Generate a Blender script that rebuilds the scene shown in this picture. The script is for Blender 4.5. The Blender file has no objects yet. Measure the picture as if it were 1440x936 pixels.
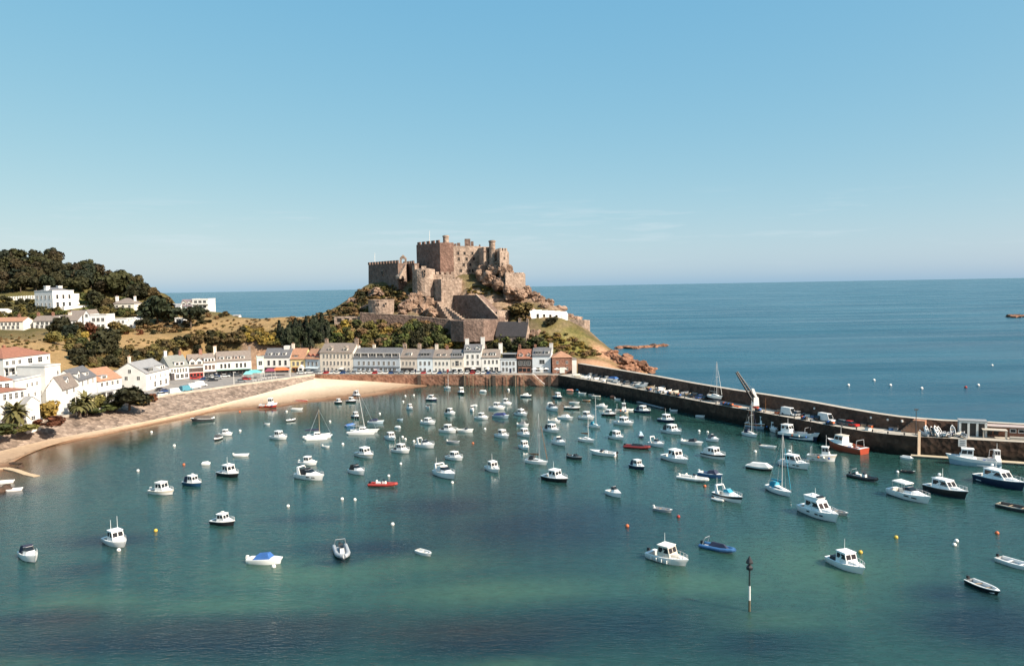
import bpy, math, random
import numpy as np
from mathutils import Vector
R = math.radians
PI = math.pi
rnd = random.Random(7)
scn = bpy.context.scene
COL = scn.collection

# ------------------------------------------------------------------ camera and survey helpers
FPX, CH = 1100.0, 45.0                    # focal length in photo pixels, camera height in metres
PITCH, ROLL = math.atan(65.5 / FPX), R(1.0)
_f = Vector((0, math.cos(PITCH), -math.sin(PITCH)))
_r = Vector((1, 0, 0))
_u = Vector((0, math.sin(PITCH), math.cos(PITCH)))
CX = math.cos(ROLL) * _r - math.sin(ROLL) * _u
CY = math.sin(ROLL) * _r + math.cos(ROLL) * _u

def ray(px, py):
    return _f + CX * ((px - 720) / FPX) - CY * ((py - 468) / FPX)
def P(px, py, Y):
    d = ray(px, py); k = Y / d.y
    return Vector((d.x * k, Y, CH + d.z * k))
def G(px, py, z=0.0):
    d = ray(px, py); k = (z - CH) / d.z
    return Vector((d.x * k, d.y * k, z))
def G2(px, py, z=0.0):
    g = G(px, py, z); return (g.x, g.y)

cam_d = bpy.data.cameras.new('camera'); cam = bpy.data.objects.new('camera', cam_d); COL.objects.link(cam)
cam_d.sensor_width = 36; cam_d.lens = 36 * FPX / 1440; cam_d.clip_start = 1; cam_d.clip_end = 90000
from mathutils import Matrix
m = Matrix((CX, CY, -_f)).transposed().to_4x4(); m.translation = Vector((0, 0, CH))
cam.matrix_world = m
scn.camera = cam

# ------------------------------------------------------------------ materials
MATS = {}
def new_mat(name):
    mt = bpy.data.materials.new(name); mt.use_nodes = True
    nt = mt.node_tree; nt.nodes.clear()
    out = nt.nodes.new('ShaderNodeOutputMaterial'); bs = nt.nodes.new('ShaderNodeBsdfPrincipled')
    nt.links.new(bs.outputs[0], out.inputs[0])
    MATS[name] = mt
    return mt, nt, bs
def nd(nt, typ, **kw):
    n = nt.nodes.new(typ)
    for k, v in kw.items():
        if k.startswith('i_'):
            n.inputs[k[2:].replace('_', ' ')].default_value = v
        else: setattr(n, k, v)
    return n
def rgba(c): return (c[0], c[1], c[2], 1)
def ramp(nt, fac, stops):
    r = nt.nodes.new('ShaderNodeValToRGB'); e = r.color_ramp.elements
    e[0].position, e[0].color = stops[0][0], rgba(stops[0][1])
    e[1].position, e[1].color = stops[-1][0], rgba(stops[-1][1])
    for p, c in stops[1:-1]:
        q = e.new(p); q.color = rgba(c)
    nt.links.new(fac, r.inputs[0]); return r.outputs[0]
def mixc(nt, fac, a, b, mode='MIX'):
    n = nt.nodes.new('ShaderNodeMix'); n.clamp_result = False; n.data_type = 'RGBA'; n.blend_type = mode
    for sock, v in ((n.inputs[0], fac), (n.inputs[6], a), (n.inputs[7], b)):
        if hasattr(v, 'node'): nt.links.new(v, sock)
        elif isinstance(v, tuple): sock.default_value = rgba(v)
        else: sock.default_value = v
    return n.outputs[2]
def noise(nt, scale, detail=4, rough=0.6, vec=None):
    n = nt.nodes.new('ShaderNodeTexNoise'); n.inputs['Scale'].default_value = scale
    n.inputs['Detail'].default_value = detail; n.inputs['Roughness'].default_value = rough
    if vec is not None: nt.links.new(vec, n.inputs['Vector'])
    return n.outputs['Fac']
def pos(nt):
    return nt.nodes.new('ShaderNodeNewGeometry').outputs['Position']
def bump(nt, bs, h, strength=0.5, dist=0.1):
    b = nt.nodes.new('ShaderNodeBump'); b.inputs['Strength'].default_value = strength
    b.inputs['Distance'].default_value = dist
    nt.links.new(h, b.inputs['Height']); nt.links.new(b.outputs[0], bs.inputs['Normal'])

def M(name, c, rough=0.6, var=0.12, scale=0.7, metal=0.0, spec=None, objrand=0.0):
    """painted / plain surface with large and small blotches"""
    if name in MATS: return MATS[name]
    mt, nt, bs = new_mat(name)
    p = pos(nt)
    a = tuple(x * (1 - var) for x in c); b = tuple(min(1, x * (1 + var)) for x in c)
    col = ramp(nt, noise(nt, scale, 5, 0.65, p), [(0.3, a), (0.7, b)])
    if objrand:
        oi = nt.nodes.new('ShaderNodeObjectInfo')
        v = ramp(nt, oi.outputs['Random'], [(0, (1 - objrand,) * 3), (1, (1 + objrand,) * 3)])
        col = mixc(nt, 1.0, col, v, 'MULTIPLY')
    nt.links.new(col, bs.inputs['Base Color'])
    bs.inputs['Roughness'].default_value = rough; bs.inputs['Metallic'].default_value = metal
    if spec is not None: bs.inputs['Specular IOR Level'].default_value = spec
    return mt
def stone(name, c1, c2, c3, scale=0.5, block=0.0, tide=None, bmp=0.6, rough=0.9):
    """rubble masonry: three stone colours, joints, weathering; tide = (z, colour) weed below z"""
    if name in MATS: return MATS[name]
    mt, nt, bs = new_mat(name)
    p = pos(nt)
    vo = nt.nodes.new('ShaderNodeTexVoronoi'); vo.inputs['Scale'].default_value = scale
    nt.links.new(p, vo.inputs['Vector'])
    sep = nt.nodes.new('ShaderNodeSeparateColor'); nt.links.new(vo.outputs['Color'], sep.inputs[0])
    cell = ramp(nt, sep.outputs[0], [(0.1, c1), (0.5, c2), (0.9, c3)])
    big = noise(nt, 0.08, 6, 0.65, p)
    col = mixc(nt, 0.55, cell, ramp(nt, big, [(0.3, c1), (0.5, c2), (0.72, c3)]))
    stain = noise(nt, 0.35, 6, 0.7, p)
    col = mixc(nt, 1.0, col, ramp(nt, stain, [(0.35, (0.62, 0.6, 0.58)), (0.6, (1.08, 1.06, 1.03))]), 'MULTIPLY')
    if tide:
        sx = nt.nodes.new('ShaderNodeSeparateXYZ'); nt.links.new(p, sx.inputs[0])
        ad = nd(nt, 'ShaderNodeMath', operation='MULTIPLY_ADD'); nt.links.new(noise(nt, 0.6, 4, 0.6, p), ad.inputs[0])
        ad.inputs[1].default_value = 2.4; nt.links.new(sx.outputs['Z'], ad.inputs[2])
        mr = nd(nt, 'ShaderNodeMapRange'); nt.links.new(ad.outputs[0], mr.inputs[0])
        mr.inputs[1].default_value = tide[0] + 0.6; mr.inputs[2].default_value = tide[0] + 2.0
        col = mixc(nt, mr.outputs[0], tide[1], col)
    nt.links.new(col, bs.inputs['Base Color']); bs.inputs['Roughness'].default_value = rough
    bs.inputs['Specular IOR Level'].default_value = 0.25
    bump(nt, bs, vo.outputs['Distance'], bmp, 0.35)
    return mt
def leafmat(name, c, var=0.45, objrand=0.3):
    if name in MATS: return MATS[name]
    mt, nt, bs = new_mat(name)
    p = pos(nt)
    a = tuple(x * (1 - var) for x in c); b = tuple(x * (1 + var) for x in c)
    col = ramp(nt, noise(nt, 0.45, 4, 0.7, p), [(0.3, a), (0.52, c), (0.72, (b[0] * 1.1, b[1], b[2] * 0.9))])
    oi = nt.nodes.new('ShaderNodeObjectInfo')
    v = ramp(nt, oi.outputs['Random'], [(0, (1 - objrand, 1 - objrand, 1 - objrand)), (0.5, (1.1, 1.0, 0.95)), (1, (1 + objrand, 1 + objrand, 1.0))])
    col = mixc(nt, 1.0, col, v, 'MULTIPLY')
    nt.links.new(col, bs.inputs['Base Color']); bs.inputs['Roughness'].default_value = 0.75
    bs.inputs['Specular IOR Level'].default_value = 0.2
    return mt

white = M('white_paint', (0.74, 0.72, 0.67), 0.55, 0.07, 0.5)
white2 = M('white_render', (0.68, 0.67, 0.63), 0.8, 0.1, 0.35)
gelcoat = M('white_gelcoat', (0.84, 0.83, 0.8), 0.25, 0.04, 0.8)
creamgel = M('cream_gelcoat', (0.66, 0.6, 0.5), 0.3, 0.06, 0.8)
greygel = M('grey_gelcoat', (0.36, 0.38, 0.4), 0.35, 0.08, 0.8)
teak = M('deck_teak', (0.42, 0.33, 0.22), 0.7, 0.15, 1.5)
deckc = M('deck_cream', (0.6, 0.58, 0.52), 0.7, 0.1, 1.2)
navy = M('navy_paint', (0.02, 0.03, 0.065), 0.3, 0.15)
black = M('black_paint', (0.016, 0.017, 0.02), 0.4, 0.2)
charcoal = M('charcoal_rubber', (0.05, 0.052, 0.056), 0.6, 0.2)
bluecl = M('blue_canvas', (0.03, 0.11, 0.32), 0.8, 0.15, 1.5)
navycl = M('navy_canvas', (0.02, 0.028, 0.06), 0.8, 0.2, 1.5)
tealcl = M('turquoise_canvas', (0.03, 0.27, 0.38), 0.8, 0.15, 1.5)
greencl = M('green_canvas', (0.03, 0.12, 0.08), 0.8, 0.15, 1.5)
greycl = M('grey_canvas', (0.2, 0.21, 0.22), 0.8, 0.15, 1.5)
redp = M('red_paint', (0.34, 0.04, 0.028), 0.4, 0.15)
orangep = M('orange_paint', (0.5, 0.12, 0.04), 0.5, 0.15)
pinkp = M('salmon_canvas', (0.6, 0.22, 0.15), 0.8, 0.15)
bluep = M('mid_blue_paint', (0.05, 0.14, 0.3), 0.35, 0.12)
palebluep = M('pale_blue_paint', (0.36, 0.47, 0.55), 0.4, 0.1)
yellowp = M('yellow_paint', (0.62, 0.4, 0.06), 0.5, 0.12)
brownp = M('varnished_wood', (0.26, 0.11, 0.04), 0.4, 0.2, 2)
alu = M('mast_aluminium', (0.62, 0.62, 0.6), 0.35, 0.06, 1, 0.3)
steel = M('stainless_steel', (0.6, 0.6, 0.6), 0.3, 0.05, 1, 0.6)
glass = M('dark_glass', (0.012, 0.016, 0.02), 0.08, 0.2)
glass2 = M('house_glass', (0.016, 0.019, 0.022), 0.2, 0.4, 0.5, 0, .3)
concrete = M('quay_concrete', (0.4, 0.36, 0.3), 0.9, 0.2, 0.25)
asphalt = M('asphalt', (0.23, 0.21, 0.19), 0.9, 0.25, 0.2)
wood = M('weathered_timber', (0.3, 0.22, 0.14), 0.85, 0.25, 1)
darkwood = M('dark_timber', (0.06, 0.045, 0.035), 0.85, 0.3, 1)
bark = M('tree_bark', (0.09, 0.065, 0.045), 0.9, 0.3, 1.5)

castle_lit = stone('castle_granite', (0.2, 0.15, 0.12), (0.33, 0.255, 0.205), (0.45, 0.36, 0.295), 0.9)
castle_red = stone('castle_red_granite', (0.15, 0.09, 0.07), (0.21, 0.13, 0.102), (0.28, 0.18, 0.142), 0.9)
castle_shaded = stone('castle_shaded_granite', (0.12, 0.085, 0.07), (0.18, 0.128, 0.106), (0.25, 0.18, 0.15), 0.9)  # castle granite darkened in colour to carry the shade of walls turned from the sun
rockm = stone('rock_granite', (0.07, 0.048, 0.036), (0.24, 0.16, 0.115), (0.46, 0.33, 0.25), 0.5, bmp=1.0)
rockred = stone('rock_red_granite', (0.13, 0.07, 0.045), (0.26, 0.135, 0.085), (0.4, 0.22, 0.14), 0.35, tide=(-0.6, (0.04, 0.03, 0.022)), bmp=1.0)
quaystone = stone('quay_granite', (0.2, 0.1, 0.07), (0.32, 0.17, 0.115), (0.45, 0.27, 0.19), 0.8, tide=(0.2, (0.05, 0.035, 0.025)))
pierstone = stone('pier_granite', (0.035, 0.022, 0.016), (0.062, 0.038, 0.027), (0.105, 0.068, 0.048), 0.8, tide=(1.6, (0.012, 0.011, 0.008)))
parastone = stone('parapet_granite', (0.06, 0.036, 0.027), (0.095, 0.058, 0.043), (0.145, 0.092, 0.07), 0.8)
revet = stone('revetment_granite', (0.1, 0.077, 0.062), (0.255, 0.195, 0.155), (0.42, 0.335, 0.27), 0.9, bmp=1.0)

slate = M('roof_slate', (0.12, 0.12, 0.125), 0.7, 0.25, 1.2)
slate2 = M('roof_brown_slate', (0.2, 0.165, 0.14), 0.8, 0.22, 1.2)
terracotta = M('roof_terracotta', (0.26, 0.112, 0.07), 0.85, 0.22, 1.2)
rust_tile = M('roof_rust_tile', (0.34, 0.18, 0.11), 0.85, 0.22, 1.2)
leadroof = M('roof_lead', (0.26, 0.26, 0.26), 0.7, 0.15, 1)
brick = stone('house_brick', (0.2, 0.1, 0.075), (0.27, 0.14, 0.1), (0.34, 0.18, 0.13), 2.2)
def paint(name, c): return M('wall_' + name, c, 0.8, 0.08, 0.4)

# ------------------------------------------------------------------ mesh builder
class MB:
    def __init__(s): s.v = []; s.f = []; s.m = []; s.mats = []; s.cur = 0
    def use(s, mt):
        if mt not in s.mats: s.mats.append(mt)
        s.cur = s.mats.index(mt); return s
    def face(s, pts):
        n = len(s.v); s.v += [tuple(p) for p in pts]; s.f.append(list(range(n, n + len(pts)))); s.m.append(s.cur); return s
    def add(s, vs, fs):
        n = len(s.v); s.v += [tuple(p) for p in vs]
        for f in fs: s.f.append([i + n for i in f]); s.m.append(s.cur)
        return s
    def box(s, x0, x1, y0, y1, z0, z1, tx=0, ty=0):
        """axis box; the top is inset by tx, ty"""
        s.add([(x0, y0, z0), (x1, y0, z0), (x1, y1, z0), (x0, y1, z0), (x0 + tx, y0 + ty, z1), (x1 - tx, y0 + ty, z1), (x1 - tx, y1 - ty, z1), (x0 + tx, y1 - ty, z1)],
              [(3, 2, 1, 0), (4, 5, 6, 7), (0, 1, 5, 4), (1, 2, 6, 5), (2, 3, 7, 6), (3, 0, 4, 7)]); return s
    def hexa(s, b, t):
        s.add(list(b) + list(t), [(3, 2, 1, 0), (4, 5, 6, 7), (0, 1, 5, 4), (1, 2, 6, 5), (2, 3, 7, 6), (3, 0, 4, 7)]); return s
    def prism(s, pts, z0, z1, taper=0.0):
        """pts: plan outline (x, y); z0/z1 number or list"""
        n = len(pts)
        a = sum((pts[i][0] * pts[(i + 1) % n][1] - pts[(i + 1) % n][0] * pts[i][1]) for i in range(n))
        if a < 0: pts = pts[::-1]; z0 = z0[::-1] if isinstance(z0, list) else z0; z1 = z1[::-1] if isinstance(z1, list) else z1
        cx = sum(p[0] for p in pts) / n; cy = sum(p[1] for p in pts) / n
        Z0 = z0 if isinstance(z0, list) else [z0] * n; Z1 = z1 if isinstance(z1, list) else [z1] * n
        k = 1 - taper
        vs = [(p[0], p[1], Z0[i]) for i, p in enumerate(pts)] + [(cx + (p[0] - cx) * k, cy + (p[1] - cy) * k, Z1[i]) for i, p in enumerate(pts)]
        s.add(vs, [tuple(range(n - 1, -1, -1)), tuple(range(n, 2 * n))] + [(i, (i + 1) % n, n + (i + 1) % n, n + i) for i in range(n)]); return s
    def tube(s, a, b, r, r2=None, n=6):
        a, b = Vector(a), Vector(b); r2 = r if r2 is None else r2
        d = (b - a).normalized(); q = d.orthogonal().normalized(); w = d.cross(q)
        vs = [];
        for c, rr in ((a, r), (b, r2)):
            for i in range(n):
                t = 2 * PI * i / n; vs.append(c + (q * math.cos(t) + w * math.sin(t)) * rr)
        s.add(vs, [tuple(range(n - 1, -1, -1)), tuple(range(n, 2 * n))] + [(i, (i + 1) % n, n + (i + 1) % n, n + i) for i in range(n)]); return s
    def lathe(s, cx, cy, prof, n=12):
        vs = []
        for r, z in prof:
            for i in range(n):
                t = 2 * PI * i / n; vs.append((cx + r * math.cos(t), cy + r * math.sin(t), z))
        fs = []
        for j in range(len(prof) - 1):
            for i in range(n):
                fs.append((j * n + i, j * n + (i + 1) % n, (j + 1) * n + (i + 1) % n, (j + 1) * n + i))
        fs.append(tuple(range(n - 1, -1, -1))); k = (len(prof) - 1) * n; fs.append(tuple(range(k, k + n)))
        s.add(vs, fs); return s
    def ball(s, c, r, n=8, sz=1.0):
        prof = [(max(0.01, r * math.sin(PI * j / 6)), c[2] - r * sz * math.cos(PI * j / 6)) for j in range(7)]
        return s.lathe(c[0], c[1], prof, n)
    def mesh(s, name, smooth=False):
        me = bpy.data.meshes.new(name); me.from_pydata(s.v, [], s.f)
        for mt in s.mats: me.materials.append(mt)
        me.polygons.foreach_set('material_index', s.m)
        if smooth: me.polygons.foreach_set('use_smooth', [True] * len(s.f))
        me.update(); return me
    def build(s, name, parent=None, loc=None, rz=0.0, smooth=False):
        return link(s.mesh(name, smooth), name, parent, loc, rz)
def hull_build(s, name, parent=None, loc=None):
    import bmesh
    me = s.mesh(name); bm = bmesh.new(); bm.from_mesh(me); bmesh.ops.remove_doubles(bm, verts=bm.verts, dist=.002); bm.to_mesh(me); bm.free()
    me.polygons.foreach_set('use_smooth', [True] * len(me.polygons)); me.set_sharp_from_angle(angle=R(32)); me.update()
    return link(me, name, parent, loc)
MB.hull_build = hull_build
def link(me, name, parent=None, loc=None, rz=0.0):
    o = bpy.data.objects.new(name, me); COL.objects.link(o)
    if parent: o.parent = parent
    if loc is not None: o.location = loc
    if rz: o.rotation_euler = (0, 0, rz)
    return o
LABELS = {}
def tag(o, label=None, cat=None, group=None, kind=None):
    if label: o['label'] = label
    if cat: o['category'] = cat
    if group: o['group'] = group
    if kind: o['kind'] = kind
    return o
def empty(name, loc, rz=0.0):
    o = bpy.data.objects.new(name, None); COL.objects.link(o); o.location = loc; o.rotation_euler = (0, 0, rz)
    o.empty_display_size = 0.5
    return o
def struct(o): o['kind'] = 'structure'; return o

# ------------------------------------------------------------------ light and sky
SKYT = (2.1, 2.95, 4.12); SKYG = (0.85, 0.4, 0.13)
SUN_AZ, SUN_EL = R(121), R(38)            # azimuth from +Y towards +X
w = bpy.data.worlds.new('World'); scn.world = w; w.use_nodes = True
nt = w.node_tree; nt.nodes.clear()
sky = nt.nodes.new('ShaderNodeTexSky'); sky.sky_type = 'NISHITA'; sky.sun_disc = False
sky.sun_elevation = SUN_EL; sky.sun_rotation = SUN_AZ
sky.altitude = 0; sky.air_density = 0.6; sky.dust_density = 1.2; sky.ozone_density = 8.0
bg = nt.nodes.new('ShaderNodeBackground'); wo = nt.nodes.new('ShaderNodeOutputWorld')
tc = nt.nodes.new('ShaderNodeTexCoord')
mp = nt.nodes.new('ShaderNodeMapping'); mp.inputs['Scale'].default_value = (3.0, 3.0, 34.0); nt.links.new(tc.outputs['Generated'], mp.inputs[0])
cl = noise(nt, 2.2, 6, 0.6, mp.outputs[0])
sx = nt.nodes.new('ShaderNodeSeparateXYZ'); nt.links.new(tc.outputs['Generated'], sx.inputs[0])
band = ramp(nt, sx.outputs['Z'], [(0.0, (0, 0, 0)), (0.045, (0.25,) * 3), (0.065, (0.8,) * 3), (0.085, (0.6,) * 3), (0.12, (0, 0, 0))])
cm = ramp(nt, cl, [(0.54, (0, 0, 0)), (0.72, (0.6,) * 3)])
fac = mixc(nt, 1.0, cm, band, 'MULTIPLY')
sps = nt.nodes.new('ShaderNodeSeparateColor'); nt.links.new(sky.outputs[0], sps.inputs[0]); cmb = nt.nodes.new('ShaderNodeCombineColor')
for i in range(3):                        # film response of the sky, channel by channel
    pw = nd(nt, 'ShaderNodeMath', operation='POWER'); nt.links.new(sps.outputs[i], pw.inputs[0]); pw.inputs[1].default_value = SKYG[i]; nt.links.new(pw.outputs[0], cmb.inputs[i])
tint = mixc(nt, 1.0, cmb.outputs[0], SKYT, 'MULTIPLY')
colr = mixc(nt, fac, tint, (4.6, 5.4, 5.8))
nt.links.new(colr, bg.inputs[0]); nt.links.new(bg.outputs[0], wo.inputs[0])
bg.inputs[1].default_value = 0.085
sd = bpy.data.lights.new('sun', 'SUN'); so = bpy.data.objects.new('sun', sd); COL.objects.link(so)
sd.energy = 5.0; sd.angle = R(0.5); sd.color = (1.0, 0.9, 0.76)
sdir = Vector((math.sin(SUN_AZ) * math.cos(SUN_EL), math.cos(SUN_AZ) * math.cos(SUN_EL), math.sin(SUN_EL)))
so.rotation_euler = sdir.to_track_quat('Z', 'Y').to_euler(); so.location = (200, -100, 300)
scn.view_settings.view_transform = 'Standard'; scn.view_settings.look = 'None'
scn.view_settings.exposure = 0.8; scn.view_settings.gamma = 1.0; scn.view_settings.use_curve_mapping = False
scn.cycles.max_bounces = 6; scn.cycles.diffuse_bounces = 2; scn.cycles.glossy_bounces = 2; scn.cycles.transparent_max_bounces = 4
scn.cycles.caustics_reflective = False; scn.cycles.caustics_refractive = False
scn.cycles.use_denoising = True
# ================================================================== TERRAIN
ZQ = 5.1                                    # level of the quay, pier and street
def hor(px): return 402.5 - math.tan(ROLL) * (px - 720)
ctrl = []                                   # (x, y, z)
def cp(px, py, Y): v = P(px, py, Y); ctrl.append((v.x, v.y, v.z))
def cz(px, Y, z): v = P(px, 470, Y); ctrl.append((v.x, Y, z))
def cg(px, py, z): v = G(px, py, z); ctrl.append((v.x, v.y, z))
# street strip
for px, py in ((-160, 640), (-80, 622), (0, 605), (0, 590), (60, 592), (60, 578), (120, 581), (110, 566), (180, 565), (180, 552), (240, 555), (235, 540), (300, 547), (290, 531), (360, 538), (360, 525), (440, 527), (420, 522), (445, 524)):
    cg(px, py, ZQ - 0.35)
for px, Y in ((480, 366), (560, 362), (640, 357), (720, 352), (785, 348), (480, 382), (560, 376), (640, 371), (720, 365), (790, 360)):
    cz(px, Y, ZQ - 0.35)
# slope behind the street
cz(20, 285, 6); cz(100, 292, 7.5); cz(150, 320, 8); cp(130, 512, 335); cp(200, 508, 352); cp(250, 497, 380); cp(320, 490, 392); cp(350, 481, 398)
cp(400, 502, 392); cp(425, 480, 402); cp(300, 505, 385); cz(-100, 250, 9)
# fields
for a in ((40, 481, 345), (20, 500, 318), (130, 490, 365), (180, 478, 390), (100, 470, 395), (230, 470, 402), (300, 455, 430), (400, 447, 440), (450, 449, 435), (335, 447, 458),
          (-80, 490, 320), (-120, 470, 380), (270, 465, 415), (350, 452, 436)): cp(*a)
for px in (250, 330, 410, 480): cz(px, 492, 14); cz(px, 525, -6); cz(px, 580, -14)
# cottages, large house, promontory
for a in ((30, 462, 412), (120, 457, 424), (190, 456, 430), (80, 436, 452), (60, 424, 470), (170, 441, 455), (230, 441, 455), (280, 440, 466), (312, 446, 478), (0, 440, 435), (-80, 440, 430)): cp(*a)
# wooded hill
for a in ((0, 408, 490), (100, 412, 480), (-100, 405, 490), (0, 371, 540), (40, 366, 540), (75, 370, 540), (100, 380, 540), (150, 395, 535), (190, 410, 525), (222, 424, 512), (170, 420, 490), (-100, 372, 540), (-220, 365, 540), (-220, 410, 480), (245, 432, 495)): cp(*a)
for px in (-150, -50, 50, 150): cz(px, 610, 42); cz(px, 690, -5)
cz(215, 570, 12); cz(215, 610, -6); cz(260, 545, -5)
# castle mount
for px in (450, 520, 600, 680): cz(px, 390, 8.5)
cz(760, 379, 8); cz(810, 366, 7)
for px in (480, 540, 600, 660, 720): cp(px, 487, 398)
for px, py in ((490, 455), (540, 455), (600, 458), (650, 466), (700, 470)): cp(px, py, 410)
for a in ((520, 441, 420), (560, 441, 420), (590, 436, 424), (600, 424, 432), (640, 440, 428), (690, 444, 424), (655, 416, 430), (700, 416, 430), (680, 406, 436),
          (590, 394, 446), (640, 393, 442), (690, 396, 442), (735, 410, 440), (520, 399, 452), (560, 399, 450), (545, 416, 440), (500, 419, 444), (480, 433, 444), (460, 441, 444), (715, 425, 432),
          (748, 412, 440), (768, 422, 438), (790, 436, 434), (815, 452, 430), (832, 468, 424), (745, 440, 420), (790, 452, 416), (815, 464, 414), (800, 482, 402), (760, 478, 400), (820, 500, 392), (842, 506, 386), (855, 490, 406), (880, 507, 402), (905, 520, 392), (860, 520, 375), (835, 515, 366)): cp(*a)
for px, Y, z in ((560, 490, 40), (640, 490, 42), (700, 490, 34), (560, 530, 8), (640, 530, 8), (720, 520, 6), (600, 570, -8), (700, 560, -8), (770, 490, 10), (800, 480, 2), (830, 470, -6), (880, 440, -6), (925, 410, -2.5), (960, 400, -6), (920, 385, -6), (880, 368, -5), (850, 355, -4), (960, 350, -10), (900, 500, -14), (1000, 420, -14)): cz(px, Y, z)
CT = np.array(ctrl)
_S = 100.0
def _phi(d): return np.sqrt(d * d + (6 / _S) ** 2)
_n = len(CT); XY = CT[:, :2] / _S
_D = np.linalg.norm(XY[:, None] - XY[None], axis=2)
_A = np.zeros((_n + 3, _n + 3)); _A[:_n, :_n] = _phi(_D) + np.eye(_n) * -0.004
_A[:_n, _n] = 1; _A[:_n, _n + 1:] = XY; _A[_n, :_n] = 1; _A[_n + 1:, :_n] = XY.T
_W = np.linalg.solve(_A, np.concatenate([CT[:, 2], np.zeros(3)]))
def hraw(x, y):
    q = np.stack([np.asarray(x, float), np.asarray(y, float)], -1).reshape(-1, 2) / _S
    out = np.zeros(len(q))
    for i in range(0, len(q), 4000):
        d = np.linalg.norm(q[i:i + 4000, None] - XY[None], axis=2)
        out[i:i + 4000] = _phi(d) @ _W[:_n] + _W[_n] + q[i:i + 4000] @ _W[_n + 1:]
    return out

# harbour outline (world)
wall_top = [G2(px, py, ZQ) for px, py in ((-260, 672), (-120, 634), (0, 605.5), (60, 593.5), (120, 581), (180, 568.5), (240, 555.5), (290, 549), (334, 542.5), (400, 533.5), (443, 527.5))]
_fz = (0.8, .8, .8, .8, .8, .9, 1.0, 1.2, 1.5, 2.6, 3.4)
wall_foot = [G2(px, py, z) for (px, py), z in zip(((-260, 710), (-120, 669), (0, 637), (60, 622), (120, 610), (180, 598.5), (240, 586), (290, 574), (334, 563), (400, 546), (440, 534.5)), _fz)]
quay_line = [P(px, 530, Y).xy for px, Y in ((443, 368), (560, 361.5), (640, 357), (720, 352), (785, 348))]
quay_line = [(p[0], p[1]) for p in quay_line]
pier_in = [quay_line[-1]] + [G2(px, py, 0) for px, py in ((840, 553.5), (895, 565), (950, 577.5), (1009, 590.5), (1055, 599.7), (1110, 611), (1160, 622), (1211, 632), (1250, 637.5), (1285, 641), (1330, 644), (1385, 647.5), (1440, 651), (1560, 659), (1660, 666))]
def offs(line, d):
    """offset a polyline to its left (d > 0), mitred"""
    out = []
    for i, p in enumerate(line):
        a = Vector(line[max(0, i - 1)]); b = Vector(line[min(len(line) - 1, i + 1)])
        t = (b - a).normalized(); nrm = Vector((-t.y, t.x)); dd = d[i] if isinstance(d, list) else d
        out.append((p[0] + nrm.x * dd, p[1] + nrm.y * dd))
    return out
_pw = [10.5, 9, 8, 7.2, 7, 7, 7, 7, 7, 7, 7.5, 8, 9, 9, 9, 9]
pier_par = offs(pier_in, _pw)
pier_out = offs(pier_in, [a + 2.3 for a in _pw])

# drop the ground under the harbour: inside polygon = water side
harb_poly = [(-330, -60)] + offs(wall_top, 4.5) + offs(quay_line, 4.5) + [(pier_par[2][0], pier_par[2][1]), pier_par[5], pier_par[9], pier_par[15], (240, 60), (240, -60)]
def inside(poly, x, y):
    x = np.asarray(x); y = np.asarray(y); r = np.zeros(x.shape, bool); n = len(poly); j = n - 1
    for i in range(n):
        xi, yi = poly[i]; xj, yj = poly[j]
        if yi != yj:
            c = ((yi > y) != (yj > y)) & (x < (xj - xi) * (y - yi) / (yj - yi) + xi); r ^= c
        j = i
    return r
def seg_dist(line, x, y):
    best = np.full(np.shape(x), 1e9)
    for a, b in zip(line[:-1], line[1:]):
        ax, ay = a; dx, dy = b[0] - ax, b[1] - ay; L = dx * dx + dy * dy
        t = np.clip(((x - ax) * dx + (y - ay) * dy) / L, 0, 1)
        best = np.minimum(best, np.hypot(x - ax - t * dx, y - ay - t * dy))
    return best
def vnoise(x, y, s, seed=0):
    """smooth value noise in -1..1"""
    r = np.random.RandomState(seed); T = r.rand(64, 64) * 2 - 1
    x = np.asarray(x) / s; y = np.asarray(y) / s; i = np.floor(x).astype(int); j = np.floor(y).astype(int)
    fx = x - i; fy = y - j; fx = fx * fx * (3 - 2 * fx); fy = fy * fy * (3 - 2 * fy)
    g = lambda a, b: T[a % 64, b % 64]
    return (g(i, j) * (1 - fx) + g(i + 1, j) * fx) * (1 - fy) + (g(i, j + 1) * (1 - fx) + g(i + 1, j + 1) * fx) * fy
GS = 2.5
gx = np.arange(-520, 140 + .1, GS); gy = np.arange(150, 720 + .1, GS)
GX, GY = np.meshgrid(gx, gy)
HZ = hraw(GX.ravel(), GY.ravel()).reshape(GX.shape)
rough = np.clip((HZ - 5.4) / 6, 0, 1)
mount = np.clip(1 - np.hypot((GX + 22) / 85, (GY - 432) / 60), 0, 1) ** 0.5
HZ = HZ + rough * (vnoise(GX, GY, 17, 1) * 0.7 + vnoise(GX, GY, 7, 2) * 0.45 + mount * (vnoise(GX, GY, 6, 3) * 1.1 + vnoise(GX, GY, 3.4, 4) * 0.9))
flat = np.clip(1 - np.abs(HZ - (ZQ - .35)) / 1.2, 0, 1); HZ = HZ * (1 - flat) + (ZQ - .35) * flat
_gb = [tuple(P(a, 430, b).xy) for a, b in ((618, 437.5), (668, 421.5), (700, 408), (692, 403), (640, 404), (616, 418))]
HZ[inside(_gb, GX, GY)] -= 6.5
_bk = [G2(px, py, ZQ) for px, py in ((440, 517.5), (380, 518), (310, 519.5), (262, 521), (236, 525), (206, 536), (170, 548), (110, 562), (60, 575), (0, 587), (-120, 612), (-260, 648))]
HZ[inside(list(wall_top) + _bk, GX, GY)] = ZQ - .35
HZ[inside(harb_poly, GX, GY)] = -5
HZ[(GY < 196)] = -5
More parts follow.
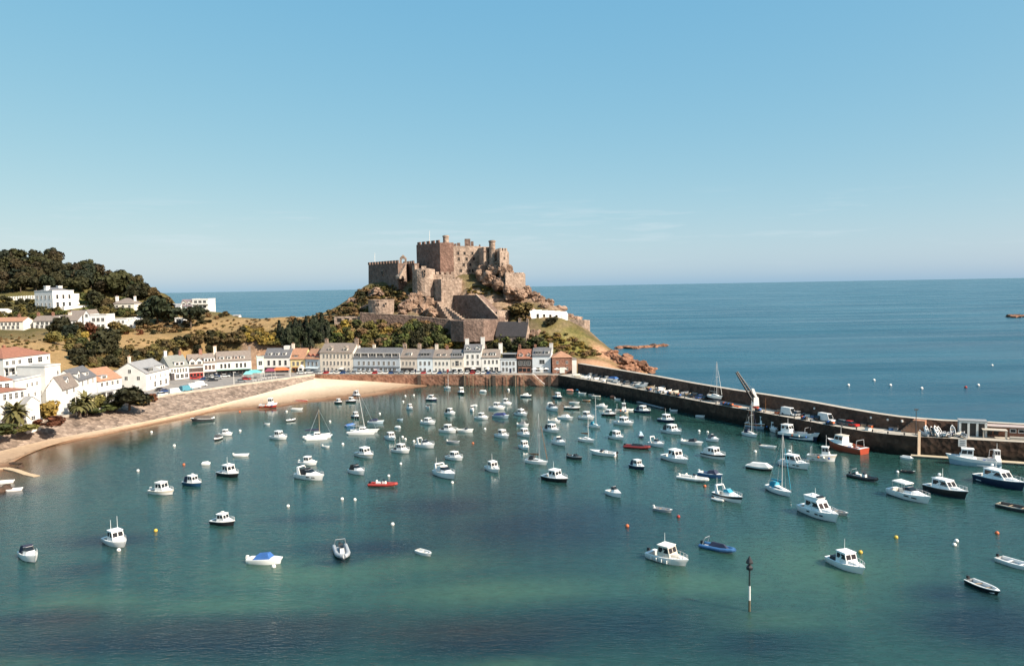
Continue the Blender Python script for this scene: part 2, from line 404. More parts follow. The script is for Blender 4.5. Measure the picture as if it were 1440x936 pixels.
def hgt(x, y):
    i = min(max((x - gx[0]) / GS, 0), len(gx) - 1.001); j = min(max((y - gy[0]) / GS, 0), len(gy) - 1.001)
    a, b = int(i), int(j); u, v = i - a, j - b
    return float((HZ[b, a] * (1 - u) + HZ[b, a + 1] * u) * (1 - v) + (HZ[b + 1, a] * (1 - u) + HZ[b + 1, a + 1] * u) * v)
def T(px, py, y0=255, y1=640):
    """first point of the land under a photo pixel"""
    d = ray(px, py); Y = y0
    while Y < y1:
        x = d.x * Y; z = CH + d.z * Y
        if hgt(x, Y) >= z: return Vector((x, Y, hgt(x, Y)))
        Y += 0.8
    return None

# ground colour weights: dry grass, green, rock, earth
NX = len(gx)
dry = np.zeros(GX.shape); green = np.zeros(GX.shape); rockw = np.zeros(GX.shape); earth = np.zeros(GX.shape)
gyy, gxx = np.gradient(HZ, GS); slope = np.hypot(gxx, gyy)
rockw = np.clip((slope - 0.62) * 2.2, 0, 1) * np.clip((HZ - 1) / 3, 0, 1) * (GX > -140)
def blob(px, py, Y, rx, ry):
    c = P(px, py, Y); return np.exp(-(((GX - c.x) / rx) ** 2 + ((GY - c.y) / ry) ** 2))
for a in ((40, 481, 345, 40, 26), (170, 478, 390, 45, 22), (300, 455, 425, 55, 20), (400, 449, 438, 45, 14), (20, 500, 320, 30, 20), (110, 490, 365, 22, 16), (380, 500, 386, 12, 10)): dry = np.maximum(dry, blob(*a))
for a in ((800, 478, 402, 14, 12), (815, 490, 396, 12, 10), (680, 409, 433, 18, 7), (470, 480, 400, 22, 12), (420, 480, 400, 18, 14), (170, 425, 470, 60, 18)): green = np.maximum(green, blob(*a))
for a in ((740, 412, 440, 12, 9), (762, 424, 438, 10, 9), (788, 438, 434, 12, 9), (812, 450, 430, 10, 8), (725, 425, 432, 10, 8), (545, 425, 432, 9, 8), (590, 432, 426, 12, 9), (690, 396, 441, 8, 3)): rockw = np.maximum(rockw, np.clip(blob(*a) * 1.6 + vnoise(GX, GY, 5, 15) * .35 - .15, 0, 1))
for a in ((845, 512, 375, 13, 11), (885, 512, 398, 14, 10), (850, 497, 398, 8, 8), (830, 510, 372, 8, 8), (370, 492, 390, 9, 9)): earth = np.maximum(earth, blob(*a))
nz = vnoise(GX, GY, 9, 8) * .5 + vnoise(GX, GY, 4, 9) * .35
dry = np.clip(dry * 1.5 + nz * .3 - 0.1, 0, 1); green = np.clip(green * 1.3 + nz * .3 - 0.1, 0, 1); earth = np.clip(earth * 1.5 + nz * .3 - 0.1, 0, 1)
vs = np.stack([GX.ravel(), GY.ravel(), HZ.ravel()], 1)
idx = np.arange(vs.shape[0]).reshape(GX.shape)
quads = np.stack([idx[:-1, :-1], idx[:-1, 1:], idx[1:, 1:], idx[1:, :-1]], -1).reshape(-1, 4)
keep = vs[quads][:, :, 2].max(1) > -4.9
quads = quads[keep]
me = bpy.data.meshes.new('terrain'); me.from_pydata(vs.tolist(), [], quads.tolist())
me.polygons.foreach_set('use_smooth', [True] * len(me.polygons))
at = me.color_attributes.new('zone', 'FLOAT_COLOR', 'POINT')
zc = np.stack([dry.ravel(), green.ravel(), rockw.ravel(), earth.ravel()], 1).astype(np.float32)
at.data.foreach_set('color', zc.ravel())
mt, nt, bs = new_mat('hill_ground')
p = pos(nt)
an = nt.nodes.new('ShaderNodeAttribute'); an.attribute_name = 'zone'
sp = nt.nodes.new('ShaderNodeSeparateColor'); nt.links.new(an.outputs['Color'], sp.inputs[0])
n1 = noise(nt, 0.16, 7, 0.7, p); n2 = noise(nt, 0.7, 6, 0.75, p)
scrub = mixc(nt, 0.5, ramp(nt, n1, [(0.3, (0.045, 0.045, 0.018)), (0.55, (0.1, 0.085, 0.035)), (0.75, (0.17, 0.125, 0.05))]), ramp(nt, n2, [(0.3, (0.03, 0.032, 0.014)), (0.7, (0.17, 0.14, 0.06))]))
dryc = mixc(nt, 0.35, ramp(nt, n1, [(0.3, (0.2, 0.135, 0.06)), (0.7, (0.38, 0.25, 0.125))]), ramp(nt, n2, [(0.3, (0.2, 0.13, 0.05)), (0.7, (0.46, 0.31, 0.15))]))
grn = mixc(nt, 0.55, ramp(nt, n1, [(0.32, (0.075, 0.085, 0.022)), (0.5, (0.17, 0.17, 0.045)), (0.66, (0.3, 0.21, 0.09))]), ramp(nt, n2, [(0.35, (0.035, 0.045, 0.012)), (0.65, (0.28, 0.24, 0.075))]))
vo = nt.nodes.new('ShaderNodeTexVoronoi'); vo.inputs['Scale'].default_value = 0.45; nt.links.new(p, vo.inputs['Vector'])
rk = mixc(nt, 0.5, ramp(nt, vo.outputs['Distance'], [(0.1, (0.42, 0.3, 0.21)), (0.8, (0.1, 0.07, 0.05))]), ramp(nt, n2, [(0.3, (0.1, 0.07, 0.045)), (0.7, (0.42, 0.29, 0.2))]))
ea = ramp(nt, n2, [(0.3, (0.22, 0.115, 0.065)), (0.5, (0.42, 0.24, 0.145)), (0.7, (0.52, 0.33, 0.21))])
c = mixc(nt, sp.outputs[0], scrub, dryc); c = mixc(nt, sp.outputs[1], c, grn); c = mixc(nt, sp.outputs[2], c, rk); c = mixc(nt, an.outputs['Alpha'], c, ea)
nt.links.new(c, bs.inputs['Base Color']); bs.inputs['Roughness'].default_value = 0.95; bs.inputs['Specular IOR Level'].default_value = 0.1
bump(nt, bs, n2, 0.8, 0.8)
me.materials.append(mt)
struct(link(me, 'terrain'))

# ================================================================== WATER
mt, nt, bs = new_mat('open_sea')
p = pos(nt)
bg1 = nd(nt, 'ShaderNodeMapping'); bg1.inputs['Scale'].default_value = (0.35, 1, 1); nt.links.new(p, bg1.inputs[0])
nb = noise(nt, 0.012, 6, 0.65, bg1.outputs[0])
nt.links.new(ramp(nt, nb, [(0.32, (0.006, 0.052, 0.088)), (0.68, (0.017, 0.096, 0.138))]), bs.inputs['Base Color'])
bs.inputs['Roughness'].default_value = 0.22; bs.inputs['IOR'].default_value = 1.33; bs.inputs['Specular IOR Level'].default_value = 0.27
h1 = noise(nt, 0.16, 7, 0.75, bg1.outputs[0])
bump(nt, bs, h1, 0.8, 1.6)
st2 = nd(nt, 'ShaderNodeMapping'); st2.inputs['Scale'].default_value = (0.12, 1, 1); nt.links.new(p, st2.inputs[0])
rr_ = nd(nt, 'ShaderNodeMapRange'); nt.links.new(noise(nt, 0.02, 5, 0.65, st2.outputs[0]), rr_.inputs[0]); rr_.inputs[1].default_value = .3; rr_.inputs[2].default_value = .7; rr_.inputs[3].default_value = .12; rr_.inputs[4].default_value = .36
nt.links.new(rr_.outputs[0], bs.inputs['Roughness'])
mb = MB().use(mt)
S = 60000
mb.face([(-S, -3000, -0.03), (S, -3000, -0.03), (S, S, -0.03), (-S, S, -0.03)])
struct(mb.build('sea'))

hx = np.arange(-345, 246, 3.0); hy = np.arange(-80, 372, 3.0); HX, HY = np.meshgrid(hx, hy)
water_poly = [(-330, -75)] + offs(wall_foot, 1.0) + offs(quay_line, 1.0) + [a for a in offs(pier_in, 3.0)[1:]] + [(240, 70), (240, -75)]
shore = [G2(px, py) for px, py in ((-160, 708), (0, 664), (30, 641), (60, 629), (110, 619), (200, 600), (262, 588), (290, 580.5), (340, 576), (374, 575), (434, 565.5), (490, 561.5), (540, 553.5), (575, 546), (600, 543))]
dsh = seg_dist(shore, HX, HY) + vnoise(HX, HY, 22, 21) * 3.5
shallow = np.clip(1 - dsh / np.clip(8 + 14 * (HX < -112), 1, 30), 0, 1)
weed = np.zeros(HX.shape); lightg = np.zeros(HX.shape); brown = np.zeros(HX.shape)
def wblob(px, py, rx, ry):
    c = G(px, py); s = CH / (py - hor(px)); sy = s * CH / FPX * FPX / (py - hor(px)) * 1.0
    # rx, ry in photo pixels -> metres on the water
    mx = rx * c.y / FPX; my = ry * c.y / (py - hor(px))
    return np.exp(-(((HX - c.x) / mx) ** 2 + ((HY - c.y) / my) ** 2))
for a in ((760, 735, 170, 55), (640, 715, 120, 20), (520, 770, 120, 14), (880, 880, 230, 45), (1060, 905, 130, 30), (1390, 880, 130, 50), (430, 730, 90, 9), (120, 800, 60, 12), (60, 660, 50, 8), (20, 690, 45, 10), (250, 905, 300, 25), (700, 905, 200, 25), (150, 760, 70, 10), (30, 870, 80, 14), (470, 790, 40, 7), (1330, 835, 80, 20)): weed = np.maximum(weed, wblob(*a))
for a in ((700, 830, 170, 22), (420, 810, 150, 26), (330, 850, 150, 16), (600, 790, 100, 16), (1150, 800, 140, 50), (1000, 820, 110, 25), (720, 930, 60, 8), (1060, 870, 120, 20), (20, 925, 60, 12), (120, 850, 120, 20)): lightg = np.maximum(lightg, wblob(*a))
for a in ((330, 880, 260, 22), (640, 885, 170, 18), (100, 870, 100, 20)): brown = np.maximum(brown, wblob(*a))
wn = vnoise(HX, HY, 16, 31) * .5 + vnoise(HX * .5, HY, 9, 32) * .5 + vnoise(HX, HY, 5, 33) * .2
weed = np.clip(weed * 1.15 + wn * .35 - 0.12, 0, 1); lightg = np.clip(lightg * 1.1 + wn * .3 - .1, 0, 1); brown = np.clip(brown + wn * .25 - .1, 0, 1)
vs = np.stack([HX.ravel(), HY.ravel(), 0 * HX.ravel()], 1); idx = np.arange(len(vs)).reshape(HX.shape)
q = np.stack([idx[:-1, :-1], idx[:-1, 1:], idx[1:, 1:], idx[1:, :-1]], -1).reshape(-1, 4)
ins = inside(water_poly, HX, HY).ravel()
q = q[ins[q].any(1)]
me = bpy.data.meshes.new('harbour_water'); me.from_pydata(vs.tolist(), [], q.tolist())
at = me.color_attributes.new('bed', 'FLOAT_COLOR', 'POINT')
at.data.foreach_set('color', np.stack([weed.ravel(), lightg.ravel(), shallow.ravel(), brown.ravel()], 1).astype(np.float32).ravel())
mt, nt, bs = new_mat('harbour_sea'); p = pos(nt)
an = nt.nodes.new('ShaderNodeAttribute'); an.attribute_name = 'bed'
sp = nt.nodes.new('ShaderNodeSeparateColor'); nt.links.new(an.outputs['Color'], sp.inputs[0])
nl = noise(nt, 0.05, 6, 0.7, p)
base = ramp(nt, nl, [(0.3, (0.012, 0.043, 0.04)), (0.7, (0.019, 0.06, 0.051))])
c = mixc(nt, sp.outputs[1], base, (0.04, 0.094, 0.062))
c = mixc(nt, sp.outputs[0], c, (0.005, 0.016, 0.024))
c = mixc(nt, an.outputs['Alpha'], c, (0.017, 0.021, 0.022))
c = mixc(nt, sp.outputs[2], c, (0.14, 0.085, 0.05))
fine = noise(nt, 0.5, 5, 0.75, p)
c = mixc(nt, 1.0, c, ramp(nt, fine, [(0.3, (0.8,) * 3), (0.7, (1.2,) * 3)]), 'MULTIPLY')
nt.links.new(c, bs.inputs['Base Color'])
bs.subsurface_method = 'BURLEY'; bs.inputs['Subsurface Weight'].default_value = 1.0; bs.inputs['Subsurface Radius'].default_value = (.5, 1, 1); bs.inputs['Subsurface Scale'].default_value = 2.2
bs.inputs['Roughness'].default_value = 0.07; bs.inputs['IOR'].default_value = 1.33; bs.inputs['Specular IOR Level'].default_value = 0.42
mpp = nd(nt, 'ShaderNodeMapping'); mpp.inputs['Rotation'].default_value = (0, 0, R(38)); mpp.inputs['Scale'].default_value = (.8, 2.4, 1); nt.links.new(p, mpp.inputs[0])
wv0 = noise(nt, 0.42, 3, 0.6, mpp.outputs[0]); wv1 = noise(nt, 1.15, 3, 0.6, mpp.outputs[0])
wm_ = nd(nt, 'ShaderNodeMath', operation='MULTIPLY_ADD'); nt.links.new(wv1, wm_.inputs[0]); wm_.inputs[1].default_value = 0.6; nt.links.new(wv0, wm_.inputs[2]); wv = wm_.outputs[0]
# ripples are stronger out towards the entrance (right, near) than under the town
sxyz = nt.nodes.new('ShaderNodeSeparateXYZ'); nt.links.new(p, sxyz.inputs[0])
mr = nd(nt, 'ShaderNodeMapRange'); nt.links.new(sxyz.outputs['Y'], mr.inputs[0]); mr.inputs[1].default_value = 260; mr.inputs[2].default_value = 85; mr.inputs[3].default_value = 0.12; mr.inputs[4].default_value = 0.8
b = nt.nodes.new('ShaderNodeBump'); nt.links.new(mr.outputs[0], b.inputs['Strength']); b.inputs['Distance'].default_value = 0.2
nt.links.new(wv, b.inputs['Height']); nt.links.new(b.outputs[0], bs.inputs['Normal'])
me.materials.append(mt)
struct(link(me, 'harbour_water'))

# ================================================================== BEACH
def interp(line, n):
    d = [0]
    for a, b in zip(line[:-1], line[1:]): d.append(d[-1] + math.dist(a, b))
    out = []
    for i in range(n):
        t = d[-1] * i / (n - 1); k = max(j for j in range(len(d)) if d[j] <= t + 1e-9); k = min(k, len(line) - 2)
        u = (t - d[k]) / (d[k + 1] - d[k]); out.append(tuple(line[k][c] + (line[k + 1][c] - line[k][c]) * u for c in range(len(line[0]))))
    return out
foot3 = [(a[0], a[1], z) for a, z in zip(wall_foot, _fz)] + [(p[0], p[1], z) for p, z in zip([P(px, 530, Y).xy for px, Y in ((443, 368), (480, 366.5), (520, 364.3), (560, 362), (600, 360))], (3.3, 2.6, 1.9, 1.0, 0.2))]
N = 150
fa = interp(foot3[1:], N); sa = interp([(a[0], a[1], 0) for a in shore], N)
mt, nt, bs = new_mat('beach_sand'); p = pos(nt)
n1 = noise(nt, 0.05, 6, 0.65, p); n2 = noise(nt, 0.9, 5, 0.7, p)
sx = nt.nodes.new('ShaderNodeSeparateXYZ'); nt.links.new(p, sx.inputs[0])
ad = nd(nt, 'ShaderNodeMath', operation='MULTIPLY_ADD'); nt.links.new(n1, ad.inputs[0]); ad.inputs[1].default_value = 0.9; nt.links.new(sx.outputs['Z'], ad.inputs[2])
c = ramp(nt, ad.outputs[0], [(0.42, (0.13, 0.072, 0.042)), (0.62, (0.24, 0.135, 0.077)), (0.95, (0.37, 0.255, 0.165))])
mr = nd(nt, 'ShaderNodeMapRange'); nt.links.new(ad.outputs[0], mr.inputs[0]); mr.inputs[1].default_value = 1.0; mr.inputs[2].default_value = 2.4
c = mixc(nt, mr.outputs[0], c, (0.66, 0.54, 0.4))
wl = noise(nt, 0.22, 5, 0.7, p)
wz = nd(nt, 'ShaderNodeMath', operation='MULTIPLY_ADD'); nt.links.new(wl, wz.inputs[0]); wz.inputs[1].default_value = 0.8; nt.links.new(sx.outputs['Z'], wz.inputs[2])
wk = ramp(nt, wz.outputs[0], [(0.70, (0, 0, 0)), (0.735, (.75,) * 3), (0.76, (.1,) * 3), (0.80, (.6,) * 3), (0.84, (0, 0, 0))])
c = mixc(nt, wk, c, (0.1, 0.065, 0.035))
c = mixc(nt, 1.0, c, ramp(nt, n2, [(0.3, (0.8,) * 3), (0.7, (1.1,) * 3)]), 'MULTIPLY')
nt.links.new(c, bs.inputs['Base Color']); bs.inputs['Roughness'].default_value = 0.9; bs.inputs['Specular IOR Level'].default_value = 0.2
bump(nt, bs, n2, 0.4, 0.15)
mb = MB().use(mt); K = 9
rows = []
for i in range(N):
    a = Vector(fa[i]); b = Vector(sa[i]); row = []
    d = (b - a); d.z = 0; dl = max(d.length, .5); dn = d / dl
    row.append(a - dn * 2.5 + Vector((0, 0, .25)))
    for k in range(K):
        t = k / (K - 1); q = a.lerp(b, t); q.z = a.z * (1 - t) ** 1.25 + 0.04 + 0.10 * float(vnoise(q.x, q.y, 5, 40)) * math.sin(PI * min(t, 1)); row.append(q)
    row.append(b + dn * 4 + Vector((0, 0, -.4))); row.append(b + dn * 25 + Vector((0, 0, -3.0)))
    rows.append(row)
n = len(rows[0]); mb.add([v for r in rows for v in r], [(i * n + k, i * n + k + 1, (i + 1) * n + k + 1, (i + 1) * n + k) for i in range(N - 1) for k in range(n - 1)])
struct(mb.build('beach', smooth=True))

# ================================================================== SEA WALL, STREET, QUAY, PIER
def strip(mb, A, B, za, zb):
    n = len(A); va = [(p[0], p[1], za[i] if isinstance(za, list) else za) for i, p in enumerate(A)]; vb = [(p[0], p[1], zb[i] if isinstance(zb, list) else zb) for i, p in enumerate(B)]
    mb.add(va + vb, [(i, i + 1, n + i + 1, n + i) for i in range(n - 1)])
WT = interp(wall_top, 60)
WF3 = interp([(a[0], a[1], z) for a, z in zip(wall_foot, _fz)], 60); WF = [(a[0], a[1]) for a in WF3]; fz = [a[2] for a in WF3]
mb = MB().use(revet)
strip(mb, WF, WT, [z - 1.2 for z in fz], ZQ)
inner = offs(WT, 1.1)
mb.use(concrete); strip(mb, WT, WT, ZQ, ZQ + .75); strip(mb, WT, offs(WT, .5), ZQ + .75, ZQ + .75); strip(mb, offs(WT, .5), offs(WT, .5), ZQ + .75, ZQ - .5)
tag(mb.build('sea_wall'), 'sloping granite revetment below the promenade with low concrete coping, above the sand', 'sea wall')
# the street: one sheet from the coping to the house fronts, and out along the quay
st = interp([tuple(a) for a in offs(wall_top, .5)], 40)
back = interp([G2(px, py, ZQ) for px, py in ((-260, 652), (-120, 615), (0, 590), (60, 578), (110, 565), (170, 550), (206, 539), (236, 529), (262, 523), (310, 521), (380, 519.5), (440, 519))], 40)
mb = MB().use(asphalt); zt = ZQ
strip(mb, st, back, zt, zt)
ql = offs(quay_line, .9); qb = [P(px, 530, Y).xy for px, Y in ((440, 392), (560, 384), (640, 378), (720, 372), (800, 366))]
strip(mb, ql, [(a[0], a[1]) for a in qb], zt, zt)
struct(mb.build('road'))
# pale promenade paving along the coping, 4 mm proud
mb = MB().use(M('promenade_paving', (0.42, 0.37, 0.3), 0.9, 0.15, .4)); strip(mb, offs(WT, .5), offs(WT, 3.2), ZQ + .004, ZQ + .004)
ql2 = interp(quay_line, 40); strip(mb, offs(ql2, .9), offs(ql2, 2.6), ZQ + .004, ZQ + .004); struct(mb.build('pavement'))
# quay wall
mb = MB().use(quaystone); Q = interp(quay_line, 60)
strip(mb, Q, Q, -3, ZQ); mb.use(concrete); strip(mb, Q, offs(Q, .9), ZQ + .02, ZQ + .02); strip(mb, offs(Q, .9), offs(Q, .9), ZQ + .02, ZQ - 1)
qw = mb.build('quay_wall'); tag(qw, 'reddish granite quay wall below the row of waterfront houses', 'quay wall')
for px in (590, 655, 697, 725, 774):        # buttress fenders on the quay
    t = [q for q in [P(px, 540, Y) for Y in (350,)]][0]
    i = min(range(len(Q)), key=lambda k: abs(Q[k][0] - P(px, 540, Q[k][1]).x)); q = Q[i]
    mb = MB().use(darkwood).box(q[0] - .75, q[0] + .75, q[1] - .7, q[1] + .05, -2, ZQ - .3); mb.build('fender', qw)
# pier
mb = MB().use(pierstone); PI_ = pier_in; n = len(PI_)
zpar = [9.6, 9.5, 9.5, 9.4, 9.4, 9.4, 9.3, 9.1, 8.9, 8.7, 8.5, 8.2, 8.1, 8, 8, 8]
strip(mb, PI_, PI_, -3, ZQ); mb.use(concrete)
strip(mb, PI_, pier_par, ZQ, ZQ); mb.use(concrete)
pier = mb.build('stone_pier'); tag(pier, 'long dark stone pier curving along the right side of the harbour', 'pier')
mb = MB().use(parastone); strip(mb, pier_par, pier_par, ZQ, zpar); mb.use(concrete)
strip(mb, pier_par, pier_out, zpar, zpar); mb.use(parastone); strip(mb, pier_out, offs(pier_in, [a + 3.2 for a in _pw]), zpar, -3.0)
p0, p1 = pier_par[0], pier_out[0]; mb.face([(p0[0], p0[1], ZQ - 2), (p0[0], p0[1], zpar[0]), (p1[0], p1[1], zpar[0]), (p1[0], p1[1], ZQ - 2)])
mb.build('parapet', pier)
for px, py in ((915, 568), (960, 578), (1030, 593), (1090, 605), (1150, 618), (1230, 634), (1310, 642)):
    g = G(px, py); mb = MB().use(darkwood)
    for s in (-.25, .25): mb.tube((g.x + s * .5, g.y - .12 - s * .8, -1), (g.x + s * .5, g.y - .12 - s * .8, ZQ + .2), .06)
    for k in range(14): mb.tube((g.x - .12, g.y - .12 + .2, .2 + k * .36), (g.x + .12, g.y - .12 - .2, .2 + k * .36), .035)
    mb.build('ladder', pier)
# ================================================================== HOUSES
_wm = {}
def window_mesh(w, h, fr, gl, bars):
    k = (round(w, 2), round(h, 2), fr.name, gl.name, bars)
    if k in _wm: return _wm[k]
    mb = MB().use(gl); mb.face([(-w / 2, -.02, 0), (w / 2, -.02, 0), (w / 2, -.02, h), (-w / 2, -.02, h)])
    mb.use(fr); f = .055
    mb.box(-w / 2 - f, -w / 2, -.07, .02, -f, h + f); mb.box(w / 2, w / 2 + f, -.07, .02, -f, h + f)
    mb.box(-w / 2, w / 2, -.07, .02, h, h + f); mb.box(-w / 2, w / 2, -.12, .02, -f - .04, 0)
    if bars >= 1: mb.box(-w / 2, w / 2, -.05, 0, h * .5 - .03, h * .5 + .03)
    if bars >= 2: mb.box(-.03, .03, -.052, -.002, 0, h)
    _wm[k] = mb.mesh('window'); return _wm[k]
frame_w = M('window_frame_white', (0.72, 0.71, 0.68), 0.5, 0.05)
frame_g = M('window_frame_grey', (0.25, 0.24, 0.23), 0.6, 0.1)

class House:
    def __init__(s, name, label, A, B, z0, H, HR, D, wallm, roofm, roof='gable', cat='house', group=None, over=.35):
        A = Vector((A[0], A[1])); B = Vector((B[0], B[1])); d = B - A
        s.W = d.length; s.H = H; s.HR = HR; s.D = D; s.z0 = z0
        rz = math.atan2(d.y, d.x); s.o = empty(name, (A.x, A.y, z0), rz); tag(s.o, label, cat, group)
        W = s.W; mb = MB().use(wallm)
        mb.box(0, W, 0, D, -2.5, H); 
        if roof == 'gable':
            for x0, x1 in ((0, .3), (W - .3, W)):
                mb.add([(x0, 0, H), (x0, D, H), (x0, D / 2, HR - .1), (x1, 0, H), (x1, D, H), (x1, D / 2, HR - .1)], [(0, 2, 1), (3, 4, 5), (0, 3, 5, 2), (1, 2, 5, 4)])
        if roof == 'gablex':                 # ridge runs front to back
            for y0, y1 in ((0, .3), (D - .3, D)):
                mb.add([(0, y0, H), (W, y0, H), (W / 2, y0, HR - .1), (0, y1, H), (W, y1, H), (W / 2, y1, HR - .1)], [(0, 1, 2), (5, 4, 3), (0, 2, 5, 3), (1, 4, 5, 2)])
        mb.build('wall', s.o)
        mb = MB().use(roofm); e = over; t = .16
        if roof == 'gable':
            sl = (HR - H) / (D / 2); ze = H - e * sl
            for y0, y1 in ((-e, D / 2), (D + e, D / 2)):
                b = [(-.12, y0, ze), (W + .12, y0, ze), (W + .12, y1, HR), (-.12, y1, HR)]
                if y0 > y1: b = b[::-1]
                mb.hexa(b, [(p[0], p[1], p[2] + t) for p in b])
        elif roof == 'gablex':
            sl = (HR - H) / (W / 2); ze = H - e * sl
            for x0, x1 in ((-e, W / 2), (W + e, W / 2)):
                b = [(x0, -.15, ze), (x1, -.15, HR), (x1, D + .15, HR), (x0, D + .15, ze)]
                if x0 < x1: b = b[::-1]
                b = b if x0 > x1 else b
                mb.hexa(b, [(p[0], p[1], p[2] + t) for p in b])
        elif roof == 'hip':
            r = min(D, W) * .5; q = [(-e, -e, H), (W + e, -e, H), (W + e, D + e, H), (-e, D + e, H)]
            if W >= D: a, b = (r, D / 2, HR), (W - r, D / 2, HR)
            else: a, b = (W / 2, r, HR), (W / 2, D - r, HR)
            if W >= D:
                mb.add(q + [a, b], [(0, 1, 5, 4), (1, 2, 5), (2, 3, 4, 5), (3, 0, 4), (3, 2, 1, 0)])
            else: mb.add(q + [a, b], [(0, 1, 4), (1, 2, 5, 4), (2, 3, 5), (3, 0, 4, 5), (3, 2, 1, 0)])
        elif roof == 'flat':
            mb.box(-.12, W + .12, -.12, D + .12, H, H + .18)
            mb.use(wallm); mb.box(-.1, W + .1, -.1, .15, H + .183, H + .55); mb.box(-.1, .15, .15, D, H + .183, H + .55); mb.box(W - .15, W + .1, .15, D, H + .183, H + .55)
        s.roof = mb.build('roof', s.o); s.rt = roof
    def win(s, x, z, w=.9, h=1.5, fr=frame_w, gl=glass2, bars=2, side=None):
        me = window_mesh(w, h, fr, gl, bars)
        if side == 'R': o = link(me, 'window', s.o, (s.W + .005, x, z), PI / 2)
        elif side == 'L': o = link(me, 'window', s.o, (-.005, x, z), -PI / 2)
        else: o = link(me, 'window', s.o, (x, -.005, z))
        return o
    def row(s, n, z, w=.9, h=1.5, x0=.07, x1=.93, skip=(), **k):
        w = min(w * 1.18, s.W * (x1 - x0) / n * .7); h = h * 1.06
        for i in range(n):
            if i in skip: continue
            s.win(s.W * (x0 + (x1 - x0) * (i + .5) / n), z, w, h, **k)
    def door(s, f, m_=None, w=1.0, h=2.1):
        mb = MB().use(m_ or navy).box(-w / 2, w / 2, -.06, .02, 0, h); mb.use(frame_w).box(-w / 2 - .1, -w / 2, -.09, .02, 0, h + .1).box(w / 2, w / 2 + .1, -.09, .02, 0, h + .1)
        return mb.build('door', s.o, (s.W * f, 0, 0))
    def chimney(s, f, h=1.6, w=1.4, m_=None, deep=.8, pots=2):
        zc = s.HR if s.rt in ('gable', 'hip') else s.H
        mb = MB().use(m_ or castle_lit); x = s.W * f
        mb.box(x - w / 2, x + w / 2, s.D / 2 - deep / 2, s.D / 2 + deep / 2, zc - 2, zc + h); mb.box(x - w / 2 - .08, x + w / 2 + .08, s.D / 2 - deep / 2 - .08, s.D / 2 + deep / 2 + .08, zc + h, zc + h + .18)
        mb.use(rust_tile)
        for i in range(pots): mb.tube((x + (i - (pots - 1) / 2) * .5, s.D / 2, zc + h + .18), (x + (i - (pots - 1) / 2) * .5, s.D / 2, zc + h + .65), .15, .12, 6)
        return mb.build('chimney', s.roof)
    def dormer(s, f, w=1.8, h=1.5, wallm=None, roofm=None, y=.75, kind='flat', glass_w=None, n=1):
        """a dormer standing on the front roof slope"""
        wallm = wallm or white2; roofm = roofm or leadroof; sl = (s.HR - s.H) / (s.D / 2); x = s.W * f
        zb = s.H + y * sl - .1; yb = min(s.D / 2, y + h / sl)
        mb = MB().use(wallm)
        mb.add([(x - w / 2, y, zb), (x + w / 2, y, zb), (x + w / 2, y, zb + h), (x - w / 2, y, zb + h), (x - w / 2, yb + .4, zb + h), (x + w / 2, yb + .4, zb + h)], [(0, 1, 2, 3), (0, 3, 4), (1, 5, 2), (3, 2, 5, 4)])
        mb.use(roofm)
        if kind == 'flat': mb.box(x - w / 2 - .12, x + w / 2 + .12, y - .15, yb + .8, zb + h + .002, zb + h + .15)
        else:
            mb.use(wallm).add([(x - w / 2, y, zb + h), (x + w / 2, y, zb + h), (x, y, zb + h + w * .45)], [(0, 1, 2)])
            mb.use(roofm)
            zr = zb + h + w * .45 + .06; yr = min(s.D / 2 + .2, yb + w * .45 / sl)
            for sg in (-1, 1):
                b = [(x + sg * (w / 2 + .15), y - .2, zb + h - .1), (x + sg * (w / 2 + .15), yb + .3, zb + h - .1), (x, yr + .3, zr), (x, y - .2, zr)]
                if sg > 0: pass
                else: b = b[::-1]
                mb.hexa(b, [(p[0], p[1], p[2] + .1) for p in b])
        d = mb.build('dormer', s.o)
        gw = (glass_w or w * .62) / n
        for i in range(n):
            o = link(window_mesh(gw - (.1 if n > 1 else 0), h * .62, frame_w, glass2, 1 if n == 1 else 0), 'window', d, (x + (i - (n - 1) / 2) * (w * .9 / n), y - .005, zb + h * .22))
        return d
    def part(s, mb, name): return mb.build(name, s.o)

def row_house(name, label, l, r, eave, ridge, D, wallm, roofm, z0=ZQ, roof='gable', group=None, cat='house', Yadd=0):
    """l, r = (px, py) of the two front corners at street level; eave, ridge = photo rows at the middle"""
    A = G(l[0], l[1], z0); B = G(r[0], r[1], z0)
    if Yadd: A = P(l[0], l[1], A.y + Yadd); B = P(r[0], r[1], B.y + Yadd)
    mx = (l[0] + r[0]) / 2; my = (A.y + B.y) / 2
    H = P(mx, eave, my).z - z0; d = Vector((B.x - A.x, B.y - A.y)).normalized(); off = D / 2 * d.x
    HR = P(mx, ridge, my + off).z - z0
    return House(name, label, (A.x, A.y), (B.x, B.y), z0, H, max(HR, H + .5), D, wallm, roofm, roof, cat, group)

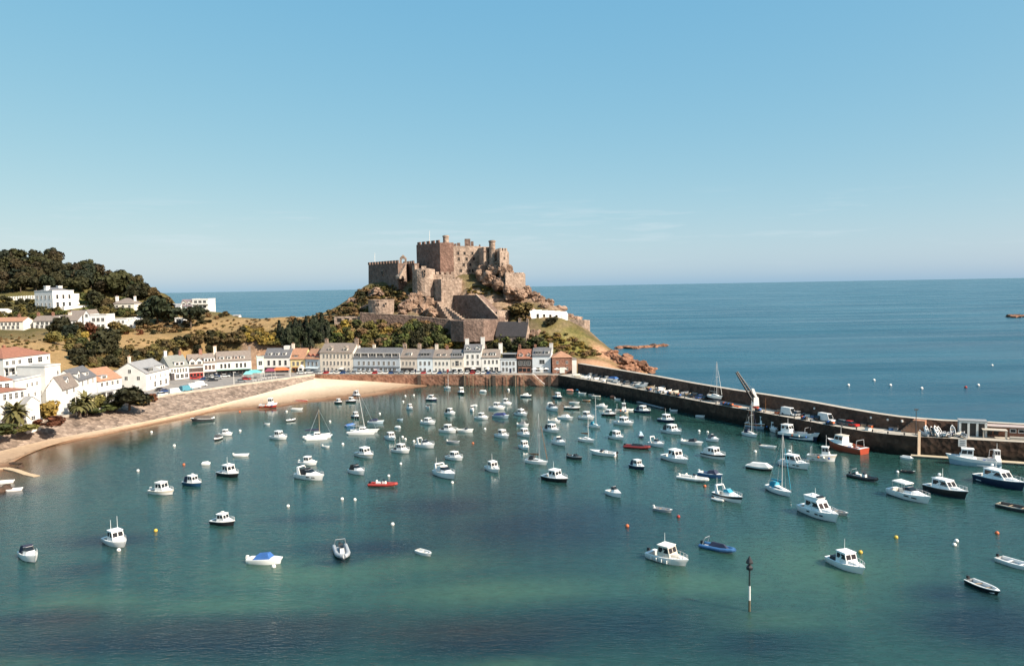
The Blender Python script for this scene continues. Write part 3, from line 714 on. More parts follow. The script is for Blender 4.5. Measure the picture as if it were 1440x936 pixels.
cream = paint('cream', (0.68, 0.61, 0.51)); paleblue = paint('pale_blue', (0.6, 0.68, 0.72)); greyblue = paint('grey_blue', (0.4, 0.46, 0.51))
tan = paint('tan', (0.58, 0.52, 0.45)); ivory = paint('ivory', (0.72, 0.69, 0.62)); beige = paint('beige_grey', (0.55, 0.51, 0.44)); mint = paint('mint', (0.5, 0.62, 0.56))
yellowh = paint('yellow', (0.68, 0.55, 0.27)); bgrey = paint('blue_grey_light', (0.44, 0.5, 0.53)); pinkw = paint('pink', (0.66, 0.48, 0.4)); icew = paint('ice_white', (0.62, 0.66, 0.68))
timber = M('dark_shopfront', (0.05, 0.042, 0.038), 0.6, 0.2, 1)
WR = 'waterfront terrace houses'
def shopfront(h, x0, x1, zt=2.6, m_=timber, n=3):
    mb = MB().use(m_).box(h.W * x0, h.W * x1, -.25, -.002, .0, zt)
    mb.use(glass2); k = (x1 - x0) * h.W / n
    for i in range(n): mb.box(h.W * x0 + k * i + .2, h.W * x0 + k * (i + 1) - .2, -.27, -.252, .6, zt - .5)
    return mb.build('shopfront', h.o)
def awning(h, x0, x1, z, out, m_, drop=.6, name='awning'):
    mb = MB().use(m_); a, b = h.W * x0, h.W * x1
    mb.hexa([(a, -out, z - drop), (b, -out, z - drop), (b, -.01, z), (a, -.01, z)], [(a, -out, z - drop + .1), (b, -out, z - drop + .1), (b, -.01, z + .1), (a, -.01, z + .1)])
    return mb.build(name, h.o)

# ---- right-hand row, left to right
h = row_house('cream_house', 'tall cream three storey house with two gabled dormers under a grey slate roof', (450.5, 524), (496.8, 524.6), 495, 482.5, 11, cream, slate2, group=WR)
st_ = h.H / 3
h.row(8, st_ * 2 + .45, .75, 1.7); h.row(8, st_ + .5, .75, 1.7); h.row(7, .7, .8, 1.7, skip=(3,)); h.door(.5, darkwood)
h.dormer(.3, 2.2, 1.4, cream, slate2, kind='gable'); h.dormer(.76, 2.2, 1.4, cream, slate2, kind='gable'); h.chimney(.05, 1.8, 1.6); h.chimney(.97, 2.2, 1.8)
h = row_house('seafront_hotel', 'long grey blue hotel with a dark glazed top terrace and white rail', (497.2, 524.6), (562.7, 525.2), 502, 489, 10, greyblue, slate, group=WR, cat='hotel')
h.row(8, 4.0, .8, 1.6); h.row(9, .7, 1.2, 1.7, skip=(4,)); h.door(.47, white)
for f in (.18, .5, .82):
    h.dormer(f, h.W * .29, 1.6, charcoal, leadroof, y=.5, n=4, glass_w=h.W * .27)
mb = MB().use(white).box(0, h.W, -.22, -.1, h.H + 1.7, h.H + 1.85)
for i in range(7): mb.box(h.W * i / 6 - .12 if i else 0, h.W * i / 6 + .12 if i < 6 else h.W, -.2, -.02, h.H, h.H + 1.7)
h.part(mb, 'terrace_rail'); mb = MB().use(charcoal).box(0, h.W, -.3, -.002, 2.9, 3.15); h.part(mb, 'fascia')
h.chimney(.37, 1.4, 1.3, cream); h.chimney(.03, .9, 1.2, white2)
h = row_house('tan_house', 'narrow tan stone house with one white dormer between the hotel and the pale blue house', (563, 525), (586.8, 525.2), 502.2, 490.5, 9, tan, slate2, group=WR)
h.row(4, 4.0, .7, 1.5); shopfront(h, .05, .8, 2.7, timber, 4); h.door(.9, navy); h.dormer(.52, 2.4, 1.5, white2, leadroof, n=2); h.chimney(.1, 2.4, 1.8); h.chimney(.97, 2.2, 1.6)
h = row_house('pale_blue_house', 'small pale blue house with a dark triple dormer and slate roof', (587.2, 525.2), (608.7, 525.2), 502.3, 491, 9, paleblue, slate, group=WR)
h.row(3, 4.0, .8, 1.6); h.row(3, .8, .8, 1.7, skip=(2,)); h.door(.83, black); h.dormer(.5, 4.6, 1.5, charcoal, leadroof, n=3, glass_w=4.2)
h = row_house('ivory_house', 'ivory house with brownish roof, two tiny dormers and two chimneys', (609, 525.2), (633.6, 525.2), 502.5, 491, 9, ivory, slate2, group=WR)
h.row(4, 4.0, .7, 1.4); h.row(4, .9, .7, 1.4, skip=(3,)); h.door(.85, redp); h.dormer(.35, 1.2, 1.1, ivory, slate2); h.dormer(.68, 1.2, 1.1, ivory, slate2); h.chimney(.1, 2.2, 1.4, cream); h.chimney(.7, 1.4, 1.2, brick)
h = row_house('beige_house', 'beige grey house with a wide dark box dormer on a slate roof', (634, 525.2), (652.3, 525), 502.5, 491.5, 9, beige, slate, group=WR)
h.row(1, 3.6, 1.3, 2.2); h.row(3, 3.9, .6, 1.3, skip=(1,)); shopfront(h, .08, .9, 2.6, white2, 2); h.dormer(.5, 5.0, 1.5, bgrey, slate, n=4, glass_w=4.8)
h = row_house('tall_white_house', 'tall white house with two white chimneys and two gabled dormers on slate', (652.8, 524.6), (677.6, 524.4), 493.8, 484, 9, white2, slate, group=WR)
h.row(3, 6.9, .8, 1.6); h.row(3, 3.9, .8, 1.7); shopfront(h, .03, .97, 2.7, timber, 5); h.dormer(.24, 2.0, 1.2, white2, slate, kind='gable'); h.dormer(.78, 2.0, 1.2, white2, slate, kind='gable'); h.chimney(.12, 2.6, 1.7, white2); h.chimney(1.02, 3.2, 1.8, white2)
h = row_house('arcaded_house', 'white house with dark arched ground floor openings and one dormer', (678, 524.4), (703.7, 524), 502, 491, 9, white2, slate2, group=WR)
h.row(4, 4.3, .75, 1.6); h.row(3, .5, 1.7, 2.0, fr=white2); h.dormer(.62, 2.6, 1.5, white2, slate, n=2); h.dormer(.2, 1.6, 1.3, white2, slate2); h.chimney(1.02, 2.6, 1.8, white2)
h = row_house('flat_roofed_house', 'icy white flat roofed house with a dark glazed roof terrace', (704, 524), (726.6, 524), 505.5, 500, 8, icew, leadroof, group=WR, roof='flat')
h.row(4, 3.6, .8, 1.5); h.row(4, .7, .8, 1.6, skip=(2,)); h.door(.62, navy)
mb = MB().use(timber).box(.8, h.W - .6, 1.0, h.D - 1, h.H + .185, h.H + 2.4); mb.use(leadroof).box(.5, h.W - .3, .6, h.D - .6, h.H + 2.403, h.H + 2.6); mb.use(glass2).box(1.0, h.W - .8, .98, 1.0 - .002, h.H + .7, h.H + 2.2); h.part(mb, 'roof_terrace_room')
h = row_house('timbered_house', 'dark timber fronted house with orange tiled roof and two little gabled dormers', (727.2, 524), (748.4, 524), 503.5, 491, 9, timber, terracotta, group=WR)
h.row(3, 3.6, 1.5, 1.6, bars=2); shopfront(h, .08, .92, 2.6, brick, 3); h.dormer(.27, 2.0, 1.2, pinkw, terracotta, kind='gable'); h.dormer(.78, 2.0, 1.2, pinkw, terracotta, kind='gable'); h.chimney(.1, 1.8, 1.2, brick)
h = row_house('plain_white_house', 'plain white house with few windows and grey roof windows beside the brown stone house', (749, 524), (774.7, 524), 499.5, 488.5, 9, icew, slate, group=WR)
h.row(1, 4.2, 2.0, 1.7, x0=.3, x1=.75); h.row(2, .8, 1.5, 1.6); h.door(.5, white); h.dormer(.32, 3.0, 1.4, slate, leadroof, n=2); h.dormer(.78, 2.2, 1.4, white2, leadroof); h.chimney(.98, 1.8, 1.6, white2); h.chimney(.1, 1.0, 1.0, brick)
h = row_house('brown_stone_house', 'brown stone house with hipped roof at the pier end of the row', (777, 524.6), (804.6, 524), 502.5, 493, 10, brick, rust_tile, roof='hip', group=WR)
h.row(2, 4.3, .8, 1.1, x0=.02, x1=.98); h.row(2, 1.2, .8, 1.3, x0=.02, x1=.98); h.door(.5, white, 2.2, 2.6)
mb = MB().use(white2).box(h.W + .05, h.W + 2.2, 1, 7, -.5, 6.0); mb.use(slate2).hexa([(h.W + .03, .8, 6.0), (h.W + 2.4, .8, 6.0), (h.W + 2.4, 7.2, 6.0), (h.W + .03, 7.2, 6.0)], [(h.W + .03, .8, 6.6), (h.W + 2.4, .8, 6.2), (h.W + 2.4, 7.2, 6.2), (h.W + .03, 7.2, 6.6)]); h.part(mb, 'side_annex')

# ---- left-hand row on the promenade
h = row_house('mint_annex', 'small mint green side house beside the white four window hotel', (361.8, 524.5), (371.6, 524), 502.5, 499, 8, mint, leadroof, group=WR, roof='flat')
h.row(1, 3.9, 1.4, 1.8); awning(h, 0, 1, 2.6, 1.2, mint)
h = row_house('white_hotel', 'white hotel front with three dormers and four tall windows over a dark ground floor', (372, 523.8), (408.6, 523.4), 501.4, 489.5, 10, white2, slate, group=WR, cat='hotel')
h.row(4, 3.6, 1.0, 2.2, bars=1); shopfront(h, .02, .98, 2.6, timber, 5)
for f in (.2, .48, .76): h.dormer(f, 1.9, 1.4, white2, leadroof)
h.chimney(1.0, 2.0, 1.4, cream); mb = MB().use(white2).box(h.W * .66, h.W * .86, h.D / 2 - 1, h.D / 2 + 1.6, h.HR - 1, h.HR + 1.2); h.part(mb, 'lift_housing')
h = row_house('yellow_house', 'pale yellow house with rust tiled roof and small white gabled porch', (409, 523.4), (429.6, 523.2), 504, 489.8, 10, yellowh, rust_tile, group=WR)
h.row(3, 3.4, .9, 1.7); shopfront(h, .1, .6, 2.5, brownp, 2)
mb = MB().use(white2).add([(h.W * .6, -2.2, 0), (h.W * .95, -2.2, 0), (h.W * .95, -.01, 0), (h.W * .6, -.01, 0), (h.W * .6, -2.2, 2.4), (h.W * .95, -2.2, 2.4), (h.W * .95, -.01, 2.4), (h.W * .6, -.01, 2.4), (h.W * .775, -2.2, 3.8), (h.W * .775, -.01, 3.8)], [(0, 1, 5, 8, 4), (1, 2, 6, 5), (3, 0, 4, 7), (4, 8, 9, 7), (5, 6, 9, 8)]); mb.use(glass2).box(h.W * .68, h.W * .87, -2.23, -2.2, .1, 2.2); h.part(mb, 'porch')
h.dormer(.35, 2.8, 1.0, rust_tile, rust_tile)
h = row_house('grey_blue_house', 'grey blue house with red tiled roof and three small red and white gables', (430, 523.4), (450.0, 524), 504, 490.5, 10, bgrey, rust_tile, group=WR)
h.row(3, 3.4, .9, 1.7); awning(h, .05, .95, 2.7, 1.6, bgrey)
for f in (.2, .5, .8): h.dormer(f, 1.7, .9, redp, terracotta, kind='gable')
h = row_house('long_white_inn', 'long white inn with four dormers and a green fascia over its arcade', (305, 528.5), (354, 525.8), 506.5, 493.5, 11, white2, slate2, group=WR, cat='inn')
for x in (.14, .25, .36, .58, .7, .82): h.win(h.W * x, 3.6, 1.0, 2.0, bars=1)
shopfront(h, .02, .98, 2.5, timber, 8); awning(h, 0, 1, 2.9, 1.4, M('green_fascia', (.22, .36, .3), .6), .25, 'fascia')
for f, m_ in ((.16, white2), (.37, white2), (.57, pinkw), (.75, white2)): h.dormer(f, 2.0, 1.4, m_, leadroof)
h.chimney(-.02, 2.6, 1.4, cream); h.chimney(.98, 2.0, 1.2, slate2)
h = row_house('bay_windowed_house', 'white house with pinkish bay windows below a wide triple dormer', (286.6, 530), (304.6, 528.6), 509, 497, 10, white2, slate2, group=WR)
h.row(3, 3.5, 1.2, 1.8, fr=pinkw); shopfront(h, .05, .95, 2.4, timber, 3); h.dormer(.5, h.W * .85, 1.7, white2, leadroof, n=3, y=.3); h.chimney(.02, 1.6, 1.4, brick)
h = row_house('twin_gabled_house', 'house with twin white gables above a dark stone storey', (266.6, 531.5), (286.2, 530.1), 513.5, 498, 10, white2, slate2, group=WR)
mb = MB().use(timber).box(0, h.W, -.06, -.002, 2.7, 4.6); h.part(mb, 'stone_storey'); h.row(5, 3.0, .7, 1.2, fr=brick); shopfront(h, .02, .98, 2.4, redp, 4)
for f in (.26, .75): h.dormer(f, 2.8, 1.9, white2, slate2, kind='gable', y=.2)
h.chimney(.98, 2.0, 1.4, brick)
h = row_house('pale_dormered_house', 'pale house with one wide dormer and grey green slate roof', (238.4, 534.5), (266.2, 531.6), 514.8, 499.5, 11, white2, M('roof_green_slate', (.2, .21, .19), .7, .2, 1), group=WR)
h.row(6, 3.2, .7, 1.6); h.row(3, .6, 1.6, 1.6, x0=.3, x1=.98); h.dormer(.55, 4.6, 1.7, white2, leadroof, n=2, y=.4); h.chimney(.12, 2.2, 1.3, white2); h.chimney(.85, 1.6, 1.2, brick)
mb = MB().use(M('entrance_porch', (.06, .055, .06), .5)).box(h.W * .04, h.W * .2, -1.2, -.003, 0, 3.2); mb.use(white2).box(h.W * .02, h.W * .22, -1.4, -.003, 3.203, 3.5); h.part(mb, 'porch')
# white corner house seen with its gable end
h = row_house('white_corner_house', 'large white corner house with glazed dormers, its gable facing the promenade trees', (206, 549.5), (238, 540.5), 521, 506.5, 14, white2, leadroof, group=WR)
h.row(4, 4.2, .7, 1.3); h.row(3, .9, 1.4, 1.9, x0=.25, x1=.98); h.dormer(.25, 4.0, 1.7, charcoal, leadroof, n=3, y=.3, glass_w=3.6); h.dormer(.75, 4.4, 1.7, white2, leadroof, n=2, y=.3)
for yy, zz in ((3, 4.6), (8, 4.6), (5, 1.2), (9.5, 1.2), (6.5, 7.4)): h.win(yy, zz, 1.2, 1.4, side='L')
h.chimney(.05, 2.4, 1.1, cream)
# low buildings behind the big bush
h = row_house('low_white_wing', 'low white wing with three square windows and dark roof', (168, 552), (200, 548), 527, 519.5, 9, white2, slate, Yadd=8)
h.row(5, h.H - 1.9, .8, .9, x0=.1, x1=.8)
h = row_house('orange_roofed_house', 'house with a bright orange pantiled roof behind the low white wing', (157, 551), (179, 550), 523.5, 514.5, 8, ivory, terracotta, Yadd=22)
h.row(3, h.H - 2, .8, 1.1); h.chimney(.05, 1.2, 1.6, cream)
h = row_house('rust_roofed_house', 'house with a long rust red roof sloping to the promenade', (138, 562), (172, 555), 533, 517.5, 13, white2, rust_tile)
h.row(4, h.H - 2.2, 1.0, 1.3); h.row(3, 1, 1.4, 1.6); h.dormer(.35, 3.4, 1.3, white2, leadroof)
mb = MB().use(leadroof).box(.3, h.W * .6, -3.4, -.003, 2.7, 2.9); mb.use(white2).box(.4, .7, -3.3, -3.0, 0, 2.697).box(h.W * .57, h.W * .57 + .3, -3.3, -3.0, 0, 2.697); h.part(mb, 'veranda')
h = row_house('grey_roofed_house', 'white gable fronted house with grey slate roof and glazed veranda', (112, 573), (137, 563), 531, 517, 9, white2, slate)
h.row(3, h.H - 2.3, 1.0, 1.6); h.row(3, 1, 1.4, 1.8); h.dormer(.6, 3.0, 1.5, white2, slate, kind='flat'); h.dormer(.15, 2.4, 1.8, white2, slate, kind='gable')
mb = MB().use(leadroof).box(0, h.W, -2.4, -.003, 3.0, 3.18); mb.use(yellowh).box(.1, h.W - .1, -2.1, -1.9, 0, 2.2); h.part(mb, 'veranda')
h = row_house('stone_cottage', 'small brownish house squeezed between the white block and the grey roofed house', (89, 582), (111, 573.5), 543, 527, 5, white2, slate2)
h.row(2, h.H - 2.2, 1.1, 1.3); h.row(2, 1.2, 1.4, 1.7); h.dormer(.5, 2.0, 1.4, white2, slate, kind='gable')
# white stepped block with hipped red roof, far left
h = row_house('red_roofed_villa', 'big white villa with a hipped red tiled roof and balcony, topmost of the white block', (9, 584), (74, 570), 500, 487.5, 15, white2, terracotta, roof='hip', Yadd=12)
z2 = h.H
for x in (.07, .2, .33): h.win(h.W * x, z2 - 2.4, 1.3, 1.3)
for x in (.55, .77): h.win(h.W * x, z2 - 2.7, 2.0, 1.8)
h.win(h.W * .94, z2 - 2.2, .8, 1.2)
mb = MB().use(white2).box(0, h.W * .42, -2.0, -.004, z2 - 3.3, z2 - 3.1).box(0, h.W * .42, -2.0, -1.85, z2 - 3.097, z2 - 2.2); h.part(mb, 'balcony')
for x in (.07, .2, .33): h.win(h.W * x, z2 - 6.0, 1.8, 2.0, bars=1)
mb = MB().use(white2)
for x in (0, .14, .28, .42): mb.box(h.W * x - .15 if x else 0, h.W * x + .15, -1.95, -1.65, z2 - 6.4, z2 - 3.303)
h.part(mb, 'balcony_posts'); h.chimney(.4, .6, .9, terracotta)
h = row_house('white_block_house', 'blank white flat roofed house with small windows beneath the red roofed villa', (24, 592), (66, 580), 531.5, 525, 11, white2, leadroof, roof='flat')
h.row(4, h.H - 2.6, .8, 1.0, x0=.3, x1=.95); h.row(3, h.H - 6, .8, 1.1, x0=.3, x1=.95); h.row(2, 1.0, 1.2, 1.4)
h = row_house('white_tower_house', 'narrow tall white house with stepped flat roof, right end of the white block', (66.5, 582), (88, 577.5), 514.5, 508, 11, white2, leadroof, roof='flat')
h.win(h.W * .45, h.H - 7.2, 2.4, 2.6, bars=1); h.row(2, 1, 1.3, 1.5); h.win(h.W * .8, h.H - 3, .8, 1.2)
h = row_house('orange_roofed_villa', 'white villa with an orange hipped roof at the left edge below the red roof', (-26, 604), (21, 597), 536, 522, 12, white2, terracotta, roof='hip')
h.row(4, h.H - 2.3, 1.0, 1.3); h.row(4, h.H - 5.6, 1.0, 1.5); h.chimney(.72, .2, 1.6, white2)
h = row_house('canopied_house', 'white house with an orange tiled canopy behind the big palm', (2, 606), (40, 598), 549, 544, 9, white2, terracotta, roof='hip')
h.row(4, h.H - 2.4, .8, 1.6); h.row(3, .9, 1.4, 1.7)
h = row_house('small_gabled_house', 'small white gable fronted house beside the big palm', (37.5, 601), (57, 596.5), 566, 557, 10, white2, leadroof, roof='gablex')
h.row(1, 2.0, 1.3, 1.0); h.win(3, 1.5, 1.0, 1.3, side='R'); mb = MB().use(greycl).box(h.W + .02, h.W + .2, 1, 5, .2, 3); h.part(mb, 'side_door')

# ================================================================== HOUSES ON THE HILL
def hill_house(name, label, l, r, eave, ridge, D, wallm, roofm, roof='gable', Y=None, rz=0.0, **k):
    c = T((l[0] + r[0]) / 2, (l[1] + r[1]) / 2) if Y is None else P((l[0] + r[0]) / 2, (l[1] + r[1]) / 2, Y)
    A = P(l[0], l[1], c.y); B = P(r[0], r[1], c.y); z0 = min(A.z, B.z)
    if rz:
        d = Vector((math.cos(rz), math.sin(rz))); L = (B.x - A.x) / math.cos(rz); B = Vector((A.x + d.x * L, A.y + d.y * L, 0))
    mx = (l[0] + r[0]) / 2
    return House(name, label, (A.x, A.y), (B.x, B.y), z0, P(mx, eave, c.y).z - z0, max(P(mx, ridge, c.y + D / 2).z - z0, P(mx, eave, c.y).z - z0 + .4), D, wallm, roofm, roof, **k)
bright = M('wall_limewash', (0.8, 0.79, 0.76), 0.8, 0.05, .4)
# large white house: lit front to the right, shaded side to the left
A = P(75, 436, 448); z0 = A.z; L_ = 13.2; d_ = (math.cos(R(66)), math.sin(R(66)))
h = House('white_mansion', 'large cubic white mansion with two chimneys below the dark wood', (A.x, A.y), (A.x + d_[0] * L_, A.y + d_[1] * L_), z0, P(75, 409.5, 448).z - z0, P(75, 408.5, 448).z - z0, 15.5, bright, leadroof, 'flat', cat='mansion')
H_ = h.H; h.row(3, H_ * .6, 1.2, 2.2, fr=white2, bars=1); h.row(3, H_ * .18, 1.4, 2.4, fr=white2, bars=1)
for yy in (2.5, 6, 9.5, 13): h.win(yy, H_ * .6, 1.0, 1.9, side='L', fr=white2); h.win(yy, H_ * .2, 1.0, 1.9, side='L', fr=white2)
mb = MB().use(slate).add([(1.5, 2, H_ + .6), (h.W - 1.5, 2, H_ + .6), (h.W - 1.5, h.D - 2, H_ + .6), (1.5, h.D - 2, H_ + .6), (4, h.D / 2, H_ + 2.3), (h.W - 4, h.D / 2, H_ + 2.3)], [(0, 1, 5, 4), (1, 2, 5), (2, 3, 4, 5), (3, 0, 4)]); h.part(mb, 'hipped_roof')
for x, y in ((1.8, 7), (h.W - 3, 8)): 
    mb = MB().use(bright).box(x - 1.2, x + 1.2, y - 1, y + 1, H_ - .5, H_ + 2.9).box(x - 1.35, x + 1.35, y - 1.15, y + 1.15, H_ + 2.9, H_ + 3.2); mb.build('chimney', h.roof)
mb = MB().use(bright).box(h.W + .01, h.W + 5, 2, 12, -2, H_ * .86).box(h.W * .35, h.W + 7, -3, -.01, -4, H_ * .2); h.part(mb, 'side_wing')
c = T(30, 424); mb = MB().use(bright)
a0 = P(12, 419, 470); a1 = P(50, 416, 470); a0.z = a1.z = 0
for i in range(11):
    q = P(12 + 3.6 * i, 421 - .2 * i, 468); mb.box(q.x - .35, q.x + .35, q.y - .35, q.y + .35, q.z - 2.5, q.z + 1.6)
    if i: mb.box(pq.x + .35, q.x - .35, q.y - .2, q.y + .2, q.z - 2.5, q.z - .1); mb.box(pq.x + .35, q.x - .35, q.y - .2, q.y + .2, q.z + 1.0, q.z + 1.3)
    pq = q
tag(mb.build('garden_balustrade'), 'white garden balustrade left of the cubic white mansion', 'balustrade')
# terrace of cottages
h = hill_house('rust_roofed_cottage', 'cream cottage with an orange brown roof at the left edge, below the hillside', (-30, 464), (33, 463), 452, 446.5, 9, ivory, rust_tile, cat='cottage'); h.row(7, h.H - 2.0, 1.1, 1.2, x0=.3); h.row(6, .4, 1.2, 1.4, x0=.3); h.chimney(.8, 1.2, 1.2, brick)
h = hill_house('slate_roofed_cottages', 'white cottage terrace with a long brown slate roof and brick chimney', (47, 463), (78, 461), 451, 444, 9, white2, slate2, cat='cottage'); h.row(4, h.H - 2.0, 1.3, 1.3, x0=.12); h.row(4, .6, 1.3, 1.4); h.chimney(.03, 1.5, 1.4, brick); h.chimney(.7, 1.5, 1.2, brick)
h = hill_house('long_white_cottage', 'long white cottage with plain walls and grey roof, right of the brick chimney', (78.5, 461), (110, 459), 450.5, 443, 9, bright, slate2, cat='cottage'); h.row(4, h.H - 1.8, .9, 1.0); h.row(3, .6, 1.2, 1.4); h.chimney(.45, 1.4, 1.6, cream)
h = hill_house('grey_roofed_cottage', 'white cottage with a steep grey roof behind the long white cottage', (95, 452), (119, 450), 443, 436.5, 9, white2, slate2, cat='cottage', Y=436); h.row(3, h.H - 1.6, .9, 1.0)
h = hill_house('gabled_white_cottage', 'tall white gable ended cottage in the middle of the hillside terrace', (118, 459), (127, 458), 443, 435.5, 10, bright, slate2, 'gablex', cat='cottage'); h.row(1, h.H - 1, 1.1, 1.4); h.row(1, 1.0, 1.2, 1.4)
h = hill_house('flat_white_house', 'wide white flat topped house right of the tall gable', (127.5, 463), (150, 461), 443, 441, 9, bright, leadroof, 'flat'); h.row(3, h.H - 3.2, 1.3, 1.6); h.row(3, .8, 1.3, 1.6)
h = hill_house('low_white_house', 'low white house with white garden walls at the right end of the hillside terrace', (150.5, 458), (178, 456), 448.5, 446, 8, bright, leadroof, 'flat'); h.row(4, h.H - 2.2, 1.0, 1.2)
h = hill_house('white_sloping_house', 'small white gabled house at the lower end of the terrace beside dark trees', (178.5, 460), (199, 462), 453, 446, 8, bright, bright, 'gablex'); h.row(2, .8, 1.1, 1.3)
h = hill_house('small_white_shed', 'small white shed at the left edge in front of the dark hedge', (-8, 443), (7, 443), 437, 434.5, 6, bright, bright, 'gable', cat='shed'); h.row(1, .8, .8, 1)
h = hill_house('cream_villa', 'cream villa with a brown hipped roof among the trees right of the mansion', (158, 438), (189, 438), 427, 419, 11, M('wall_pale_ivory', (.72, .68, .58), .8, .06, .4), slate2, 'hip', cat='villa'); h.row(3, h.H - 2.2, 1.2, 1.3); h.row(3, .8, 1.4, 1.6); h.chimney(.03, 1.0, 1.6, bright); h.chimney(.85, .8, 1.2, bright)
h = hill_house('clifftop_house', 'pale three storey clifftop house with flat white balconies above the sea', (271, 440), (293, 440), 421, 419.5, 12, white2, bright, 'flat', Y=474); h.row(3, h.H - 2.4, 1.7, 1.6, bars=1); h.row(3, h.H - 5.4, 1.7, 1.6, bars=1); h.row(3, h.H - 8.2, 1.7, 1.6, bars=1)
mb = MB().use(white)
for k in (3.0, 6.0): mb.box(0, h.W + .5, -1.6, -.005, h.H - k, h.H - k + .2).box(0, h.W + .5, -1.6, -1.5, h.H - k + .203, h.H - k + .9)
h.part(mb, 'balcony')
h = hill_house('purple_roofed_house', 'gabled house with a mauve slate roof left of the clifftop house', (253, 441), (270.6, 441), 430, 421, 10, bgrey, M('roof_mauve_slate', (.2, .16, .17), .7, .2, 1), 'gable', Y=472); h.row(2, h.H - 2.2, 1.2, 1.4); h.dormer(.3, 2.6, 1.4, white2, slate2, kind='gable'); h.dormer(.75, 2.4, 1.4, white2, slate2, kind='gable')
h = hill_house('pale_gabled_house', 'small pale gabled house half hidden by the pine on the promontory', (240, 446), (252.6, 446), 433, 427, 8, white2, leadroof, 'gable', Y=468); h.row(2, h.H - 2.2, 1.1, 1.3)
h = hill_house('white_garage', 'small white flat roofed garage beside the promontory pine', (246, 455), (257, 455), 448, 447, 6, bright, leadroof, 'flat', cat='garage'); h.row(1, .3, 2.2, 2.0)
h = hill_house('clifftop_hut', 'small white hut at the cliff edge above the blue sea', (327, 447.5), (336, 447), 444, 442.5, 4, bright, leadroof, 'gable', Y=458, cat='hut'); h.row(1, .4, 1.2, 1.2)
# ================================================================== CASTLE
castle = empty('castle', P(650, 395, 445)); tag(castle, 'granite fortress with a high keep crowning the rocky mount above the harbour', 'castle')
C0 = Vector(castle.location)
def X(px, py, Y): v = P(px, py, Y); return (v.x - C0.x, v.y - C0.y)
def Z(px, py, Y): return P(px, py, Y).z - C0.z
def outline(pts, py=395): return [X(px, py, Y) for px, Y in pts]
def merlons(mb, a, b, z, w=1.9, gap=1.5, h=1.5, t=.8):
    a, b = Vector(a), Vector(b); L = (b - a).length; d = (b - a) / L; n = max(1, int((L + gap) / (w + gap))); nrm = Vector((-d.y, d.x)) * t
    for i in range(n):
        s = (L - n * w - (n - 1) * gap) / 2 + i * (w + gap); p = a + d * s; q = p + d * w
        mb.prism([(p.x, p.y), (q.x, q.y), (q.x + nrm.x, q.y + nrm.y), (p.x + nrm.x, p.y + nrm.y)], z, z + h)
def block(name, pts, ytop, ybot, mats, parent=castle, cren=(), drop=5, ref=1, mw=2.0, taper=0.0):
    """pts front outline left to right in (photo column, depth); back closed automatically"""
    o = outline(pts, (ytop + ybot) / 2); px, Y = pts[ref]
    z1 = Z(px, ytop, Y); z0 = Z(px, ybot, Y) - drop
    mb = MB().use(mats); mb.prism(o, z0, z1, taper)
    for i in cren: merlons(mb, o[i], o[i + 1], z1, mw, mw * .75)
    return mb.build(name, parent), z1, o
slit = M('window_void', (0.015, 0.013, 0.012), 0.9, 0.1)
def openings(parent, pts, name='window', a=None, b=None, w=1.0, h=1.3):
    """dark window openings with a stone surround on the facade between a and b ((px, Y) ends)"""
    (pa, Ya), (pb, Yb) = a, b
    for px, py in pts:
        # where the sight line meets the facade plane
        A = P(pa, 390, Ya); B = P(pb, 390, Yb); d = ray(px, py); n = Vector((-(B.y - A.y), B.x - A.x)); k = (n.x * A.x + n.y * A.y) / (n.x * d.x + n.y * d.y)
        q = Vector((d.x * k, d.y * k, CH + d.z * k)) - C0; rz = math.atan2(B.y - A.y, B.x - A.x)
        mb = MB().use(slit).box(-w / 2, w / 2, -.3, .1, -h / 2, h / 2); mb.use(castle_lit).box(-w / 2 - .22, -w / 2, -.36, .1, -h / 2 - .2, h / 2 + .25).box(w / 2, w / 2 + .22, -.36, .1, -h / 2 - .2, h / 2 + .25).box(-w / 2, w / 2, -.36, .1, h / 2, h / 2 + .25)
        mb.build(name, parent, q, rz)
# --- keep
keep, kz, ko = block('keep', [(586, 461), (619, 440), (638, 442), (640, 476), (592, 482)], 341, 392, castle_red, cren=(0,), mw=3.0)
o2 = outline([(585.5, 462), (586, 460)]);
fac, fz_, fo = block('great_hall', [(638.2, 442.2), (677, 450), (690, 453), (690, 480), (640, 476)], 346.5, 394, castle_lit, ref=0)
openings(fac, [(644, 356), (653, 356), (664, 356), (645, 364), (656, 364), (666, 364), (648, 380.5), (657.5, 380.5), (660, 380.5), (664.5, 380.5), (652, 372), (661, 372)], a=(638, 442.2), b=(677, 450), w=1.25, h=1.6)
mb = MB().use(castle_lit); merlons(mb, fo[0], fo[1], fz_, 2.6, .5, .35, .6); mb.build('battlement', fac)
pt, pz, po = block('projecting_tower', [(672, 451), (680.5, 440), (688, 442.5), (690, 456), (677, 460)], 347.5, 392, castle_lit)
mb = MB().use(castle_shaded); q = outline([(680.6, 439.8), (688, 442.3), (688, 443), (680.6, 440.5)], 353); mb.prism(q, Z(684, 354.5, 441), Z(684, 352.6, 441)); mb.build('string_course', pt)
def turret(px, Y, ytop, ybot, r, mt_, name='round_turret', parent=castle, cap=True):
    x, y = X(px, (ytop + ybot) / 2, Y); z0, z1 = Z(px, ybot, Y), Z(px, ytop, Y)
    mb = MB().use(mt_).lathe(x, y, [(r * 1.04, z0 - 3), (r, z0), (r * .97, z1 - .8), (r * 1.15, z1 - .75), (r * 1.15, z1)], 14)
    if cap: mb.use(castle_shaded).lathe(x, y, [(r * .8, z1), (r * .8, z1 + .25)], 12)
    return mb.build(name, parent, smooth=False)
turret(692.3, 441, 338.5, 374, 1.8, castle_lit)
turret(627, 448, 331.5, 343, 1.7, castle_lit, parent=keep); 
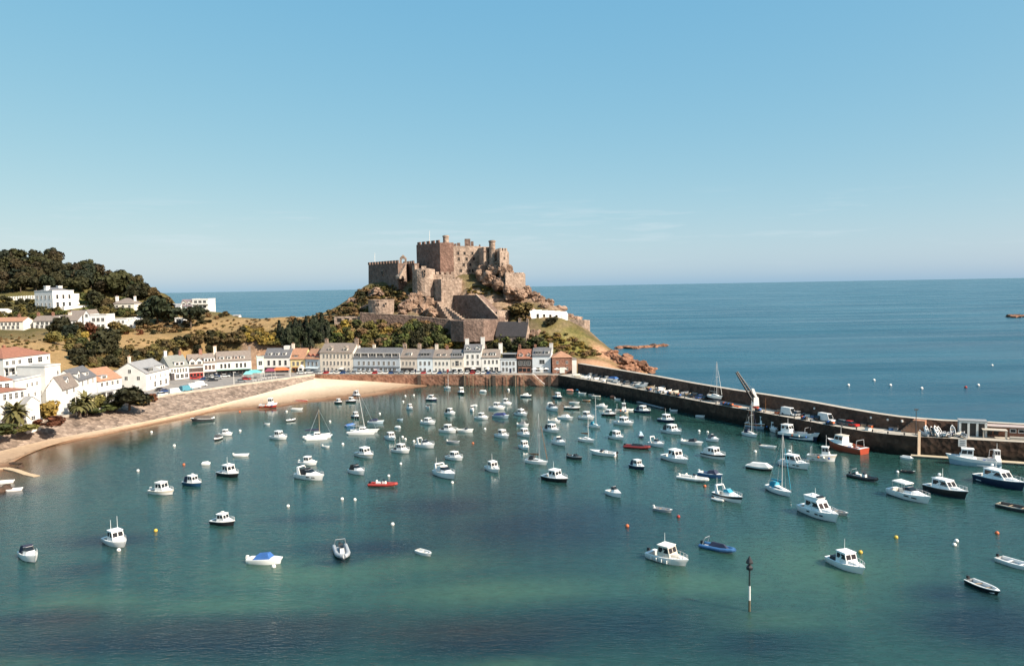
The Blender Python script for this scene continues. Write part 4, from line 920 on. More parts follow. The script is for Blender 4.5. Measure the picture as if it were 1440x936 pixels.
for px, Y, yt, w_ in ((657.5, 456, 336, 3.2), (664, 458, 339.5, 1.6), (640.5, 452, 342.5, 1.2), (645, 455, 341.5, 1.8), (674.5, 456, 344, .9)):
    x, y = X(px, 345, Y); MB().use(castle_shaded).box(x - w_ / 2, x + w_ / 2, y - w_ / 2, y + w_ / 2, Z(px, 350, Y), Z(px, yt, Y)).build('roof_turret', castle)
rb, rz_, ro = block('east_tower', [(693, 455), (703, 431), (714.5, 436), (716, 462), (700, 466)], 352.5, 388, castle_lit, cren=(0, 1), mw=1.2)
openings(rb, [(709, 363), (706, 371)], a=(703, 431), b=(714.5, 436), w=.8, h=1.2)
b2, _, bo = block('middle_ward_wall', [(698, 452), (711, 428), (737.5, 437), (739, 458), (712, 470)], 384.5, 411, castle_lit, drop=4)
mb = MB().use(castle_lit); merlons(mb, bo[1], bo[2], _, 3.0, .5, .5, .6); mb.build('battlement', b2)
# --- west tower (left), in shade
wt, wz, wo_ = block('west_tower', [(517.5, 470), (560, 440), (572, 446), (576, 476), (530, 492)], 369.5, 398, castle_shaded, cren=(0,), ref=1, mw=2.0, taper=.03)
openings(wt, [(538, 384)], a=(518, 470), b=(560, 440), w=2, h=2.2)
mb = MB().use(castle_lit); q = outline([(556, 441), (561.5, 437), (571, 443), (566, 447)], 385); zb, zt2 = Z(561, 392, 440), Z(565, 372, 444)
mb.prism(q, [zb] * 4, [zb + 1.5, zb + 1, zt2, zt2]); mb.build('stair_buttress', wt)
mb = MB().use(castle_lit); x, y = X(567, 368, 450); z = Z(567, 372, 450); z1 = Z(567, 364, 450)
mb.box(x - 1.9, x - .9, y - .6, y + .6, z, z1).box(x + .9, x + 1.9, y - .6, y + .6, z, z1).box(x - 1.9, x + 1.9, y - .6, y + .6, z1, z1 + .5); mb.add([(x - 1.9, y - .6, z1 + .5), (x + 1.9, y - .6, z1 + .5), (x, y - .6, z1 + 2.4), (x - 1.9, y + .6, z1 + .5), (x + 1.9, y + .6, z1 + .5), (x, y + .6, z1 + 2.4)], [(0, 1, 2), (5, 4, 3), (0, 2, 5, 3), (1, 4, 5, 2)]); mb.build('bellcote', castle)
block('curtain_wall', [(566, 462), (583, 445), (590, 448), (588, 470), (572, 476)], 370, 405, castle_shaded, cren=(0,), drop=8)
# --- round bastion below the keep
x, y = X(596, 385, 437); r = 6.3; zt1 = Z(596, 375.5, 431); zb1 = Z(596, 396, 431) - 8
mb = MB().use(castle_lit).lathe(x, y, [(r * 1.06, zb1), (r, zt1 - 2.5), (r * .98, zt1 - 1.2), (r * .5, zt1 - .6)], 18)
mb.prism([(x - r, y - 1), (x - r * .7, y - r * .72), (x - r * .5, y - r * .6), (x - r * .75, y)], zt1 - 3, zt1 + 1.2); mb.prism([(x - r * .1, y - r * .95), (x + r * .3, y - r * .9), (x + r * .3, y - r * .7), (x - r * .1, y - r * .7)], zt1 - 3, zt1 + .6)
bast = mb.build('round_bastion', castle); openings(bast, [(597, 381), (597, 386)], a=(590, 430.4), b=(603, 430.4), w=.9, h=1.2)
block('outwork_wall', [(606, 446), (612, 438), (640, 440), (640, 450), (606, 452)], 386, 396, castle_lit, drop=6, mw=1.6, cren=(1,))
# --- lower wall, shaded flank and lit flank
lw, lz, lo = block('lower_ward_wall', [(583, 451), (620.5, 428), (649, 434), (652, 446), (590, 458)], 392.5, 417, castle_lit, drop=8)
mb = MB().use(castle_lit); merlons(mb, lo[1], lo[2], lz, 1.4, .8, .9, .6); mb.build('battlement', lw)
mb = MB().use(castle_lit); q = outline([(613, 431), (620.6, 426), (624, 427.5), (617, 433)], 410); mb.prism(q, Z(618, 440, 427) - 2, Z(618, 412, 427)); mb.build('buttress_tower', castle)
# --- angled bastion: dark shaded face and lit face
mb = MB().use(castle_shaded)
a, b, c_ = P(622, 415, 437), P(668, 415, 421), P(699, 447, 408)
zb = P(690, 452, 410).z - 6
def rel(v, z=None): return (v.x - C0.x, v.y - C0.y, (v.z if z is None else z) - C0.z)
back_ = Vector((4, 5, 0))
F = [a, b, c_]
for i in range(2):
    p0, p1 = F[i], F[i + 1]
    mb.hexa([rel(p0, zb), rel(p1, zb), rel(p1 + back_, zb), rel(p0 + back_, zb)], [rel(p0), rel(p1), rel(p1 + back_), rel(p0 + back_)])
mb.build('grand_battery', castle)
mb = MB().use(castle_lit)
p0, p1 = P(668.5, 415, 421), P(700, 448, 407.5)
nrm = Vector((.5, .6, 0)); mb.hexa([rel(p0, p0.z - .01), rel(p1, p1.z - .01), rel(p1 + nrm * 1.5, p1.z - .01), rel(p0 + nrm * 1.5, p0.z - .01)], [rel(p0, p0.z + .8), rel(p1, p1.z + .8), rel(p1 + nrm * 1.5, p1.z + .8), rel(p0 + nrm * 1.5, p0.z + .8)]); mb.build('coping', castle)
block('terrace_wall', [(672, 424), (709, 431), (711, 440), (672, 438)], 420.5, 438, castle_lit, drop=6, ref=0)
block('lower_terrace_wall', [(699, 410), (713, 415), (718, 422), (701, 420)], 437, 452, castle_lit, drop=6, ref=0)
# stair ramp
mb = MB().use(castle_lit); p0, p1 = P(613, 424, 425), P(634, 455, 412)
for i in range(9):
    u = i / 9; q = p0.lerp(p1, u); q2 = p0.lerp(p1, u + 1 / 9); mb.hexa([rel(q, q.z - 6), rel(q2, q2.z - 6), rel(q2 + Vector((2.2, .9, 0)), q2.z - 6), rel(q + Vector((2.2, .9, 0)), q.z - 6)], [rel(q), rel(q2, q.z), rel(q2 + Vector((2.2, .9, 0)), q.z), rel(q + Vector((2.2, .9, 0)))])
mb.build('stairway', castle)
mb = MB().use(castle_lit); p0, p1 = P(626, 432, 421), P(649, 449, 411)
for i in range(7):
    u = i / 7; q = p0.lerp(p1, u); q2 = p0.lerp(p1, u + 1 / 7); mb.hexa([rel(q, q.z - 6), rel(q2, q2.z - 6), rel(q2 + Vector((1.4, .9, 0)), q2.z - 6), rel(q + Vector((1.4, .9, 0)), q.z - 6)], [rel(q), rel(q2, q.z), rel(q2 + Vector((1.4, .9, 0)), q.z), rel(q + Vector((1.4, .9, 0)))])
mb.build('stairway', castle)
# --- round battery tower on the left and the long outer wall
x, y = X(536, 430, 421); mb = MB().use(castle_lit).lathe(x, y, [(6.6, Z(536, 441, 415) - 4), (7.0, Z(536, 423, 415)), (7.2, Z(536, 422.6, 415)), (7.2, Z(536, 421.2, 415)), (6.4, Z(536, 421.2, 415)), (6.4, Z(536, 423, 415))], 20); bt = mb.build('battery_tower', castle)
openings(bt, [(532, 427), (542.5, 427)], a=(526, 414), b=(546, 414), w=.8, h=.8)
wall_pts = [(506, 440, 412), (540, 442, 410), (575, 444, 408), (605, 447, 405), (632, 450, 402), (634, 451, 400), (652, 449.5, 397), (681, 449.5, 398), (684, 450, 399), (703, 452, 407)]
mb = MB().use(castle_shaded); W3 = [P(*a) for a in wall_pts]
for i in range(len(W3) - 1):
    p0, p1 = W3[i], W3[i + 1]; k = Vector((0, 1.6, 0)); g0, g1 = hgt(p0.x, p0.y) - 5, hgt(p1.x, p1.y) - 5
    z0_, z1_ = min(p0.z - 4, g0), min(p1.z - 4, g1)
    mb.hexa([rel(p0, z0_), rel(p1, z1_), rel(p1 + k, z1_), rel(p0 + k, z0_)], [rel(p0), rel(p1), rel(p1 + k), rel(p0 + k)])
    mb.use(castle_lit); mb.hexa([rel(p0 + Vector((0, -.1, 0)), p0.z + .01), rel(p1 + Vector((0, -.1, 0)), p1.z + .01), rel(p1 + k, p1.z + .01), rel(p0 + k, p0.z + .01)], [rel(p0 + Vector((0, -.1, 0)), p0.z + .35), rel(p1 + Vector((0, -.1, 0)), p1.z + .35), rel(p1 + k, p1.z + .35), rel(p0 + k, p0.z + .35)]); mb.use(castle_shaded)
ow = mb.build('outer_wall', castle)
block('gate_bastion', [(632.5, 402), (634, 396), (652, 392), (680, 392), (703, 406), (700, 412), (640, 412)], 451, 472, castle_shaded, drop=3, ref=2)
mb = MB().use(castle_lit)
q = P(492, 448, 414); mb.box(q.x - C0.x - 8, q.x - C0.x + 6, q.y - C0.y - 1, q.y - C0.y + 3, q.z - C0.z - 3, q.z - C0.z + 1.2); mb.use(slit)
for i in range(3): mb.box(q.x - C0.x - 6.5 + i * 4, q.x - C0.x - 4.2 + i * 4, q.y - C0.y - 1.05, q.y - C0.y - .5, q.z - C0.z - 1.6, q.z - C0.z + .4)
mb.build('entrance_lodge', castle)
# end wall of the outer ward, far right
e0, e1, e2 = P(786, 449, 420), P(822, 449.5, 420), P(829.5, 450, 424)
mb = MB().use(castle_lit)
for p0, p1 in ((e1, e2), (e0, e1)):
    k = Vector((0, 1.4, 0)); zz = min(P(822, 466, 420).z, p1.z - 4) - 2; mb.hexa([rel(p0, zz), rel(p1, zz), rel(p1 + k, zz), rel(p0 + k, zz)], [rel(p0), rel(p1), rel(p1 + k), rel(p0 + k)])
mb.build('end_wall', castle)
# flagpoles
for px, Y, yt, yb in ((527, 470, 356, 370), (604, 455, 325, 342)):
    p0, p1 = P(px, yb, Y), P(px, yt, Y); mb = MB().use(white).tube(p0 - C0, p1 - C0, .16, .1).use(alu).ball(p1 - C0, .2); mb.build('flagpole', castle)

# ruined barrack with dark slate roof, marquee
A = P(697, 474, 400); B = P(740, 474, 396)
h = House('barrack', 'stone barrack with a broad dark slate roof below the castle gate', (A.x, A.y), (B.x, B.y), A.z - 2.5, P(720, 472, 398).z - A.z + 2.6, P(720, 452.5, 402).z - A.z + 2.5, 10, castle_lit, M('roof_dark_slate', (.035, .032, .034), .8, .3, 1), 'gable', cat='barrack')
h.row(4, .9, .9, 1.0, fr=castle_lit, gl=slit); h.win(4.2, h.H - .9, 1.0, 1.4, side='R', fr=castle_lit, gl=slit); h.win(6.4, h.H - .9, 1.0, 1.4, side='R', fr=castle_lit, gl=slit)
h.chimney(.72, 1.6, 1.3, castle_lit, pots=1); h.chimney(.98, 1.4, 1.2, castle_lit, pots=1)
A, B = T(746, 448.5), T(799, 451.5)
mq = empty('marquee', (A.x, A.y, A.z + .2), math.atan2(B.y - A.y, B.x - A.x)); tag(mq, 'long white marquee tent on the castle slope above the green bank', 'marquee')
L = math.dist(A.xy, B.xy); canv = M('marquee_canvas', (.82, .8, .76), .8, .04, .5); mb = MB().use(canv); n = 6
for i in range(n):
    x0, x1 = L * i / n, L * (i + 1) / n; zr = 4.6 - i * .28; ze = 2.7 - i * .28
    mb.add([(x0, 0, ze), (x1, 0, ze), (x1, 3, zr), (x0, 3, zr), (x0, 6, ze), (x1, 6, ze)], [(0, 1, 2, 3), (3, 2, 5, 4), (0, 3, 4), (1, 5, 2)])
mb.build('canopy', mq); mb = MB().use(canv)
for i in range(n):
    x0, x1 = L * i / n, L * (i + 1) / n; ze = 2.7 - i * .28; mb.box(x0 + (.0 if i in (0, 5) else 1.2), x1, .05, .1, -1.5, ze)
mb.box(.02, .08, .1, 5.9, -1.5, 2.6).box(L - .08, L - .02, .1, 5.9, -1.5, 1.2); mb.build('side_wall', mq)
for i in range(n + 1): MB().use(alu).tube((L * i / n, -.05, -1.5), (L * i / n, -.05, 2.7 - i * .26), .07).build('pole', mq)

# ================================================================== ROCKS
def rock(name, label, c, r, seed=0, mt_=None, n=3, group=None, sq=(1, 1, 1)):
    """jointed rock: a sphere cut by many planes, then split into steps and cracks"""
    import bmesh
    bm = bmesh.new(); bmesh.ops.create_icosphere(bm, subdivisions=n + 1, radius=1)
    rr = np.random.RandomState(seed); P_ = rr.normal(size=(30, 3)); P_ /= np.linalg.norm(P_, axis=1)[:, None]; D_ = rr.uniform(.62, .98, 30)
    J = rr.normal(size=(26, 3)); J /= np.linalg.norm(J, axis=1)[:, None]; H_ = rr.uniform(.72, 1.22, 26)
    for v in bm.verts:
        d = np.array(v.co.normalized()); t = P_ @ d; k = min(1.1, float(np.min(np.where(t > .05, D_ / np.maximum(t, .05), 9))))
        dj = J @ d; o_ = np.argsort(-dj); k *= H_[o_[0]]; crack = dj[o_[0]] - dj[o_[1]]
        if crack < .05: k *= .86
        v.co = Vector((d[0] * r * sq[0] * k, d[1] * r * sq[1] * k, d[2] * r * sq[2] * k))
    me = bpy.data.meshes.new(name); bm.to_mesh(me); bm.free(); me.materials.append(mt_ or rockm)
    o = link(me, name, None, c); o.rotation_euler = (0, 0, seed * 1.3)
    return tag(o, label, 'rock', group)
i = 0
for px, py, Y, r, sq, lab in (
    (583, 424, 428, 6, (1, .9, 1.3), 'craggy sunlit granite outcrop below the round bastion'), (571, 431, 422, 4.5, (1, 1, 1), 'rounded boulder at the left foot of the granite outcrop'), (594, 436, 420, 5, (1, .8, 1.2), 'split granite boulder below the crag beside the outer wall'),
    (604, 424, 424, 3.6, (1, 1, 1), 'small pale boulder beside the shaded lower ward wall'), (606, 440, 416, 4, (1.2, 1, 1), 'dark wedge of rock above the long outer wall'), (566, 441, 416, 3.4, (1.3, 1, .8), 'low boulder right of the round battery tower'),
    (697, 378, 436, 4.4, (1.1, 1, 1.2), 'crag bulging out under the east tower'), (689, 392, 434, 5.0, (1, 1, 1.3), 'tall rock face between the keep and the east tower'), (708, 381, 433, 3.6, (1, 1, 1), 'pale knob of rock at the foot of the east tower'),
    (677, 385, 440, 4.6, (1, 1, 1.4), 'shadowed cleft rock beside the great hall'), (717, 380, 436, 2.6, (.7, 1, 1.7), 'dark upright rock at the right end of the keep'), (703, 398, 432, 5, (1.4, 1, 1), 'broad ledge of rock above the grass terrace'),
    (733, 414, 432, 4.2, (1.2, 1, 1), 'boulder under the middle ward wall'), (748, 416, 436, 4, (1.3, 1, .9), 'jagged boulder on the right skyline of the mount'), (757, 424, 434, 4.6, (1.3, 1, .9), 'second jagged boulder down the right skyline'), (770, 428, 436, 4.6, (1.5, 1, .8), 'brown slab of rock above the marquee'), (784, 437, 434, 4.6, (1.6, 1, .8), 'dark slab sloping to the sea right of the marquee'), (801, 446, 430, 3.6, (1.6, 1, .7), 'lowest slab behind the end wall'),
    (745, 436, 424, 3, (1, 1, .8), 'pale boulder just left of the marquee'), (498, 428, 440, 5, (1.3, 1, .9), 'dark boulder on the left shoulder of the mount'), (529, 411, 440, 4.5, (1.5, 1, .8), 'brown rock below the west tower'), (512, 436, 426, 3.5, (1.2, 1, .8), 'small boulder left of the round battery tower'),
    (713, 407, 427, 3.4, (1.2, 1, 1), 'broken rock under the left corner of the middle ward wall'), (723, 410, 429, 3.2, (1.3, 1, .9), 'broken rock under the middle of the middle ward wall'), (742, 409, 436, 3.4, (1.2, 1, 1.2), 'rock shoulder just right of the middle ward wall'), (762, 432, 428, 3.2, (1.5, 1, .8), 'brown rock behind the left end of the marquee'), (812, 449, 429, 3, (1.4, 1, .8), 'rock behind the right end of the marquee'), (752, 470, 404, 3.4, (1.1, 1, 1), 'pale cut rock face right of the dark roofed barrack'), (664, 470, 399, 3, (1.4, .9, .8), 'low rock below the gate bastion')):
    i += 1; rock('boulder', lab, P(px, py, Y), r, i, n=3, sq=sq)
for px, py, r, sq, lab in (
    (886, 512, 5, (1.7, 1.2, .9), 'reddish shore rock with a dark cave at the pier root'), (900, 516, 4.8, (1.6, 1.1, .9), 'reddish shore rock in the middle of the headland tip'), (914, 520, 3.6, (1.6, 1.1, .7), 'outermost reddish rock of the headland'), (870, 508, 4.6, (1.4, 1, 1), 'rusty rock at the foot of the earth slope'), (878, 519, 3.6, (1.6, 1, .8), 'dark rock right behind the parapet'), (895, 523, 3, (1.6, 1, .7), 'low red rock close behind the parapet'), (860, 500, 4, (1.3, 1, 1), 'upper rusty rock on the shore slope')):
    i += 1; g = T(px, py) or G(px, py, 1.5); rock('shore_rock', lab, (g.x, g.y, max(g.z, .2)), r, i, rockred, 3, sq=sq)
for px, py, r, sq, lab in ((872, 489, 3.6, (2.6, 1.3, .8), 'left rock of the offshore reef'), (888, 489.5, 3.8, (3, 1.3, .7), 'second rock of the offshore reef'), (905, 488.5, 3.2, (3, 1.2, .6), 'third rock of the offshore reef'), (918, 487, 3.4, (2.2, 1.2, .8), 'fourth rock of the offshore reef'), (931, 486.5, 2.8, (2.4, 1.2, .8), 'right rock of the offshore reef'), (1424, 445.5, 9, (2.4, 1.2, .4), 'dark flat rock on the sea near the right edge'), (1440, 445.2, 8, (2, 1.2, .35), 'dark flat rock cut by the right edge')):
    i += 1; g = G(px, py, 0); rock('sea_rock', lab, g, r, i, rockred, 3, sq=sq)
for px, py, r, sq, lab in ((4, 690, 1.4, (2.2, 1.2, .8), 'dark weedy rock at the left edge by the moored dinghies'), (10, 683, .9, (2.0, 1.2, .8), 'small dark rock behind the weedy one'), (22, 652, 1.0, (2, 1, .7), 'reddish rock beside the wooden slipway'), (29, 656, .7, (2, 1, .7), 'low rock at the end of the wooden slipway')):
    i += 1; g = G(px, py, 0.1); rock('beach_rock', lab, g, r, i, stone('weedy_rock', (.04, .03, .022), (.08, .055, .04), (.13, .08, .06), .8), 2, sq=sq)

# ================================================================== TREES AND SHRUBS
LEAF = {'wood': leafmat('leaves_wood', (0.04, 0.034, 0.018)), 'dark': leafmat('leaves_dark_green', (0.032, 0.034, 0.016)), 'pine': leafmat('leaves_pine', (0.022, 0.03, 0.018), .4), 'olive': leafmat('leaves_olive', (0.11, 0.1, 0.035)), 'brown': leafmat('leaves_brown_green', (0.1, 0.078, 0.036)),
        'yellow': leafmat('leaves_yellow_green', (0.2, 0.15, 0.04)), 'red': leafmat('leaves_rust', (0.12, 0.05, 0.028)), 'green': leafmat('leaves_mid_green', (0.065, 0.08, 0.028)), 'heath': leafmat('leaves_heath', (0.17, 0.115, 0.06))}
def crown_mesh(seed, leaves, lobes, flat=1.0, size=.085, lo=.22):
    """unit crown: base at z=0, top at 1, half width about .5; leaf clumps spread through several lobes"""
    r = np.random.RandomState(seed); mb = MB(); L = []
    for k in range(lobes):
        a = r.uniform(0, 2 * PI); d = r.uniform(.05, .32) if k else 0; L.append((d * math.cos(a), d * math.sin(a), r.uniform(lo + .12, .76) if k else .55, r.uniform(.16, .28) if k else .34))
    vs = []; fs = []
    for i in range(leaves):
        x, y, z, rad = L[r.randint(len(L))]
        d = r.normal(size=3); d /= np.linalg.norm(d); q = np.array([x, y, z]) + d * rad * (r.uniform(.35, 1.06) ** .5) * np.array([1, 1, flat]) * np.array([1, 1, .95])
        if q[2] < lo * .6: q[2] = lo * .6 + r.uniform(0, .1)
        nrm = d + r.normal(size=3) * .55; nrm /= np.linalg.norm(nrm); t = np.cross(nrm, r.normal(size=3)); t /= np.linalg.norm(t); b = np.cross(nrm, t); s = size * r.uniform(.6, 1.35)
        n0 = len(vs); vs += [tuple(q + t * s), tuple(q + b * s * .8 + nrm * s * .2), tuple(q - t * s), tuple(q - b * s * .8 + nrm * s * .15)]; fs.append((n0, n0 + 1, n0 + 2, n0 + 3))
    me = bpy.data.meshes.new('crown'); me.from_pydata(vs, [], fs); me.update(); return me
def trunk_mesh(seed, h=.5):
    r = random.Random(seed); mb = MB().use(bark); mb.tube((0, 0, -.08), (.01, 0, h * .6), .035, .025, 7)
    for k in range(5):
        a = k * 1.26 + r.random(); mb.tube((.01, 0, h * .5), (.26 * math.cos(a), .26 * math.sin(a), h + .15 + .1 * r.random()), .018, .006, 5)
    return mb.mesh('trunk')
BROAD = [crown_mesh(10 + k, 850, 9) for k in range(5)]; BUSH = [crown_mesh(30 + k, 520, 8, .9, .1, .06) for k in range(5)]; PINE = [crown_mesh(50 + k, 560, 7, .5, .085, .5) for k in range(2)]
CONI = []
for k in range(3):
    r = np.random.RandomState(70 + k); vs = []; fs = []
    for i in range(620):
        z = r.uniform(.06, 1) ** .9; rad = (1 - z) * .36 + .05; a = r.uniform(0, 2 * PI); rr = rad * r.uniform(.5, 1.05); q = np.array([rr * math.cos(a), rr * math.sin(a), z]); nrm = np.array([math.cos(a), math.sin(a), .5]) + r.normal(size=3) * .5; nrm /= np.linalg.norm(nrm); t = np.cross(nrm, r.normal(size=3)); t /= np.linalg.norm(t); b = np.cross(nrm, t); s = .07 * r.uniform(.6, 1.3); n0 = len(vs)
        vs += [tuple(q + t * s), tuple(q + b * s), tuple(q - t * s), tuple(q - b * s)]; fs.append((n0, n0 + 1, n0 + 2, n0 + 3))
    me = bpy.data.meshes.new('crown'); me.from_pydata(vs, [], fs); me.update(); CONI.append(me)
TR = [trunk_mesh(k) for k in range(3)]
_cm = {}
def colored(me, kind):
    k = (me.name, kind)
    if k not in _cm:
        c = me.copy(); c.materials.append(LEAF[kind]); _cm[k] = c
    return _cm[k]
def tree(c, hgt_, wid, kind='dark', form='broad', label='', group=None, name='tree'):
    if c is None: return
    o = empty(name, (c[0], c[1], c[2] - .3), rnd.uniform(0, 6.28)); tag(o, label, 'tree', group)
    src = {'broad': BROAD, 'pine': PINE, 'coni': CONI}[form]
    cr = link(colored(rnd.choice(src), kind), 'crown', o); cr.scale = (wid, wid * rnd.uniform(.85, 1.1), hgt_)
    tk = link(rnd.choice(TR), 'trunk', o); tk.scale = (wid, wid, hgt_ * (1.35 if form == 'pine' else 1))
def shrub(c, h_, wid, kind, label, group=None, name='shrub'):
    if c is None: return
    o = link(colored(rnd.choice(BUSH), kind), name, None, (c[0], c[1], c[2] - h_ * .12), rnd.uniform(0, 6.28)); o.scale = (wid, wid * rnd.uniform(.85, 1.1), h_ * 1.1)
    tag(o, label, 'shrub', group)
def poly_pts(poly, n, sep):
    xs = [p[0] for p in poly]; ys = [p[1] for p in poly]; out = []; tries = 0
    while len(out) < n and tries < n * 60:
        tries += 1; q = (rnd.uniform(min(xs), max(xs)), rnd.uniform(min(ys), max(ys)))
        if not inside(poly, np.array([q[0]]), np.array([q[1]]))[0]: continue
        if any(abs(q[0] - o[0]) < sep and abs(q[1] - o[1]) < sep * .55 for o in out): continue
        out.append(q)
    return out
# hilltop wood
wood_g = 'trees in the hilltop wood'
crest = [(-200, 362), (-60, 368), (0, 369), (40, 365), (75, 370), (100, 379), (150, 394), (190, 408), (215, 420)]
basel = [(215, 424), (190, 424), (150, 420), (130, 411), (80, 410), (40, 411), (0, 412), (-200, 412)]
for q in poly_pts(crest + basel, 165, 8):
    c = T(q[0], q[1], 380, 640)
    if c: tree(c, rnd.uniform(9, 12.5), rnd.uniform(8.5, 13), rnd.choice(['dark', 'dark', 'dark', 'dark', 'wood', 'wood', 'pine']), 'broad', 'dark broadleaf tree packed among others in the hilltop wood', wood_g, 'broadleaf_tree')
for px, py, h_, w_, lab in ((42, 366, 11.5, 18, 'tallest round crown on the skyline of the hilltop wood'), (162, 415, 17, 21, 'big dark rounded tree at the front of the wood above the cream villa'), (216, 419, 8, 9, 'last brown tree at the right end of the hilltop wood')):
    tree(T(px, py, 380), h_, w_, 'dark' if px != 216 else 'brown', 'broad', lab, None, 'broadleaf_tree')
# individual hillside trees
for px, py, h_, w_, k, f, lab in (
    (136, 434, 12, 13, 'dark', 'broad', 'dark green tree beside the right flank of the white mansion'), (122, 428, 8, 8, 'green', 'broad', 'mid green tree just behind the mansion terrace'), (221, 456, 18, 19, 'pine', 'broad', 'large dark conifer right of the hillside cottages'), (206, 446, 10, 10, 'dark', 'broad', 'dark tree left of the large conifer'), (239, 452, 10, 11, 'brown', 'broad', 'brownish tree right of the large conifer'),
    (268, 462, 14, 16, 'pine', 'pine', 'lone umbrella pine standing in the dry field'), (200, 462, 6, 9, 'dark', 'broad', 'low dark tree at the end of the white terrace'), (83, 470, 10, 12, 'dark', 'broad', 'dark tree in front of the long white cottage'), (96, 478, 8, 10, 'pine', 'broad', 'nearly black tree below the long white cottage'), (75, 484, 7, 9, 'olive', 'broad', 'olive tree behind the red roofed villa'),
    (127, 470, 7, 8, 'red', 'broad', 'purple leaved tree in front of the tall gable cottage'), (109, 466, 6, 8, 'brown', 'broad', 'brown tree under the grey roofed cottage'), (160, 470, 7, 8, 'brown', 'broad', 'brown tree under the low white house'), (172, 470, 6, 9, 'olive', 'broad', 'olive tree under the white sloping house'), (149, 505, 14, 15, 'dark', 'broad', 'round dark tree on the slope behind the rust roofed house'), (133, 506, 9, 10, 'dark', 'broad', 'smaller dark tree left of the round one on the slope'),
    (150, 435, 8, 9, 'brown', 'broad', 'brown tree left of the cream villa'), (196, 436, 6, 7, 'yellow', 'broad', 'yellowish tree right of the cream villa'), (735, 446, 9, 14, 'brown', 'broad', 'broad brown tree beside the marquee on the castle slope'), (775, 458, 5, 8, 'dark', 'broad', 'dark bushy tree under the marquee'), (182, 573, 8.5, 14, 'dark', 'broad', 'big dark spreading tree on the promenade in front of the low white wing')):
    tree(T(px, py) if py < 560 else G(px, py, ZQ), h_, w_, k, f, lab, None, 'conifer' if 'conifer' in lab else ('pine_tree' if f == 'pine' else 'broadleaf_tree'))
# belt of dark conifers in the dip behind the row
for q in poly_pts([(392, 476), (455, 462), (462, 478), (440, 490), (398, 492)], 34, 5):
    tree(T(*q), rnd.uniform(7, 10.5), rnd.uniform(5, 7.5), 'pine', rnd.choice(['coni', 'broad']), 'nearly black conifer in the belt behind the yellow house', 'dark conifer belt behind the waterfront', 'conifer')
# scrub in bands
UG = {}
def scatter(poly, n, sep, kinds, hr, wr, label, group, mode='shrub', y0=255):
    for q in poly_pts(poly, n, sep):
        c = T(q[0], q[1], y0)
        if not c or c.z < 2: continue
        h_, w_, k = rnd.uniform(*hr), rnd.uniform(*wr), rnd.choice(kinds)
        if mode == 'shrub': shrub(c, h_, w_, k, label, group)
        else:                                  # low ground cover: goes into one mass
            me = rnd.choice(BUSH); co = np.zeros(len(me.vertices) * 3); me.vertices.foreach_get('co', co); co = co.reshape(-1, 3)[:1000]
            a = rnd.uniform(0, 6.28); R_ = np.array([[math.cos(a), -math.sin(a), 0], [math.sin(a), math.cos(a), 0], [0, 0, 1]])
            UG.setdefault(k, []).append((co * [w_, w_, h_ * 1.1]) @ R_.T + [c.x, c.y, c.z - h_ * .12])
scatter([(100, 498), (130, 494), (200, 500), (232, 486), (345, 470), (345, 490), (300, 500), (240, 505), (200, 515), (160, 520), (105, 515)], 92, 5, ['brown', 'olive', 'dark', 'brown', 'dark'], (3.5, 6), (5, 8.5), 'rounded scrub bush in the thicket between the dry field and the left roofs', 'thicket above the left row')
scatter([(85, 478), (130, 478), (120, 500), (95, 500)], 12, 6, ['olive', 'green', 'yellow'], (3, 5), (4.5, 7), 'pale olive bush at the field corner behind the red roofed villa', 'bushes behind the red roofed villa')
scatter([(345, 462), (395, 470), (395, 492), (372, 492), (345, 480)], 30, 5, ['yellow', 'yellow', 'olive', 'brown'], (2, 4), (4, 6.5), 'yellowish gorse bush beside the footpath above the inn', 'gorse beside the footpath')
scatter([(455, 490), (470, 470), (500, 458), (560, 462), (600, 462), (640, 474), (700, 480), (700, 492), (455, 494)], 92, 5, ['olive', 'olive', 'yellow', 'green', 'dark', 'heath'], (3.5, 6.5), (5, 8.5), 'green scrub bush on the bank behind the waterfront row', 'scrub on the bank below the castle')
scatter([(560, 480), (600, 466), (625, 478), (640, 492), (565, 494)], 26, 5, ['dark', 'green', 'dark'], (5, 8.5), (6, 9), 'taller dark green bush behind the pale blue house', 'dark bushes behind the pale blue house')
scatter([(690, 482), (750, 482), (770, 490), (770, 498), (690, 496)], 28, 5, ['dark', 'green', 'brown', 'dark'], (3, 5.5), (4.5, 7.5), 'dark green bush behind the timbered house', 'bushes behind the timbered house')
scatter([(760, 470), (800, 470), (845, 500), (800, 508), (770, 495)], 75, 3, ['yellow', 'olive', 'heath'], (1, 2.2), (3, 5.5), 'low yellow green tuft on the bank above the pier root', 'tufts on the green bank', 'mass')
scatter([(485, 432), (515, 408), (560, 404), (578, 425), (560, 440), (500, 440), (470, 440)], 110, 3, ['dark', 'brown', 'heath', 'olive'], (1.8, 3.6), (3.5, 6.5), 'dark heathy bush on the shaded slope under the west tower', 'heath under the west tower', 'mass')
scatter([(560, 412), (605, 412), (605, 440), (560, 440)], 12, 5, ['green', 'dark', 'olive'], (1.5, 3), (2.5, 4.5), 'green bush growing among the crags under the bastion', 'bushes among the crags', 'mass')
scatter([(440, 447), (500, 434), (505, 446), (440, 458), (395, 452)], 26, 5, ['heath', 'brown', 'heath'], (1.6, 3.2), (4, 6.5), 'rusty heather bush on the neck of land left of the castle', 'heather left of the castle', 'mass')
scatter([(652, 404), (705, 404), (708, 416), (655, 414)], 22, 4, ['yellow', 'olive', 'green'], (.6, 1.4), (2, 4), 'low grass tuft on the terrace under the keep', 'tufts on the castle terrace', 'mass')
